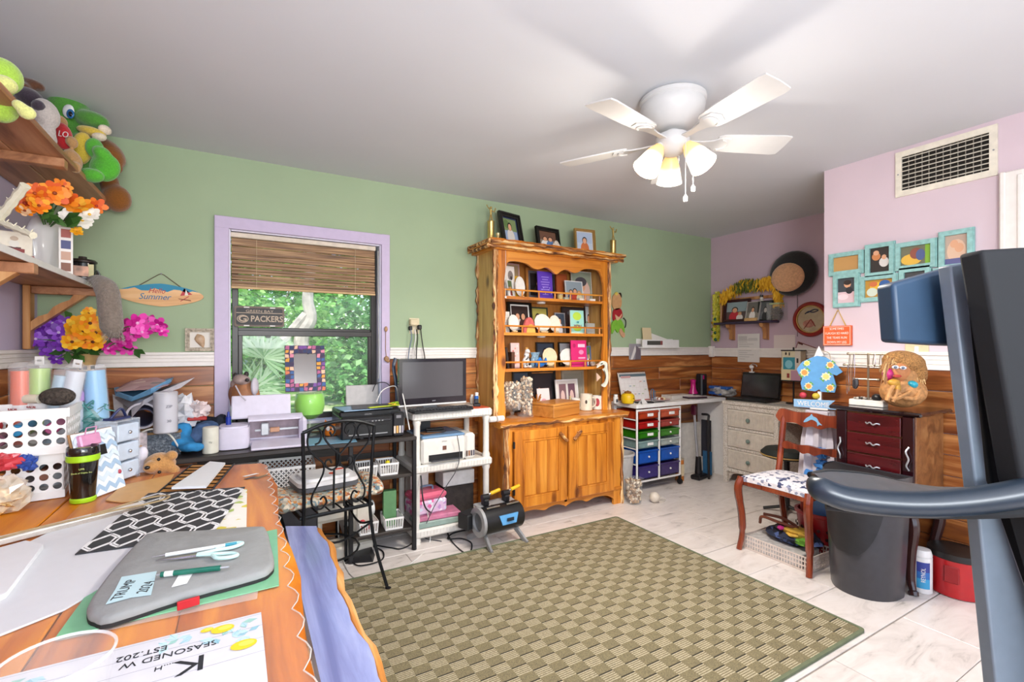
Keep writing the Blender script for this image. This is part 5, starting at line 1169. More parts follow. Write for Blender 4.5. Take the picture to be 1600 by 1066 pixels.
# sticker with print on the sleeve
def decal(name, label, cat, pix, z, col, words, wm):
    pts = [cam_flat(u, v, z) for u, v in pix]; c = sum(pts, Vector())/len(pts); t = thing(name, label, cat, c); wb(MB().prism([(p.x, p.y) for p in pts], .0006, T(0, 0, z)), 'paper', mt(col, .5, var=.02), t)
    for s, (u0, v0), (u1, v1), size, sx in words:
        a, b_ = cam_flat(u0, v0, z+.0008), cam_flat(u1, v1, z+.0008); an = math.atan2(b_.y-a.y, b_.x-a.x); mid = (a+b_)/2
        text('lettering', s, size, wm, t, T(*(mid-c)) @ RZ(an), .0003, sx=sx)
    return t
decal('sticker', 'pale blue vinyl sticker with black capitals on the grey sleeve', 'sticker', [(165, 945), (180, 922), (190, 902), (245, 893), (236, 930), (205, 934)], zs, '#b4d0d6', [('TRUMP', (176, 944), (212, 900), .026, 1.0), ('2024', (216, 934), (240, 902), .026, .95)], mt('#2a2f33', .5))
pp = [(268, 918), (280, 898), (301, 897), (292, 912)]; decal('paper_scrap', 'small white paper scrap under the pen', 'paper', pp, zs, '#e6e6e4', [], BLK)
def rod(name, label, cat, p, q, parts, z):
    a, b_ = cam_flat(*p, z), cam_flat(*q, z); t = thing(name, label, cat, a, math.atan2(b_.y-a.y, b_.x-a.x)); L_ = (b_-a).length
    for nm, x0, x1, r0, r1, mat in parts: MB().tube([(L_*x0, 0, 0), (L_*(x0*.5+x1*.5), 0, 0), (L_*x1, 0, 0)], [r0, (r0+r1)/2, r1], 10).build(nm, mat, t)
    return t
MINT = mt('#bfe0dc', .3, var=.02); 
rod('weeding_tool', 'white craft knife with a blue-green end lying above the scissors', 'tool', (236, 871), (370, 850), [('blade', 0, .16, .0008, .002, CHROME), ('handle', .16, .86, .0042, .005, mt('#d8dedd', .35)), ('end_cap', .86, 1, .0052, .0052, mt('#3590a4', .35))], zs+.0055)
rod('ballpoint_pen', 'dark green ballpoint pen lying across the sticker', 'pen', (243, 899), (358, 886), [('tip', 0, .07, .001, .0035, SILVER), ('barrel', .07, .88, .0055, .0055, mt('#12614f', .3)), ('grip', .12, .24, .0058, .0058, mt('#cfd6d2', .4)), ('clicker', .88, 1, .0025, .0022, SILVER)], zs+.006)
a, b_ = cam_flat(243, 880, zs), cam_flat(375, 862, zs); t = thing('scissors', 'mint handled scissors lying on the grey sleeve', 'scissors', a, math.atan2(b_.y-a.y, b_.x-a.x)); L_ = (b_-a).length
m = MB()
for s in (1, -1): m.prism([(0, 0), (L_*.5, s*.006), (L_*.5, -s*.004), (L_*.25, -s*.003)], .0016, T(0, 0, .003+.0018*(s > 0)) @ RZ(R(2*s)))
m.build('blade', CHROME, t)
for s in (1, -1):
    c = curve([(L_*.48, s*.001, .006), (L_*.6, s*.006, .006), (L_*.72, s*.012, .006), (L_*.9, s*.018, .006), (L_*1.0, s*.034, .006), (L_*.92, s*.042, .006), (L_*.76, s*.036, .006), (L_*.68, s*.016, .006)], 5); MB().tube(c, .0042, 8).build('handle', MINT, t)
MB().cyl(L_*.5, 0, .002, .004, .006, 10).build('pivot', CHROME, t)
# lemon print in the foreground
pix = [(-80, 1115), (-30, 1068), (408, 958), (411, 1110)]; q4 = [P(u, v, z=z0) for u, v in ((-10, 1063), (408, 958), (412, 1085), (-60, 1190))]
A, B_ = P(-14, 1064, z=z0), P(408, 958, z=z0); ex = (A-B_); W_ = .40; ex = ex.normalized(); ey = Vector((-ex.y, ex.x, 0)); 
if ey.y > 0: ey = -ey
# the print is read from the far side: its local x runs towards the wall, its local y towards the photographer
H_ = .36; t = thing('lemon_print', 'white plank-look print with lemons and black serif lettering in the near corner of the table', 'print', B_)
Ml = Matrix(((ex.x, ey.x, 0, 0), (ex.y, ey.y, 0, 0), (0, 0, 1, 0), (0, 0, 0, 1)))
if Ml.determinant() < 0: flip = True
pl4 = [(0, 0), (W_, 0), (W_, H_), (0, H_)]
wpr = [Ml @ Vector((x, y, 0)) for x, y in pl4]; m = MB().prism([(p.x, p.y) for p in wpr], .0016); m.build('sheet', mt('#cfcfd4', .5, var=.02), t)
def L2(x, y, z=.0019): return Ml @ Vector((x, y, z))
m = MB()
def poly(pts, col, z=.0019):
    v = [L2(x, y, z) for x, y in pts]; n = len(v); ar = sum(v[i].x*v[(i+1) % n].y-v[(i+1) % n].x*v[i].y for i in range(n))
    if ar < 0: v.reverse()
    m.add(v, [tuple(range(n))], None, col)
for y in (.006, .047, .088, .13): poly([(0, y), (W_, y), (W_, y+.0008), (0, y+.0008)], '#8f8fa0', .0018)
m.build('plank_line', None, t); m = MB()
BZ = [0]
def blade(x, y, l, a, col, w=.3):
    BZ[0] += 1; zq = .0019+.00002*BZ[0]; x += .012; c, s = cos(a), sin(a); poly([(x, y), (x+l*.5*c-l*w*s, y+l*.5*s+l*w*c), (x+l*c, y+l*s), (x+l*.5*c+l*w*s, y+l*.5*s-l*w*c)], col, zq); poly([(x, y), (x+l*c-.001*s, y+l*s+.001*c), (x+l*c, y+l*s)], '#6f9fb0', zq+.00001)
rnd = random.Random(4)
for x, y in ((.095, .028), (.118, .022), (.13, .034), (.04, .03), (.02, .022), (.035, .062), (.02, .07), (.01, .058), (.06, .055), (.30, .03), (.33, .035), (.36, .03)):
    for k in range(3): blade(x, y, rnd.uniform(.018, .026), rnd.uniform(0, 6.28), rnd.choice(['#a9cbd6', '#8fb9c6', '#b9d6da', '#9ac4b9']))
m.build('leaf_print', None, t, kind='stuff')
for x, y, r_ in ((.062, .028, .018), (.086, .018, .010), (.03, .098, .02), (.35, .05, .02)):
    m = MB(); poly(ell(x, y, r_, r_*.72, 18), '#efc52a', .0030); poly(ell(x-.2*r_, y-.1*r_, r_*.6, r_*.38, 14), '#f7dc5a', .0032); m.build('lemon_picture', None, t)
INK = mt('#26282e', .5)
for s, x, y, size, sx in (('SEASONED W', .135, .064, .021, 1.0), ('EST.202', .175, .040, .021, 1.0), ('....H', .14, .098, .016, 1.0), ('K', .105, .112, .06, 1.2)):
    M_ = T(*L2(x, y, .0022)) @ Ml @ Matrix.Diagonal((1, 1, 1, 1)) @ RZ(0)
    if Ml.to_3x3().determinant() < 0: M_ = T(*L2(x, y, .0022)) @ Ml @ Matrix.Diagonal((1, -1, 1, 1))
    text('lettering', s, size, INK, t, M_, .0002, align='CENTER', sx=sx)
# drinking glass in the near corner
rim = P(88, 1030, d=.62); r_ = .062; gz = rim.z; t = thing('drinking_glass', 'clear drinking glass in the near left corner of the table', 'glass', (rim.x, rim.y, z0)); h = gz-z0
MB().lathe([(.001, .004), (r_*.72, 0), (r_*.76, .006), (r_, h), (r_-.0035, h+.001), (r_*.72, .01), (.001, .01)], 36).build('body', glass('drink_glass', '#f2f4f4', .05, .02, .5), t)
MB().tube([((r_-.0015)*cos(2*pi*i/36), (r_-.0015)*sin(2*pi*i/36), h) for i in range(36)], .0022, 6, True).build('rim', glass('glass_rim', '#ffffff', .3, .05), t)
t = thing('craft_scraps', 'small white and brown card pieces on the far end of the vinyl mat', 'card', P(395, 745, z=z0))
m = MB()
for u0, v0, u1, v1, c in ((378, 745, 400, 740, '#e6e3de'), (395, 748, 415, 742, '#7d6a4a'), (380, 749, 397, 745, '#3a3a40')):
    a, b_ = P(u0, v0, z=z0), P(u1, v1, z=z0); s_ = Vector((.012, -.012, 0)); m.add([a, a+s_, b_+s_, b_], [(0, 1, 2, 3)], T(0, 0, .001), c)
wb(m, 'piece', None, t)
# ================================================================== corner pile on the left of the black desk
DZ = .7155
def up(u, v, y): return P(u, v, y=y)
p = P(240, 712, z=DZ); t = thing('woven_basket', 'grey woven box basket with a white cord handle on the black desk', 'basket', (p.x, p.y+.02, DZ), R(8))
m = MB(); 
for s in (-1, 1): m.box(s*.105, 0, 0, .01, .15, .12, .003); m.box(0, s*.07, 0, .21, .01, .12, .003)
m.box(0, 0, 0, .21, .14, .008); m.build('wall', spots('grey_weave', '#5f6670', ['#6b737d', '#7c848d', '#535a63'], 120, .9, .6, .25), t)
m = MB()
for s in (-1, 1): m.tube([(-.108, s*.072, .12), (.108, s*.072, .12)], .007, 6); m.tube([(s*.108, -.072, .12), (s*.108, .072, .12)], .007, 6)
m.build('rim', mt('#8a6a45', .8, bump=.4), t)
MB().tube(curve([(-.10, -.10, .0), (-.07, -.085, .11), (-.02, -.08, .145), (.03, -.08, .13), (.07, -.09, .10), (.11, -.10, .02)]), .0045, 7).build('handle', mt('#e2ddd4', .6), t)
def tub(name, label, cat, a, b_, d, rpx, mat, ends=True, d2=None, hollow=False):
    p, q = P(*a, d=d), P(*b_, d=d2 or d); t = thing(name, label, cat, p); r_ = rpx*d/FPX; m = MB()
    if hollow:
        z = (q-p).normalized(); Q = z.to_track_quat('Z', 'Y').to_matrix().to_4x4(); L_ = (q-p).length
        m.lathe([(r_*.86, 0), (r_, 0), (r_, L_), (r_*.86, L_), (r_*.86, 0)], 22, T(*p) @ Q)
    else: m.tube([p, q], r_, 18)
    wb(m, 'roll', mat, t); return t
def sheetpx(name, label, cat, rows, mat, th=.0015, group=None, parts='sheet', mb=None):
    g = [[P(u, v, d=d) for u, v, d in r] for r in rows]; c = sum((p for r in g for p in r), Vector())/sum(len(r) for r in g)
    t = thing(name, label, cat, c, group=group); m = MB().sheet(g, thick=th); wb(m, parts, mat, t); return t
sheetpx('paper_bag', 'pink and grey printed paper bag lying on top of the paper heap', 'paper bag', [[(180, 608, 2.7), (205, 592, 2.75), (232, 585, 2.8), (255, 592, 2.85)], [(180, 610, 2.5), (205, 600, 2.5), (238, 600, 2.5), (268, 598, 2.55)], [(182, 612, 2.4), (208, 610, 2.38), (238, 608, 2.38), (262, 602, 2.42)]], spots('bag_print', '#c9a5a8', ['#d5b4b8', '#b98f98', '#e0c9c4', '#8f8a8c'], 14, .6))
sheetpx('blue_paper', 'sagging sky blue poster sheet under the pink bag', 'paper', [[(178, 606, 2.6), (205, 600, 2.7), (240, 596, 2.75), (272, 588, 2.8)], [(180, 618, 2.36), (205, 627, 2.36), (235, 616, 2.38), (268, 596, 2.5)], [(184, 612, 2.34), (208, 620, 2.33), (236, 607, 2.35), (266, 592, 2.48)]], mt('#6fa6cf', .5))
sheetpx('grey_paper', 'grey curled paper sheets lying below the blue poster', 'paper', [[(176, 620, 2.5), (210, 622, 2.6), (250, 608, 2.7), (300, 592, 2.75)], [(205, 640, 2.35), (225, 625, 2.36), (250, 612, 2.45), (304, 590, 2.6)], [(206, 652, 2.33), (222, 634, 2.34), (248, 618, 2.42), (282, 606, 2.55)]], mt('#b9b4ba', .6, var=.1))
t = sheetpx('white_pages', 'stack of white pages slumped left of the rolled papers', 'paper', [[(176, 616, 2.5), (190, 622, 2.5), (206, 640, 2.5)], [(178, 640, 2.42), (195, 650, 2.4), (214, 660, 2.38)], [(180, 662, 2.4), (195, 668, 2.38), (212, 676, 2.36)]], mt('#d6d1d2', .6, var=.06), .01)
tub('paper_roll', 'large grey paper roll with an open end facing the room', 'paper roll', (222, 650), (235, 630), 2.36, 21, mt('#b7b3bb', .5), d2=2.62, hollow=True)
tub('paper_roll', 'dark lined thin paper roll inside the large grey roll', 'paper roll', (224, 653), (236, 633), 2.37, 15, mt('#3a3b52', .5), d2=2.6, hollow=True)
def standing(u, v0, v1, wpx, d, name, label, cat, mat, n=20, part='body', lid=None, zb=None):
    p = P(u, v1, d=d); h = P(u, v0, d=d).z-(zb if zb is not None else p.z); r_ = wpx*d/FPX/2; t = thing(name, label, cat, (p.x, p.y, zb if zb is not None else p.z)); MB().cyl(0, 0, 0, r_, h, n, b=min(.004, r_*.2)).build(part, mat, t); return t, r_, h
t, r_, h = standing(259, 612, 676, 32, 2.40, 'clear_canister', 'tall clear ruled plastic tube standing in the grey basket', 'canister', glass('canister', '#e8e8ee', .45, .1)); MB().cyl(0, 0, .005, r_*.9, h*.9, 20).build('rolled_sheet', mt('#d2cfd6', .5, var=.04), t)
text('lettering', 'ZIP', .02, mt('#77767f', .6), t, RZ(fc(t.location)+.25) @ T(0, -r_-.001, h*.65) @ FRONT); text('lettering', '20', .02, mt('#77767f', .6), t, RZ(fc(t.location)+.25) @ T(0, -r_-.001, h*.3) @ FRONT)
p = P(243, 665, d=2.42); t = thing('pencil_box', 'orange wooden slat box standing left of the clear tube', 'box', (p.x, p.y, DZ+.009)); MB().box(0, 0, 0, .016, .03, P(243, 640, d=2.42).z-DZ-.009, .002).build('slat', mt('#c98745', .5), t)
p = P(214, 668, d=2.36); t = thing('red_card_box', 'small white and red card box in the basket under the paper roll', 'box', (p.x, p.y, DZ+.009), R(10)); MB().box(0, 0, 0, .08, .05, .125, .003).build('carton', mt('#d2c3c6', .5, var=.2, scale=60), t)
p = P(300, 650, d=2.62); t = thing('tissue_paper', 'crumpled white tissue and plastic wrap on the desk', 'wrap', p)
wb(crumple(P(290, 640, d=2.62).x, P(290, 640, d=2.62).y, P(290, 645, d=2.62).z, .07, .05, .09, 5, .3), 'white_wrap', mt('#dcdbe0', .5), t, smooth=0); wb(crumple(*P(313, 640, d=2.64), .045, .04, .045, 6, .35), 'clear_wrap', mt('#d9c6c4', .4), t, smooth=0); wb(MB().box(*P(308, 657, d=2.62), .09, .03, .02, .004), 'red_strip', mt('#b32a24', .5), t)
def cloth(name, label, items, mat, vox=.01):
    t = thing(name, label, 'cloth', P(items[0][0], items[0][1]+items[0][4], d=items[0][2])); m = MB()
    for u, v, d, ru, rv, tl in items: E_(m, u, v, d, ru, rv, None, tl)
    o = blob(wb(m, 'cloth', mat, t), vox, 2); tx = bpy.data.textures.new('fold', 'CLOUDS'); tx.noise_scale = .05; dm = o.modifiers.new('fold', 'DISPLACE'); dm.texture = tx; dm.strength = .03; return t
cloth('blue_cloth', 'bright sky blue crumpled cloth spilling beside the grey basket', [(282, 690, 2.5, 22, 12, 20), (285, 672, 2.55, 13, 12, 0), (300, 698, 2.46, 20, 8, 0), (272, 678, 2.55, 12, 14, 0)], mt('#2f86bf', .9, var=.1))
cloth('dark_clothes', 'heap of dark navy clothing behind the blue cloth', [(290, 665, 2.75, 26, 12, 0), (320, 662, 2.8, 28, 12, 5), (345, 668, 2.75, 14, 20, 0), (300, 678, 2.7, 25, 12, 0)], mt('#1d2433', .95, var=.2))
cloth('denim_cloth', 'faded denim blue cloth folded under the dark clothes', [(308, 684, 2.62, 18, 14, 30), (318, 672, 2.65, 14, 12, 0), (326, 666, 2.68, 14, 9, 0)], mt('#4a648c', .95, var=.15))
p = P(329, 708, z=DZ); t, r_, h = standing(329, 667, 708, 22, dep(p), 'pillar_candle', 'cream frosted pillar candle on the black desk left of the cutting machine', 'candle', mt('#d9d6c6', .4, var=.04), zb=DZ); text('lettering', 'lily', .014, mt('#8b8b7c', .6), t, RZ(fc(p)) @ T(0, -r_-.001, h*.45) @ FRONT)
# ================================================================== cutting machine
p = P(415, 700, z=DZ); cm = thing('cutting_machine', 'white and lilac electronic cutting machine with its lid raised on the desk', 'machine', (P(408, 700, y=3.04).x+.02, 3.06, DZ), R(-2)); cm.scale = (.84, .84, .9)
CW_ = mt('#d5cfe0', .35, var=.02); CW2 = mt('#c5bcd2', .35, var=.02)
def prof_yz(pl, x0, x1): return MB().prism([(y, z) for y, z in pl], x1-x0, Matrix(((0, 0, 1, x0), (1, 0, 0, 0), (0, 1, 0, 0), (0, 0, 0, 1))))
MB().prism(rrect(-.275, -.11, -.09, .11, .05), .125, T(0, 0, .005)).prism(rrect(-.262, -.098, -.10, .10, .045), .012, T(0, 0, .128)).build('tool_tower', CW_, cm)
m = prof_yz([(-.03, .0), (.11, 0), (.11, .15), (.05, .185), (-.01, .18), (-.03, .165), (-.03, .155), (.06, .155), (.06, .03), (-.03, .018)], -.10, .235); m.box(.235, .03, 0, .05, .19, .17, .03); m.build('body', CW_, cm)
MB().box(.07, .055, .04, .33, .01, .12).build('inner_bay', mt('#9a8790', .5, var=.1), cm)
m = MB().box(.09, .02, .085, .30, .012, .012).box(.0, .0, .06, .05, .04, .08, .006); m.build('carriage', SILVER, cm); MB().box(.06, .01, .075, .06, .03, .03, .004).build('blade_housing', mt('#b98a6c', .4), cm)
MB().box(0, 0, 0, .37, .015, .155, .006, M=T(-.02, .10, .16) @ RX(R(-22))).build('raised_lid', mt('#d9d3e2', .3, var=.02), cm)
MB().box(0, 0, 0, .34, .20, .014, .005, M=T(.09, -.125, .012) @ RX(R(4))).build('fold_out_tray', CW_, cm)
MB().cyl(-.215, .02, .14, .016, .05, 14).cyl(-.215, .02, .19, .010, .03, 12, .006).build('blue_tool', mt('#1d3596', .3), cm)
# bear on the sill, pink pouch
d = 3.1; p = P(380, 640, d=2.95); t = thing('bear_figurine', 'brown carved bear figure with a grey face on the window sill', 'figurine', (p.x, min(p.y, 3.30), DZ))
m = MB(); d = 2.85; E_(m, 381, 622, d, 20, 32, 18); E_(m, 366, 612, d, 8, 16, 8, 15); E_(m, 397, 613, d, 8, 16, 8, -15); blob(wb(m, 'body', mt('#a06a45', .6, var=.15), t), .008)
m = MB(); E_(m, 378, 594, d-.02, 13, 9, 12, 15); E_(m, 370, 600, d, 9, 10, 10); blob(wb(m, 'head', mt('#a58f88', .6, var=.15), t), .006)
m = MB(); E_(m, 368, 587, d, 3.5, 4.5, 4); E_(m, 385, 585, d, 3.5, 4.5, 4); E_(m, 386, 594, d-.06, 3, 3, 3); wb(m, 'ears', mt('#2c2320', .5), t)
m = MB(); m.tube([P(368, 603, d=d-.1), P(376, 618, d=d-.12), P(384, 626, d=d-.12)], .004, 6); E_(m, 398, 604, d-.02, 5, 14, 8); wb(m, 'shawl', mt('#c5bfc8', .7), t)
p = P(444, 640, d=2.95); t = thing('pink_pouch', 'hot pink pouch standing between the cutting machine and the green goblet', 'pouch', (p.x, p.y, DZ)); MB().lathe([(.03, 0), (.05, .02), (.045, .14), (.02, .225), (.001, .23)], 16, sx=.8).build('body', mt('#d05a8e', .6, bump=.2), t)
# mosaic mirror
w, h = .245, .275; pA = P(478, 612, y=3.325); 
t = thing('mosaic_mirror', 'square mirror in a colourful mosaic frame propped in the window above the green goblet', 'mirror', (pA.x, 3.325, pA.z), 0, rx=R(-13))
w = P(510, 600, y=3.325).x-P(447, 600, y=3.325).x; h = P(478, 539, y=3.325).z-pA.z; bwf = .052
m = MB().ring([(-w/2, 0), (w/2, 0), (w/2, h), (-w/2, h)], [(-w/2+bwf, bwf), (w/2-bwf, bwf), (w/2-bwf, h-bwf), (-w/2+bwf, h-bwf)], .014, FRONT); m.build('frame', mt('#4a3a56', .5), t)
rnd = random.Random(15); mc = ['#7a4a9a', '#d9784f', '#2a3560', '#e08aa0', '#e2a03a', '#3a5f9a', '#b9608a', '#f0c0a0', '#3a2a50']
nx, ny = 9, 11; m = MB()
for i in range(nx):
    for j in range(ny):
        x = -w/2+w*(i+.5)/nx; z = h*(j+.5)/ny
        if abs(x) < w/2-bwf and bwf < z < h-bwf: continue
        a, b_ = w/nx*.52, h/ny*.52; m.prism([(x+rnd.uniform(-.25, 0)*a-a*.7, z-b_*rnd.uniform(.5, 1)), (x+a*rnd.uniform(.5, 1), z-b_*rnd.uniform(.4, 1)), (x+a*rnd.uniform(.6, 1), z+b_*rnd.uniform(.5, 1)), (x-a*rnd.uniform(.4, 1), z+b_*rnd.uniform(.5, 1))], .003+rnd.uniform(0, .001), T(0, -.014, 0) @ FRONT, rnd.choice(mc))
m.build('mosaic_tile', None, t, smooth=0, kind='stuff')
MB().box(0, -.004, bwf-.002, w-2*bwf+.004, .003, h-2*bwf+.004).build('mirror_glass', mt('#8f8a86', .08, .9, var=.01), t)
# goblet
p = P(484, 660, y=3.24); d = dep(p); t = thing('green_goblet', 'oversized glass goblet filled with lime green in front of the window', 'goblet', (p.x, 3.24, DZ)); k = d/FPX; zt, zb_ = P(484, 612, d=d).z-DZ, P(484, 655, d=d).z-DZ; Rr = 22*k
MB().lathe([(.001, zb_), (Rr*.35, zb_+.004), (Rr*.85, zb_+.035), (Rr, zb_+.085), (Rr*.95, zt-.03), (Rr*.84, zt-.012), (.001, zt-.012)], 28).build('green_fill', mt('#86d51f', .3, var=.03), t)
MB().lathe([(.042, 0), (.042, .004), (.008, .012), (.007, zb_-.02), (.012, zb_-.006), (Rr*.4, zb_), (Rr*.9, zb_+.035), (Rr*1.04, zb_+.085), (Rr*.98, zt-.03), (Rr*.86, zt), (Rr*.84, zt)], 28).build('glass_bowl', glass('goblet_glass', '#eafbe0', .16, .02), t)
# fox mug, printer
p = P(517, 668, y=3.17); t = thing('fox_mug', 'orange fox faced pot beside the green goblet', 'pot', (p.x, 3.17, DZ), fc(p)); k = dep(p)/FPX
MB().lathe([(.028, 0), (.036, .004), (.04, .05), (.041, .085), (.038, .085), (.036, .02)], 20).build('body', mt('#dc7a24', .35), t)
for s in (-1, 1): MB().prism([(s*.012, .078), (s*.038, .078), (s*.034, .108)], .012, T(0, -.02, 0) @ FRONT).build('ear', mt('#dc7a24', .4), t)
m = MB().sph(-.016, -.036, .05, .012, .008, .016, 10).sph(.016, -.036, .05, .012, .008, .016, 10); m.build('white_cheeks', mt('#efe6dc', .4), t); MB().sph(0, -.042, .045, .006).build('nose', BLK, t)
solo(MB().box(0, 0, 0, .30, .22, .004, .001), 'cutting_mat', mt('#6f9db5', .35, var=.04), 'light blue cutting mat lying on the black desk behind the iron chair', 'mat', (.45, 2.99, DZ+.0005), R(-4))
pr = thing('black_printer', 'black ink tank printer on the right end of the black desk', 'printer', (.70, 3.10, DZ), R(0))
pw, pd_, ph = .375, .33, .17
MB().box(-.03, 0, .0, pw-.06, pd_, ph-.03, .010).box(0, .03, ph-.04, pw, pd_-.05, .04, .010).build('body', mt('#141416', .3, var=.05), pr); MB().box(pw/2-.033, -.02, 0, .07, pd_-.02, ph-.02, .008).build('ink_tank', mt('#1c1c20', .3), pr)
MB().box(-.03, -pd_/2+.0, .105, .27, .05, .016, .004, M=RX(0)).build('control_panel', mt('#2b2b2f', .35), pr)
m = MB()
for k in range(9): m.box(-.13+.02*k+(.02 if k > 4 else 0), -pd_/2-.026, .108, .010, .004, .006)
m.build('buttons', GREY, pr); MB().box(-.03, -pd_/2-.002, .03, .25, .006, .05).build('output_slot', mt('#050506', .5), pr); MB().box(-.03, -pd_/2-.006, .028, .23, .012, .006).build('paper_guide', GREY, pr)
m = MB()
for k, c in enumerate(('#d9c6b6', '#e0a860', '#c3bbb6', '#8f8a96')): m.box(pw/2-.058+.0165*k, -pd_/2-.012, .022, .011, .004, .045, col=c)
m.build('ink_window', None, pr); MB().box(pw/2-.033, -pd_/2-.012, .115, .03, .003, .018).build('display', mt('#77777c', .3), pr)
text('lettering', 'EPSON', .014, GREY, pr, T(-.03, -pd_/2-.0, .15) @ RX(0) @ FRONT)
z = DZ+ph+.002
solo(MB().box(0, 0, 0, .30, .22, .005, .001), 'blue_folder', mt('#89a9c4', .4), 'pale blue folder lying on the black printer', 'folder', (.67, 3.07, z), R(6)); solo(MB().box(0, 0, 0, .24, .20, .004), 'black_folder', mt('#26262c', .4), 'black folder lying askew on the pale blue folder', 'folder', (.72, 3.06, z+.006), R(-9)); solo(MB().box(0, 0, 0, .21, .03, .006, .002), 'lime_ruler', mt('#b9c931', .4), 'lime green strip sticking out over the printer', 'strip', (.78, 2.99, z+.011), R(14))
m = MB(); rnd = random.Random(3)
for i in range(9): m.box(.0+rnd.uniform(-.03, .03), rnd.uniform(-.015, .015), .002*i, .03, .012, .004, M=RZ(rnd.uniform(-1, 1)), col=rnd.choice(['#c9d12a', '#e0c030', '#9fc42a']))
tag(m.build('pegs', None, None, (.84, 2.98, z+.018)), 'small heap of yellow green clips on the printer corner', 'clips')
d = P(565, 612, y=3.27); t = thing('grey_tablet', 'pale grey flat panel standing behind the printer against the window', 'panel', (d.x, 3.24, z), 0, None, rx=R(-8)); MB().box(0, 0, 0, P(590, 600, y=3.24).x-P(539, 600, y=3.24).x, .008, P(560, 602, y=3.24).z-z, .004).build('panel', mt('#aeaaa8', .4), t)
# ================================================================== under and behind the iron chair
def lattice_basket(label, x, y, z, w, dp, h, rz=0):
    t = thing('lattice_basket', label, 'basket', (x, y, z), rz); m = MB(); n = round(w/.022)
    for M_, ww in ((T(0, -dp/2, 0) @ FRONT, w), (T(w/2, 0, 0) @ RZ(pi/2) @ FRONT, dp), (T(-w/2, 0, 0) @ RZ(-pi/2) @ FRONT, dp), (T(0, dp/2, 0) @ RZ(pi) @ FRONT, w)):
        nn = max(3, round(ww/.024)); step = ww/nn; rows = max(2, round(h/step))
        for i in range(nn):
            for j in range(rows):
                x0, y0 = -ww/2+step*i, h/rows*j; 
                for a, b_ in (((x0, y0), (x0+step, y0+h/rows)), ((x0+step, y0), (x0, y0+h/rows))):
                    dx, dy = b_[0]-a[0], b_[1]-a[1]; l = math.hypot(dx, dy); nx_, ny_ = -dy/l*.0028, dx/l*.0028
                    m.prism([(a[0]-nx_, a[1]-ny_), (b_[0]-nx_, b_[1]-ny_), (b_[0]+nx_, b_[1]+ny_), (a[0]+nx_, a[1]+ny_)], .003, M_)
    m.build('lattice', WPL, t, smooth=0, kind='stuff'); m = MB()
    for s in (-1, 1): m.box(0, s*dp/2, h-.006, w+.008, .008, .014); m.box(s*w/2, 0, h-.006, .008, dp, .014)
    m.box(0, 0, 0, w, dp, .005); m.build('rim', WPL, t); return t
p = P(465, 760, y=2.95); solo(MB().box(0, 0, 0, .34, .30, .42, .01), 'storage_tub', mt('#3b3b40', .5), 'dark plastic storage tub under the desk holding up the lattice basket', 'tub', (.22, 3.12, 0))
lattice_basket('white plastic basket with a diamond lattice under the black desk', .23, 3.10, .425, .30, .26, .16, R(-4))
t = thing('sewing_machine', 'cream sewing machine standing on the floor behind the iron chair', 'sewing machine', (.52, 3.06, 0), R(5))
CR = mt('#d6d0c2', .4, var=.03); MB().box(0, 0, 0, .38, .17, .07, .012).build('bed', CR, t); MB().box(.13, 0, .07, .11, .14, .24, .02).build('pillar', CR, t); MB().box(-.02, 0, .22, .34, .13, .10, .025).build('arm', CR, t); MB().box(-.14, 0, .10, .07, .10, .14, .012).build('head', CR, t)
MB().cyl(0, 0, 0, .045, .025, 18, M=T(.187, 0, .25) @ RY(pi/2)).build('hand_wheel', WPL, t); MB().tube([(-.14, -.02, .10), (-.14, -.02, .074)], .004, 6).box(-.14, -.03, .07, .04, .05, .004).build('needle_foot', SILVER, t)
t = thing('dotted_box', 'white carton with black dots tilted beside the sewing machine', 'box', (.66, 3.20, .03), R(15), None, ry=R(-16)); MB().box(0, 0, 0, .13, .12, .24, .003).build('carton', WPL, t)
m = MB()
for i in range(3):
    for j in range(5): m.cyl(0, 0, 0, .012, .002, 10, M=T(-.042+.042*i, -.062, .03+.045*j) @ RX(pi/2))
m.build('dots', mt('#2a2530', .6), t, kind='stuff')
t = thing('foot_pedal', 'black sewing foot pedal and bag slumped on the floor under the desk', 'pedal', (.62, 2.92, 0), R(-20)); MB().prism([(-.08, 0), (.08, 0), (.06, .05), (-.07, .02)], .10, T(0, .05, 0) @ FRONT).build('pedal', BLK, t)
# cushion and white laptop case on the iron chair
CU = spots('cushion_print', '#b9ae98', ['#c6bba6', '#8f9a90', '#a5674a', '#cfc6b4', '#6f8288', '#c9884a'], 70, .9, .5, .3)
zq = .462
def chl(x, y, z): return T(*c1.location) @ RZ(c1.rotation_euler[2]) @ Vector((x, y, z))
p = chl(0, .0, zq); t = thing('seat_cushion', 'patterned woven seat cushion with rolled ends on the iron chair', 'cushion', p, R(9))
n = 14; g = []
m = MB()
for k in range(9): m.sph(-.2+.05*k, 0, .038, .06, .20, .036, 12)
blob(m.build('cushion', CU, t), .01); 
for s in (-1, 1): blob(MB().sph(s*.235, -.0, .045, .055, .19, .055, 14).build('rolled_end', CU, t), .009)
m = MB()
for i in range(26): a = -.19+.38*i/25; m.tube([(-.285, a, .02), (-.31, a+random.uniform(-.01, .01), -.03)], .003, 4, col=random.choice(['#cfc2ae', '#9a8a78', '#b9705a']))
m.build('fringe', None, t, kind='stuff')
p = chl(.0, .02, zq+.078); t = thing('grill_press', 'white sandwich press with red marks resting on the chair cushion', 'appliance', p, R(9))
MB().prism(rrect(-.155, -.13, .155, .13, .05), .022).build('base', mt('#55565a', .4), t); m = MB().prism(rrect(-.155, -.13, .155, .13, .05), .02, T(0, 0, .024)); v0 = len(m.v); m.prism(rrect(-.12, -.10, .12, .10, .05), .014, T(0, 0, .044)); m.build('lid', mt('#dfdede', .3, var=.02), t)
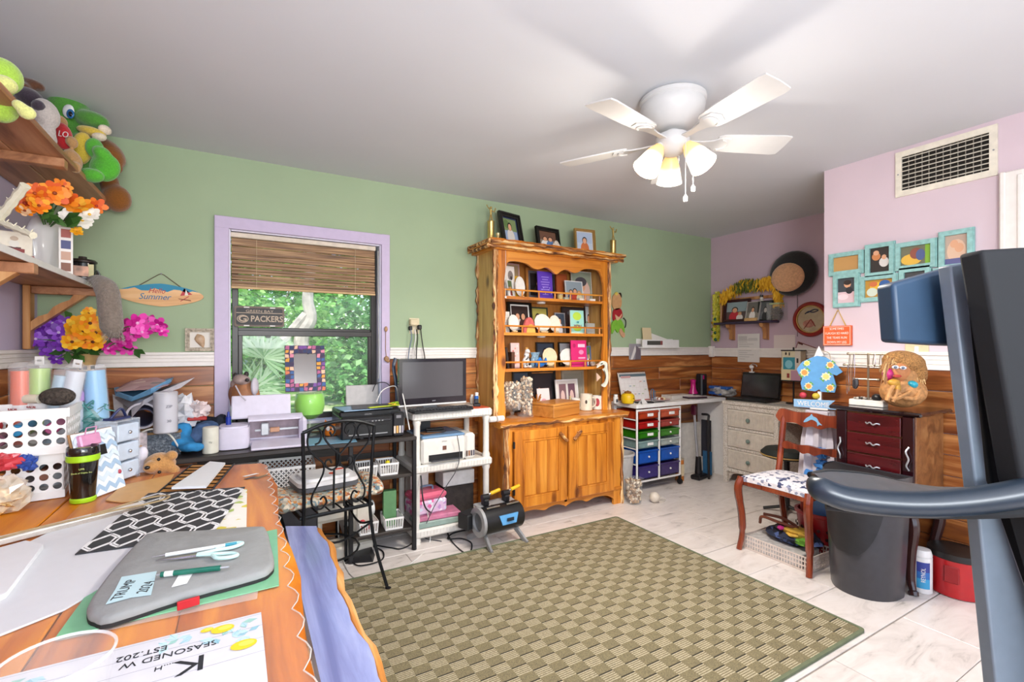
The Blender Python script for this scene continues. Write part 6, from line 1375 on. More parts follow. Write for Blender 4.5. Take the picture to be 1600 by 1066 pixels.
m = MB().prism(ell(.09, .03, .035, .013, 16), .002, T(0, 0, .058)).prism(ell(.03, -.04, .016, .02, 14), .002, T(0, 0, .058)); m.build('red_mark', mt('#c2492c', .5), t)
# ================================================================== baskets on the black shelves
def mini_basket(label, x, y, z, rz=0, group=None):
    t = thing('slotted_basket', label, 'basket', (x, y, z), rz); w, dp, h = .115, .16, .075; m = MB(); m.box(0, 0, 0, w*.86, dp*.86, .004)
    for s in (-1, 1):
        m.box(0, s*dp/2*.98, h-.012, w, .004, .012); m.box(s*w/2*.98, 0, h-.012, .004, dp, .012); m.box(0, s*dp/2*.90, 0, w*.9, .004, .012); m.box(s*w/2*.9, 0, 0, .004, dp*.9, .012)
        for i in range(8): a = -w*.45+w*.9*i/7; m.tube([(a*.94, s*dp/2*.90, .008), (a, s*dp/2*.98, h-.008)], .0035, 4)
        for i in range(10): a = -dp*.46+dp*.92*i/9; m.tube([(s*w/2*.9, a*.94, .008), (s*w/2*.98, a, h-.008)], .0035, 4)
    m.build('slatted_body', WPL, t); return t
mini_basket('white slotted basket on the upper black shelf, left one', .66, 2.99, .4805, R(3)); mini_basket('white slotted basket with a yellow ball on the upper black shelf', .80, 3.0, .4805, R(-3)); mini_basket('white slotted basket of red bits on the bottom black shelf', .67, 2.99, .1405); mini_basket('white slotted basket holding a green carton on the bottom black shelf', .83, 2.99, .1405, R(-4))
solo(MB().sph(0, 0, 0, .016), 'yellow_ball', mt('#d6c71e', .4), 'small yellow ball inside the upper shelf basket', 'ball', (.80, 2.98, .545)); solo(MB().box(0, 0, 0, .05, .05, .012, .004).box(.02, .03, .012, .05, .04, .012, .004), 'dark_bits', mt('#4a4a52', .6), 'dark grey bits in the left upper shelf basket', 'bits', (.66, 2.99, .50))
m = MB(); rnd = random.Random(6)
for i in range(14): m.sph(rnd.uniform(-.035, .035), rnd.uniform(-.05, .05), rnd.uniform(.015, .06), .018, .014, .012, 8, col=rnd.choice(['#b3202c', '#d9d4d0', '#c9404a', '#efeaea']))
tag(m.build('red_bits', None, None, (.67, 2.99, .145)), 'heap of red and white bits in the bottom shelf basket', 'bits'); solo(MB().box(0, 0, 0, .08, .05, .22, .002), 'green_carton', mt('#5d8a5c', .5), 'tall sage green carton standing in the bottom shelf basket', 'box', (.815, 2.995, .147), R(-6))
# ================================================================== monitor, keyboard and friends on the white shelving
PZ = .8505
mo = thing('monitor', 'black computer monitor with a white edge on the white shelving', 'monitor', (1.125, 3.06, PZ), R(3)); w, h = .485, .30
m = MB(); m.ring([(-w/2, .045), (w/2, .045), (w/2, .045+h), (-w/2, .045+h)], [(-w/2+.022, .085), (w/2-.022, .085), (w/2-.022, .025+h), (-w/2+.022, .025+h)], .03, FRONT); m.box(0, .012, .05, w-.02, .03, h-.01, .006); m.build('bezel', BLKG, mo)
MB().box(0, -.024, .083, w-.042, .004, h-.058).build('screen', mt('#4a4a4c', .12, var=.01, coat=.3), mo); MB().box(0, -.012, .032, w+.006, .036, .016, .004).build('white_edge', mt('#dedcda', .35), mo)
MB().box(0, .03, 0, .16, .12, .012, .004).box(0, .04, .01, .10, .02, .08, .003).build('stand', GREY, mo); text('lettering', 'acer', .014, SILVER, mo, T(0, -.031, .064) @ FRONT)
kb = thing('keyboard', 'black keyboard lying in front of the monitor', 'keyboard', (1.15, 2.955, PZ+.001), R(2)); MB().box(0, 0, 0, .42, .12, .016, .004).build('base', mt('#1a1c20', .4), kb)
km = MB().box(0, 0, 0, .018, .017, .006, .002).mesh('key')
for r_ in range(5):
    for c_ in range(19): link('key', km, mt('#2a2c31', .45), kb, (-.198+.022*c_, -.044+.022*r_, .016))
solo(MB().box(0, 0, 0, .15, .11, .004, .001), 'mouse_pad', mt('#c3502c', .5), 'orange mat at the right end of the white shelf top', 'mat', (1.43, 3.0, PZ+.0005)); t = thing('phone_stand', 'black little phone stand on the orange mat', 'stand', (1.445, 3.03, PZ+.005), R(-20)); MB().box(0, 0, 0, .05, .04, .02, .004).box(0, .01, .02, .03, .008, .03, .003).build('stand', BLK, t)
for k, (x, y, hh, c, lab) in enumerate(((1.475, 3.10, .095, '#2a62b0', 'small blue bottle beside the monitor'), (1.515, 3.14, .09, '#c9a55a', 'small amber glass bottle right of the blue bottle'), (1.487, 3.20, .07, '#d9cfc4', 'little white jar behind the small bottles'))):
    t = thing('small_bottle', lab, 'bottle', (min(x, 1.5), y, PZ)); MB().cyl(0, 0, 0, .016, hh*.75, 14, b=.003).build('body', mt(c, .3), t); MB().cyl(0, 0, hh*.75, .010, hh*.25, 12).build('cap', WPL, t)
wp = thing('white_printer', 'white ink tank printer on the middle tier of the white shelving', 'printer', (1.19, 3.10, .5105), R(2)); pw, pd_, ph = .375, .32, .165
MB().box(-.03, 0, 0, pw-.06, pd_, ph, .014).build('body', WP, wp); MB().box(-.03, 0, ph, pw-.07, pd_-.01, .018, .006).build('scanner_lid', mt('#6f93b5', .25, var=.02, coat=.3), wp); MB().box(pw/2-.03, -.02, .0, .08, pd_-.02, ph+.012, .016).build('ink_tank', WP, wp)
MB().box(-.02, -pd_/2-.002, .02, .24, .006, .04).build('output_slot', mt('#111113', .5), wp); MB().box(-.02, -pd_/2-.014, .018, .22, .03, .006).build('paper_guide', mt('#4a4b50', .4), wp)
m = MB()
for k, c in enumerate(('#5a463c', '#8a5a3a', '#4a3f46', '#5f5a66')): m.box(pw/2-.058+.017*k, -pd_/2-.012, .026, .011, .004, .036, col=c)
m.build('ink_window', None, wp); m = MB().box(-.03, -pd_/2-.002, .085, .026, .004, .026); m.build('button_panel', mt('#6b4434', .5), wp); text('lettering', 'EPSON', .012, GREY, wp, T(-.03, -pd_/2-.001, .14) @ FRONT)
solo(MB().box(0, 0, 0, .14, .10, .003, .001), 'brown_card', mt('#8a6244', .6), 'brown card lying on the white printer', 'card', (1.10, 3.05, .697), R(12)); t = thing('stapler', 'black stapler lying on the brown card on the white printer', 'stapler', (1.14, 3.03, .701), R(-15)); MB().box(0, 0, 0, .13, .03, .012, .003).box(-.01, 0, .014, .12, .026, .014, .005).build('body', BLK, t)
solo(MB().box(0, 0, 0, .10, .06, .07, .004), 'adapter', mt('#2a2b2e', .5), 'dark boxy adapter standing at the back of the white printer', 'adapter', (1.10, 3.19, .696))
# bottom tier
PB = .0955
t = thing('toy_case', 'pink and lilac printed plastic case with a handle on the bottom tier', 'case', (1.08, 3.06, PB+.075), R(5)); MB().box(0, 0, 0, .24, .16, .09, .012).build('body', spots('toy_print', '#d4b4cf', ['#e8dfe8', '#b98fc0', '#d7609a', '#c9d0e0'], 45, .4), t); MB().box(0, 0, .09, .245, .165, .05, .018).build('lid', mt('#d4607c', .35), t); MB().tube(curve([(-.05, 0, .14), (-.04, 0, .165), (.04, 0, .165), (.05, 0, .14)]), .007, 8).build('handle', mt('#6a7f98', .4), t)
solo(MB().box(0, 0, 0, .30, .20, .03, .004), 'pink_book', mt('#c97a98', .5, var=.1), 'pink flat case under the printed toy case', 'case', (1.14, 3.05, PB+.043), R(-3)); solo(MB().box(0, 0, 0, .30, .19, .04, .006), 'green_tray', mt('#8fa39a', .4), 'grey green plastic tray at the bottom of the pile', 'tray', (1.14, 3.04, PB+.001)); solo(MB().box(0, 0, 0, .13, .12, .30, .004), 'red_label_carton', mt('#d9d2cc', .5), 'white carton standing behind the toy case', 'box', (1.07, 3.22, PB+.001))
solo(MB().box(0, 0, 0, .24, .16, .10, .004), 'white_carton', mt('#d6d3cf', .5), 'long white carton standing high at the right of the bottom tier', 'box', (1.34, 3.18, PB+.20)); solo(MB().box(0, 0, 0, .22, .18, .198, .006), 'dark_carton', mt('#2a2320', .7, var=.3), 'dark carton under the long white carton', 'box', (1.34, 3.18, PB+.001))
# ================================================================== mug heat press on the floor
mp_ = thing('mug_press', 'grey and black twin tumbler heat press with yellow handles on the floor', 'heat press', (1.46, 2.73, 0), R(5))
GP = mt('#a6a7a8', .35, .3, var=.05)
for s in (-1, 1):
    m = MB().tube(curve([(s*.11, .06, .09), (s*.12, -.02, .075), (s*.13, -.09, .03), (s*.135, -.13, .006)]), [.02]*9+[.022]*8+[.02]*8, 8, flat=.5); m.build('foot', GP, mp_)
    MB().tube(curve([(s*.11, .04, .08), (s*.13, .12, .03), (s*.14, .16, .006)]), .02, 8, flat=.5).build('foot', GP, mp_)
MB().box(0, .03, .07, .22, .12, .03, .006).build('bed', GP, mp_)
MB().cyl(0, 0, 0, .085, .30, 28, M=T(-.15, -.01, .165) @ RY(pi/2), b=.008).build('barrel', mt('#1a1b1d', .35), mp_)
MB().lathe([(.058, 0), (.092, 0), (.092, .02), (.058, .02), (.058, 0)], 28, T(-.168, -.01, .165) @ RY(pi/2)).build('end_ring', GP, mp_); MB().cyl(0, 0, 0, .058, .002, 24, M=T(-.152, -.01, .165) @ RY(pi/2)).build('bore', mt('#7d7f82', .4, .5), mp_)
m = MB().box(0, .05, .225, .29, .15, .014, .004, M=RX(R(10))); m.build('upper_plate', GP, mp_); m = MB().box(-.07, -.045, .247, .10, .012, .012, .003).box(.08, -.045, .247, .10, .012, .012, .003); m.build('clamp_bar', CHROME, mp_)
for x in (-.085, .075):
    m = MB().box(x, .03, .245, .04, .05, .045, .008).cyl(0, 0, 0, .02, .05, 14, M=T(x-.025, .03, .30) @ RY(pi/2)).cyl(x+.02, -.03, .24, .014, .02, 12); q = m.build('latch', BLK, mp_)
    MB().cyl(0, 0, 0, .007, .05, 10, M=T(x, .03, .305) @ RY(R(75))).build('lever', CHROME, q); MB().cyl(0, 0, 0, .012, .075, 12, M=T(x+.04, .03, .316) @ RY(R(78)), b=.003).build('yellow_grip', mt('#e6b413', .4), q)
pl = [(-.055, 0), (.05, 0), (.07, .06), (-.075, .06)]; MB().prism(pl, .012, T(.02, -.092, .145) @ RX(R(-8)) @ FRONT).build('control_panel', mt('#5fa3d6', .35), mp_); MB().box(.02, -.110, .168, .05, .006, .02).build('display', mt('#26303a', .2), mp_)
MB().box(.30-.42, .14, .10, .14, .10, .10, .008, M=RZ(R(15))).build('power_box', mt('#1d1d1f', .5), mp_)
# ================================================================== cables
def cable(label, pts, r, mat, cat='cable', name='cable'):
    t = thing(name, label, cat, pts[0]); wb(MB().tube(curve(pts, 8), r, 6), 'wire', mat, t); return t
BK = mt('#18181a', .5); WH = mt('#dcd9d4', .5)
F = lambda u, v, z=.005: P(u, v, z=z)
cable('black power cable looping on the floor in front of the heat press', [Vector((1.0, 2.93, .45)), Vector((1.02, 2.9, .25)), F(690, 810, .06), F(705, 845), F(730, 866), F(737, 850), F(722, 842), F(700, 842), F(712, 832, .01), Vector((1.37, 2.76, .10))], .005, BK)
cable('white cable trailing over the floor from the iron chair to the shelving', [F(528, 800, .25), F(530, 850, .03), F(540, 885), F(556, 904), F(585, 906), F(622, 893), F(655, 870), F(672, 845), F(668, 800, .2)], .004, WH)
cable('black cable snaking over the floor below the black shelves', [F(545, 870), F(560, 884), F(595, 876), F(598, 862), F(580, 852), F(610, 856), F(625, 858), F(640, 852), F(655, 840, .01)], .0045, BK)
cable('thin grey cable dropping from the printer to the toy case', [Vector((1.24, 2.9, .69)), Vector((1.26, 2.905, .56)), Vector((1.23, 2.895, .46)), Vector((1.16, 2.9, .36)), Vector((1.06, 2.89, .22)), F(662, 838, .02), F(690, 846)], .003, mt('#4a4a4c', .5))
# outlet with plugs above the monitor
ot = thing('wall_outlet', 'cream outlet with adapters and plugs on the green wall above the monitor', 'outlet', (1.10, YB, 1.37), 0); MB().box(0, -.003, 0, .075, .006, .115, .002).build('plate', mt('#dccfae', .5), ot); m = MB().box(-.012, -.025, .06, .06, .045, .045, .006); m.build('adapter', mt('#d8c8a4', .5), ot); m = MB().box(.03, -.03, .03, .03, .03, .035, .006).box(-.035, -.02, .025, .025, .03, .03, .005); m.build('plug', BK, ot)
for k, (x, x2, mat, lab) in enumerate(((-.035, -.06, mt('#6f7f92', .5), 'grey blue cable dropping from the outlet, leftmost'), (-.005, -.025, WH, 'white cable dropping from the outlet behind the monitor'), (.01, .0, BK, 'black cable dropping straight from the outlet middle'), (.04, .065, BK, 'black cable curving down from the right plug'))):
    cable(lab, [Vector((1.10+x, YB-.03, 1.40)), Vector((1.10+x, YB-.05, 1.34)), Vector((1.10+(x+x2)/2, YB-.045, 1.27)), Vector((1.10+x2, YB-.05, 1.18)), Vector((1.10+x2, YB-.05, 1.0))], .004, mat)
q = P(620, 565, y=3.12); t = thing('headset', 'dark blue headset hanging at the left edge of the monitor', 'headset', q, 0); wb(MB().tube(curve([P(618, 560, y=3.16), P(615, 575, y=3.14), P(619, 600, y=3.13), P(621, 640, y=3.12)]), .012, 8, flat=.5), 'band', mt('#20354f', .4), t)
cable('white cable looping from the monitor over the folders', [P(624, 560, y=3.05), P(622, 590, y=3.05), P(630, 620, y=3.02), P(636, 650, y=2.98), P(640, 672, y=2.94)], .004, WH); cable('thin white cable arching over the papers by the window', [P(588, 628, y=3.1), P(598, 610, y=3.1), P(618, 604, y=3.1), P(622, 625, y=3.08)], .0035, WH); cable('thin black cable arching beside the window casing', [P(582, 612, y=3.2), P(588, 600, y=3.2), P(602, 598, y=3.2), P(612, 606, y=3.18)], .003, BK)
t = thing('hook_decor', 'string of small shells hanging on the right window casing', 'ornament', (P(603, 515, y=3.34).x, 3.342, 1.40)); MB().tube([(0, 0, 0), (-.002, 0, -.14), (.004, 0, -.2)], .0022, 5).build('string', mt('#9a7a55', .8), t); MB().sph(0, -.004, 0, .012, .008, .02).sph(.004, -.004, -.21, .018, .01, .02).sph(.016, -.004, -.225, .012, .008, .012).build('shell', mt('#a9825c', .5, var=.2), t)
# ================================================================== on top of the hutch
HT = 2.0505
def hx(u, y): return P(u, 500, y=y).x
def trophy(label, u, y, htot, cup=False):
    t = thing('trophy', label, 'trophy', (hx(u, y), y, HT)); GO = mt('#c9b06a', .3, .8, var=.05)
    MB().box(0, 0, 0, .07, .06, .018, .003).build('base', mt('#d8d2c6', .4, var=.1), t); MB().lathe([(.012, .018), (.022, .024), (.014, .034), (.026, .04), (.026, htot*.62), (.029, htot*.64), (.012, htot*.66)], 16).build('column', GO, t)
    h = htot*.66; m = MB().tube([(-.012, 0, h), (-.004, 0, h+.04), (0, 0, h+.05)], .005, 6).tube([(.014, 0, h), (.004, 0, h+.04), (0, 0, h+.05)], .005, 6).tube([(0, 0, h+.045), (0, 0, h+.085)], [.008, .010], 8).sph(0, 0, h+.10, .009).tube([(0, 0, h+.08), (.03, 0, h+.07), (.04, 0, h+.10)], .0045, 6).tube([(0, 0, h+.08), (-.03, -.01, h+.095), (-.035, 0, h+.115)], .0045, 6)
    m.build('figure', GO, t); return t
trophy('gold trophy with a tall column at the left end of the hutch top', 767, 3.20, .275); trophy('gold trophy with a tall column at the right end of the hutch top', 958, 3.18, .25)
t = thing('small_trophy', 'tiny gold cup trophy between the left trophy and the tilted frame', 'trophy', (hx(778, 3.1), 3.1, HT)); MB().box(0, 0, 0, .05, .03, .012, .002).build('base', mt('#d8c9a8', .5), t); MB().lathe([(.004, .012), (.004, .03), (.012, .045), (.016, .065), (.013, .064)], 12).build('cup', mt('#d6c48e', .3, .7), t)
frame('photo_frame', 'large dark framed portrait of a person in white leaning on the hutch top', (hx(797, 3.2)+.02, 3.19, HT), .225, .275, .035, DG, people(['#7c8f5d', '#93a5c4', '#5d7a42'], (.45, .0, 1.15, '#d5d0ca', SK, HD)), R(14), R(13), matboard='#2f3a5c', mbw=.012)
frame('photo_frame', 'black landscape frame with silver corner studs in the middle of the hutch top', (hx(857, 3.18), 3.18, HT), .24, .19, .03, mt('#14130f', .3), people(['#6a4a38', '#8a7a68'], (.35, 0, .95, '#e3dfda', SK, HB), (.65, 0, .95, '#5b7fb0', SK, HD), (.85, .0, .5, '#e8e4de', SK, HL)), R(6), R(10))
frame('photo_frame', 'gold framed photograph of a child in an orange shirt and helmet on the hutch top', (hx(914, 3.16), 3.16, HT), .20, .215, .018, mt('#b08d52', .3, .5), people(['#a9b9d0', '#b9c6d6'], (.5, .0, 1.05, '#c9703a', SK, '#23252c')), R(-6), R(6), matboard='#d9d4cc', mbw=.006)
t = thing('white_ornament', 'small white lacy ornament lying before the black frame on the hutch top', 'ornament', (hx(868, 3.05), 3.04, HT)); MB().lathe([(.05, 0), (.035, .02), (.012, .05), (.001, .055)], 9, sy=.5).build('lace', mt('#d9cdbd', .6, var=.2, scale=60, bump=.5), t)
solo(MB().tube([(0, 0, 0), (0, 0, -.35)], .0012, 5).prism([(.012*cos(pi/2+k*2*pi/10)*(1 if k % 2 == 0 else .45), .012*sin(pi/2+k*2*pi/10)*(1 if k % 2 == 0 else .45)-.36) for k in range(10)], .002, FRONT), 'hanging_star', mt('#e9e6e0', .4), 'white star hanging on a thread at the left of the hutch opening', 'ornament', (hx(790, 3.045), 3.045, 2.0))
# ---- shelf contents
def onshelf(u0, u1, v, z, y): a, b_ = P(u0, v, y=y), P(u1, v, y=y); return (a.x+b_.x)/2, b_.x-a.x, P((u0+u1)/2, v, y=y).z-z
def sf(k, u0, u1, v, y, label, fw, mat, shapes, lean=6, rz=0, mbd=None, mbw=.014):
    z = (SHZ+(.7455,))[k]+.0006; x, w, h = onshelf(u0, u1, v, z, y)
    return frame('photo_frame', label, (x, y, z), w, h, fw, mat, shapes, R(rz), R(lean), .012, None, mbd, mbw)
def sc(k, u0, u1, v, y, name, label, shapes, cat='card', rz=0, lean=5, dp=.004, body='#e8e4de'):
    z = (SHZ+(.7455,))[k]+.0006; x, w, h = onshelf(u0, u1, v, z, y); return card(name, label, (x, y, z), w, h, shapes, R(rz), R(lean), dp, cat, body)
def plate(k, u0, u1, v, y, label, col, ex=1.0, rz=0):
    z = (SHZ+(.7455,))[k]+.0006; x, w, h = onshelf(u0, u1, v, z, y); t = thing('shell_plate', label, 'plate', (x, y, z), R(rz), None, rx=R(-8)); r_ = h/2
    o = [(w/2*cos(a)*(1+.02*cos(11*a)), (h-.015)/2*sin(a)+h/2+.005) for a in [2*pi*i/44 for i in range(44)]]
    MB().prism(o, .006, FRONT).build('disc', mt(col, .35, var=.04), t); c = [(px*.82, -.007, (pz-h/2)*.82+h/2) for px, pz in o]; MB().tube(c, .0022, 5, True).build('rim', mt(col, .3, var=.03), t)
    MB().box(0, -.012, 0, w*.45, .03, .012, .003).build('stand', mt('#d9bd8a', .5), t); return t
WFR = mt('#c9853f', .4, var=.12); PINKF = mt('#d3b0a8', .5, var=.1)
sf(0, 786, 814, 411, 3.29, 'pale pink frame at the back left of the top hutch shelf', .012, PINKF, PH[3], 5, 8)
sc(0, 786, 807, 415, 3.20, 'greeting_card', 'white greeting card with a small picture at the left of the top hutch shelf', [('r', 0, 0, 1, 1, '#ece4dc'), ('e', .65, .7, .22, .16, '#8a7f7a'), ('e', .7, .62, .08, .07, '#3a3030'), ('r', .15, .2, .6, .24, '#c9beb6'), ('r', .15, .3, .6, .34, '#c9beb6')], rz=10)
sf(0, 792, 803, 437, 3.13, 'small tilted white framed snapshot on the top hutch shelf', .006, WPL, PH[0], 10, 18)
plate(0, 806, 821, 431, 3.17, 'white egg shaped plate in front of a yellow card on the top hutch shelf', '#ece8e0')
sc(0, 802, 812, 431, 3.21, 'yellow_card', 'yellow card behind the egg shaped plate', [('r', 0, 0, 1, 1, '#d9a41f')], body='#d9a41f')
sf(0, 822, 872, 420, 3.30, 'orange wooden frame with a grey mat on the top hutch shelf', .022, WFR, people(['#2a2320', '#1c1816'], (.35, .1, .8, '#40322c', SK, HB)), 4, 0, '#6d6a70', .02)
sc(0, 841, 864, 424, 3.15, 'purple_booklet', 'violet booklet with pale lettering on the top hutch shelf', [('r', 0, 0, 1, 1, '#5a35b0')]+[('r', .3-.05*(i % 3), .15+.09*i, .7+.05*(i % 3), .18+.09*i, '#9c86d6') for i in range(8)]+[('e', .08+.1*i, .2+.07*((i*5) % 4), .03, .02, '#b9a8e6') for i in range(9)], 'booklet', 0, 4, .008, '#4a2a98')
sc(0, 870, 887, 428, 3.25, 'brown_box', 'red brown wooden plaque on the top hutch shelf', [('r', 0, 0, 1, 1, '#8f3f14'), ('r', .08, .06, .92, .94, '#a04a18')], 'plaque', 0, 3, .02, '#7d3510')
x, w, h = onshelf(871, 879, 446, SHZ[0], 3.13); t = thing('owl_figurine', 'tiny cream and gold owl figurine on the top hutch shelf', 'figurine', (x, 3.13, SHZ[0])); MB().lathe([(.014, 0), (.022, .012), (.024, .03), (.02, .048), (.012, .058), (.001, .06)], 14).build('body', mt('#d9c07a', .4, var=.2), t); MB().sph(-.008, -.02, .045, .007, .004, .008).sph(.008, -.02, .045, .007, .004, .008).build('eyes', mt('#efe8d8', .3), t)
sf(0, 894, 924, 424, 3.27, 'big photograph of a child in a dark sun hat on the top hutch shelf', .006, mt('#cfc9bd', .4), [('r', 0, 0, 1, 1, '#8f9a86'), ('e', .6, .35, .35, .4, '#d9b9ac'), ('e', .5, .52, .2, .18, SK), ('e', .48, .68, .3, .16, '#4a464c')], 5, -4)
sf(0, 884, 911, 439, 3.19, 'landscape group snapshot in front of the sun hat photograph', .005, WPL, PH[2], 8)
for u, c, l in ((886, '#a9b2a0', 'small grey green box under the snapshot on the top hutch shelf'), (909, '#e6e0d4', 'small white box at the right of the top hutch shelf'), (925, '#e9e4da', 'long white domino box at the right end of the top hutch shelf')): solo(MB().box(0, 0, 0, .06, .03, .02, .002), 'small_box', mt(c, .5), l, 'box', (hx(u, 3.11), 3.115, SHZ[0]+.0005))
# shelf 2
sc(1, 784, 796, 487, 3.20, 'white_box', 'white box of stacked cards at the left of the second hutch shelf', [('r', 0, 0, 1, 1, '#dfdad0')]+[('r', 0, .1+.12*i, 1, .11+.12*i, '#b9b2a8') for i in range(7)], 'box', 0, 0, .03)
plate(1, 795, 811, 491, 3.14, 'white scalloped plate at the left of the second hutch shelf', '#e9e3d6')
sf(1, 794, 833, 471, 3.27, 'large black frame with a couple in a white mat on the second hutch shelf', .024, mt('#0f100f', .3), people(['#2e1c18', '#3a241e'], (.35, .0, 1.0, '#d9cfc6', SK, HB), (.68, .0, 1.0, '#4a2a26', SK, HD)), 7, 4, '#e9e6e0', .012)
x, w, h = onshelf(815, 835, 496, SHZ[1], 3.12); t = thing('coral_shell', 'coral pink and yellow shell shaped dish on the second hutch shelf', 'dish', (x, 3.12, SHZ[1]), R(10)); m = MB().prism(ell(0, 0, w/2, h, 12, 0, pi), .02, FRONT); m.build('pink_half', mt('#d96a66', .4, var=.15), t); MB().prism(ell(.01, 0, w/2.6, h*.55, 12, 0, pi), .006, T(0, -.02, 0) @ FRONT).build('yellow_half', mt('#e0b45a', .4), t)
sf(1, 829, 857, 480, 3.29, 'dark green frame with a garden portrait on the second hutch shelf', .012, mt('#2f3a2c', .4), people(['#a9a04a', '#8a7a3a'], (.4, 0, 1.1, '#8a4a30', SK, HD)), 5, 3)
plate(1, 836, 861, 490, 3.15, 'largest white round shell plate on the second hutch shelf', '#efe9dc'); plate(1, 859, 876, 492, 3.16, 'cream oval shell plate beside the largest plate on the second hutch shelf', '#efe6d2')
sf(1, 867, 883, 489, 3.25, 'small silver framed picture behind the cream oval plate', .008, SILVER, PH[1], 5)
sf(1, 878, 915, 480, 3.30, 'wide dark framed floral picture at the back of the second hutch shelf', .012, mt('#241a18', .5), [('r', 0, 0, 1, 1, '#3a2a2a')]+[('e', .1+.16*i, .3+.17*((i*3) % 4), .06, .07, ['#7a3a3a', '#5a5f66', '#8a5a4a'][i % 3]) for i in range(6)], 4)
t = sc(1, 892, 913, 485, 3.13, 'you_card', 'mint green card reading YOU in purple on the second hutch shelf', [('r', 0, 0, 1, 1, '#9fd6c9'), ('e', .5, .75, .32, .18, '#b8d94a'), ('e', .5, .25, .32, .15, '#b8d94a'), ('r', .0, .0, 1, .04, '#e6e2c6')], 'card', 0, 4, .006)
text('lettering', 'YOU', .036, mt('#7a3f8f', .5), t, T(0, -.006, .058) @ FRONT, bold=.0012); text('lettering', 'I ♥', .018, mt('#3f8f8a', .5), t, T(0, -.006, .092) @ FRONT)
solo(MB().box(0, 0, 0, .085, .03, .09, .003), 'acrylic_block', glass('acrylic_block', '#c9d0cc', .45, .1), 'clear grey acrylic block at the right end of the second hutch shelf', 'block', (hx(922, 3.15), 3.15, SHZ[1]+.0005)); sf(1, 914, 928, 478, 3.31, 'grey framed print at the back right of the second hutch shelf', .008, mt('#55504e', .5), PH[4], 4)
# shelf 3
solo(MB().box(0, 0, 0, .02, .14, .16, .002), 'dark_book', mt('#2a1a14', .5), 'dark book leaning at the left end of the third hutch shelf', 'book', (hx(788, 3.2), 3.2, SHZ[2]+.001), 0, None, 0, R(-8)); solo(MB().box(0, 0, 0, .03, .12, .125, .002), 'brown_book', mt('#5a3420', .5), 'small brown book standing next to the dark book on the third hutch shelf', 'book', (hx(796, 3.2), 3.2, SHZ[2]+.0005))
sc(2, 799, 812, 536, 3.16, 'pink_card', 'narrow pale pink patterned card on the third hutch shelf', [('r', 0, 0, 1, 1, '#dcb8b2')]+[('e', .25+.25*(i % 3), .08+.1*i, .1, .035, ['#b9605a', '#c9857a', '#e6d0c6'][i % 3]) for i in range(9)], 'card', 0, 3, .012)
x = hx(822, 3.14); t = thing('spotted_dog_figurine', 'white dog figurine with black spots sitting on the third hutch shelf', 'figurine', (x, 3.14, SHZ[2])); m = MB(); m.sph(0, 0, .045, .032, .03, .045).sph(0, -.008, .10, .022, .022, .03).sph(0, -.02, .13, .02, .022, .02).sph(.0, -.042, .125, .01, .012, .009).sph(-.022, -.02, .012, .014, .022, .012).sph(.022, -.02, .012, .014, .022, .012); blob(m.build('body', mt('#e6e4e0', .3), t), .005)
m = MB(); rnd = random.Random(3)
for i in range(14): a = rnd.uniform(-2.6, -.5); zz = rnd.uniform(.02, .11); r_ = .032 if zz < .075 else .022; m.sph(r_*cos(a), r_*sin(a)-.003, zz, .006, .004, .006, 8)
m.build('spots', mt('#1c1a1c', .4), t); MB().sph(0, -.01, .15, .014, .012, .012).build('cap', mt('#b98a45', .5), t)
x = hx(843, 3.12); t = thing('blue_fish', 'bright blue ceramic fish on the third hutch shelf', 'figurine', (x, 3.115, SHZ[2])); blob(MB().sph(0, 0, .035, .05, .024, .032).build('body', mt('#1f6fc0', .25, coat=.4), t), .005); MB().prism([(.035, .045), (.055, .08), (.068, .05), (.06, .02)], .012, T(0, .006, 0) @ FRONT).prism([(-.02, .06), (.0, .085), (.02, .06)], .01, T(0, .005, 0) @ FRONT).build('fin', mt('#2f7fd0', .3), t); MB().sph(-.03, -.018, .045, .009, .006, .009).build('eye', WPL, t)
t = thing('wave_ornament', 'small pale blue and white wavy ornament behind the fish on the third hutch shelf', 'ornament', (hx(836, 3.22), 3.22, SHZ[2])); MB().lathe([(.04, 0), (.045, .05), (.03, .09), (.045, .12)], 14, sy=.6).build('body', mt('#8fb0c6', .4, var=.3, scale=60), t)
sf(2, 838, 866, 535, 3.31, 'dark frame behind the cream plate on the third hutch shelf', .012, DG, PH[1], 4); sf(2, 873, 892, 535, 3.31, 'dark frame behind the white plate on the third hutch shelf', .01, DG, PH[4], 4)
plate(2, 849, 871, 543, 3.17, 'cream round plate left of middle on the third hutch shelf', '#e6d4ae'); plate(2, 876, 901, 544, 3.16, 'off white round plate right of middle on the third hutch shelf', '#e6e2da')
sc(2, 893, 917, 532, 3.13, 'pink_booklet', 'hot pink booklet with white lettering on the third hutch shelf', [('r', 0, 0, 1, 1, '#d1246e'), ('r', .45, .74, .9, .86, '#efc0d4'), ('e', .65, .55, .16, .09, '#e98ab0'), ('r', .45, .3, .9, .36, '#e9a0c0'), ('r', .45, .2, .9, .25, '#e9a0c0'), ('e', .2, .8, .1, .08, '#b0185a')], 'booklet', 0, 3, .008, '#b9185a')
sf(2, 916, 923, 541, 3.2, 'small blue bordered snapshot on the third hutch shelf', .006, mt('#4a6fae', .5), PH[0], 5); sf(2, 919, 929, 535, 3.29, 'tan framed picture at the right end of the third hutch shelf', .01, mt('#b99a6a', .5), PH[3], 4)
solo(MB().sph(0, 0, .022, .026, .02, .022).cyl(0, 0, .04, .008, .012, 10), 'shell_ornament', mt('#d0c4b4', .3, var=.2), 'pearly shell ornament at the right end of the third hutch shelf', 'shell', (hx(926, 3.13), 3.13, SHZ[2]))
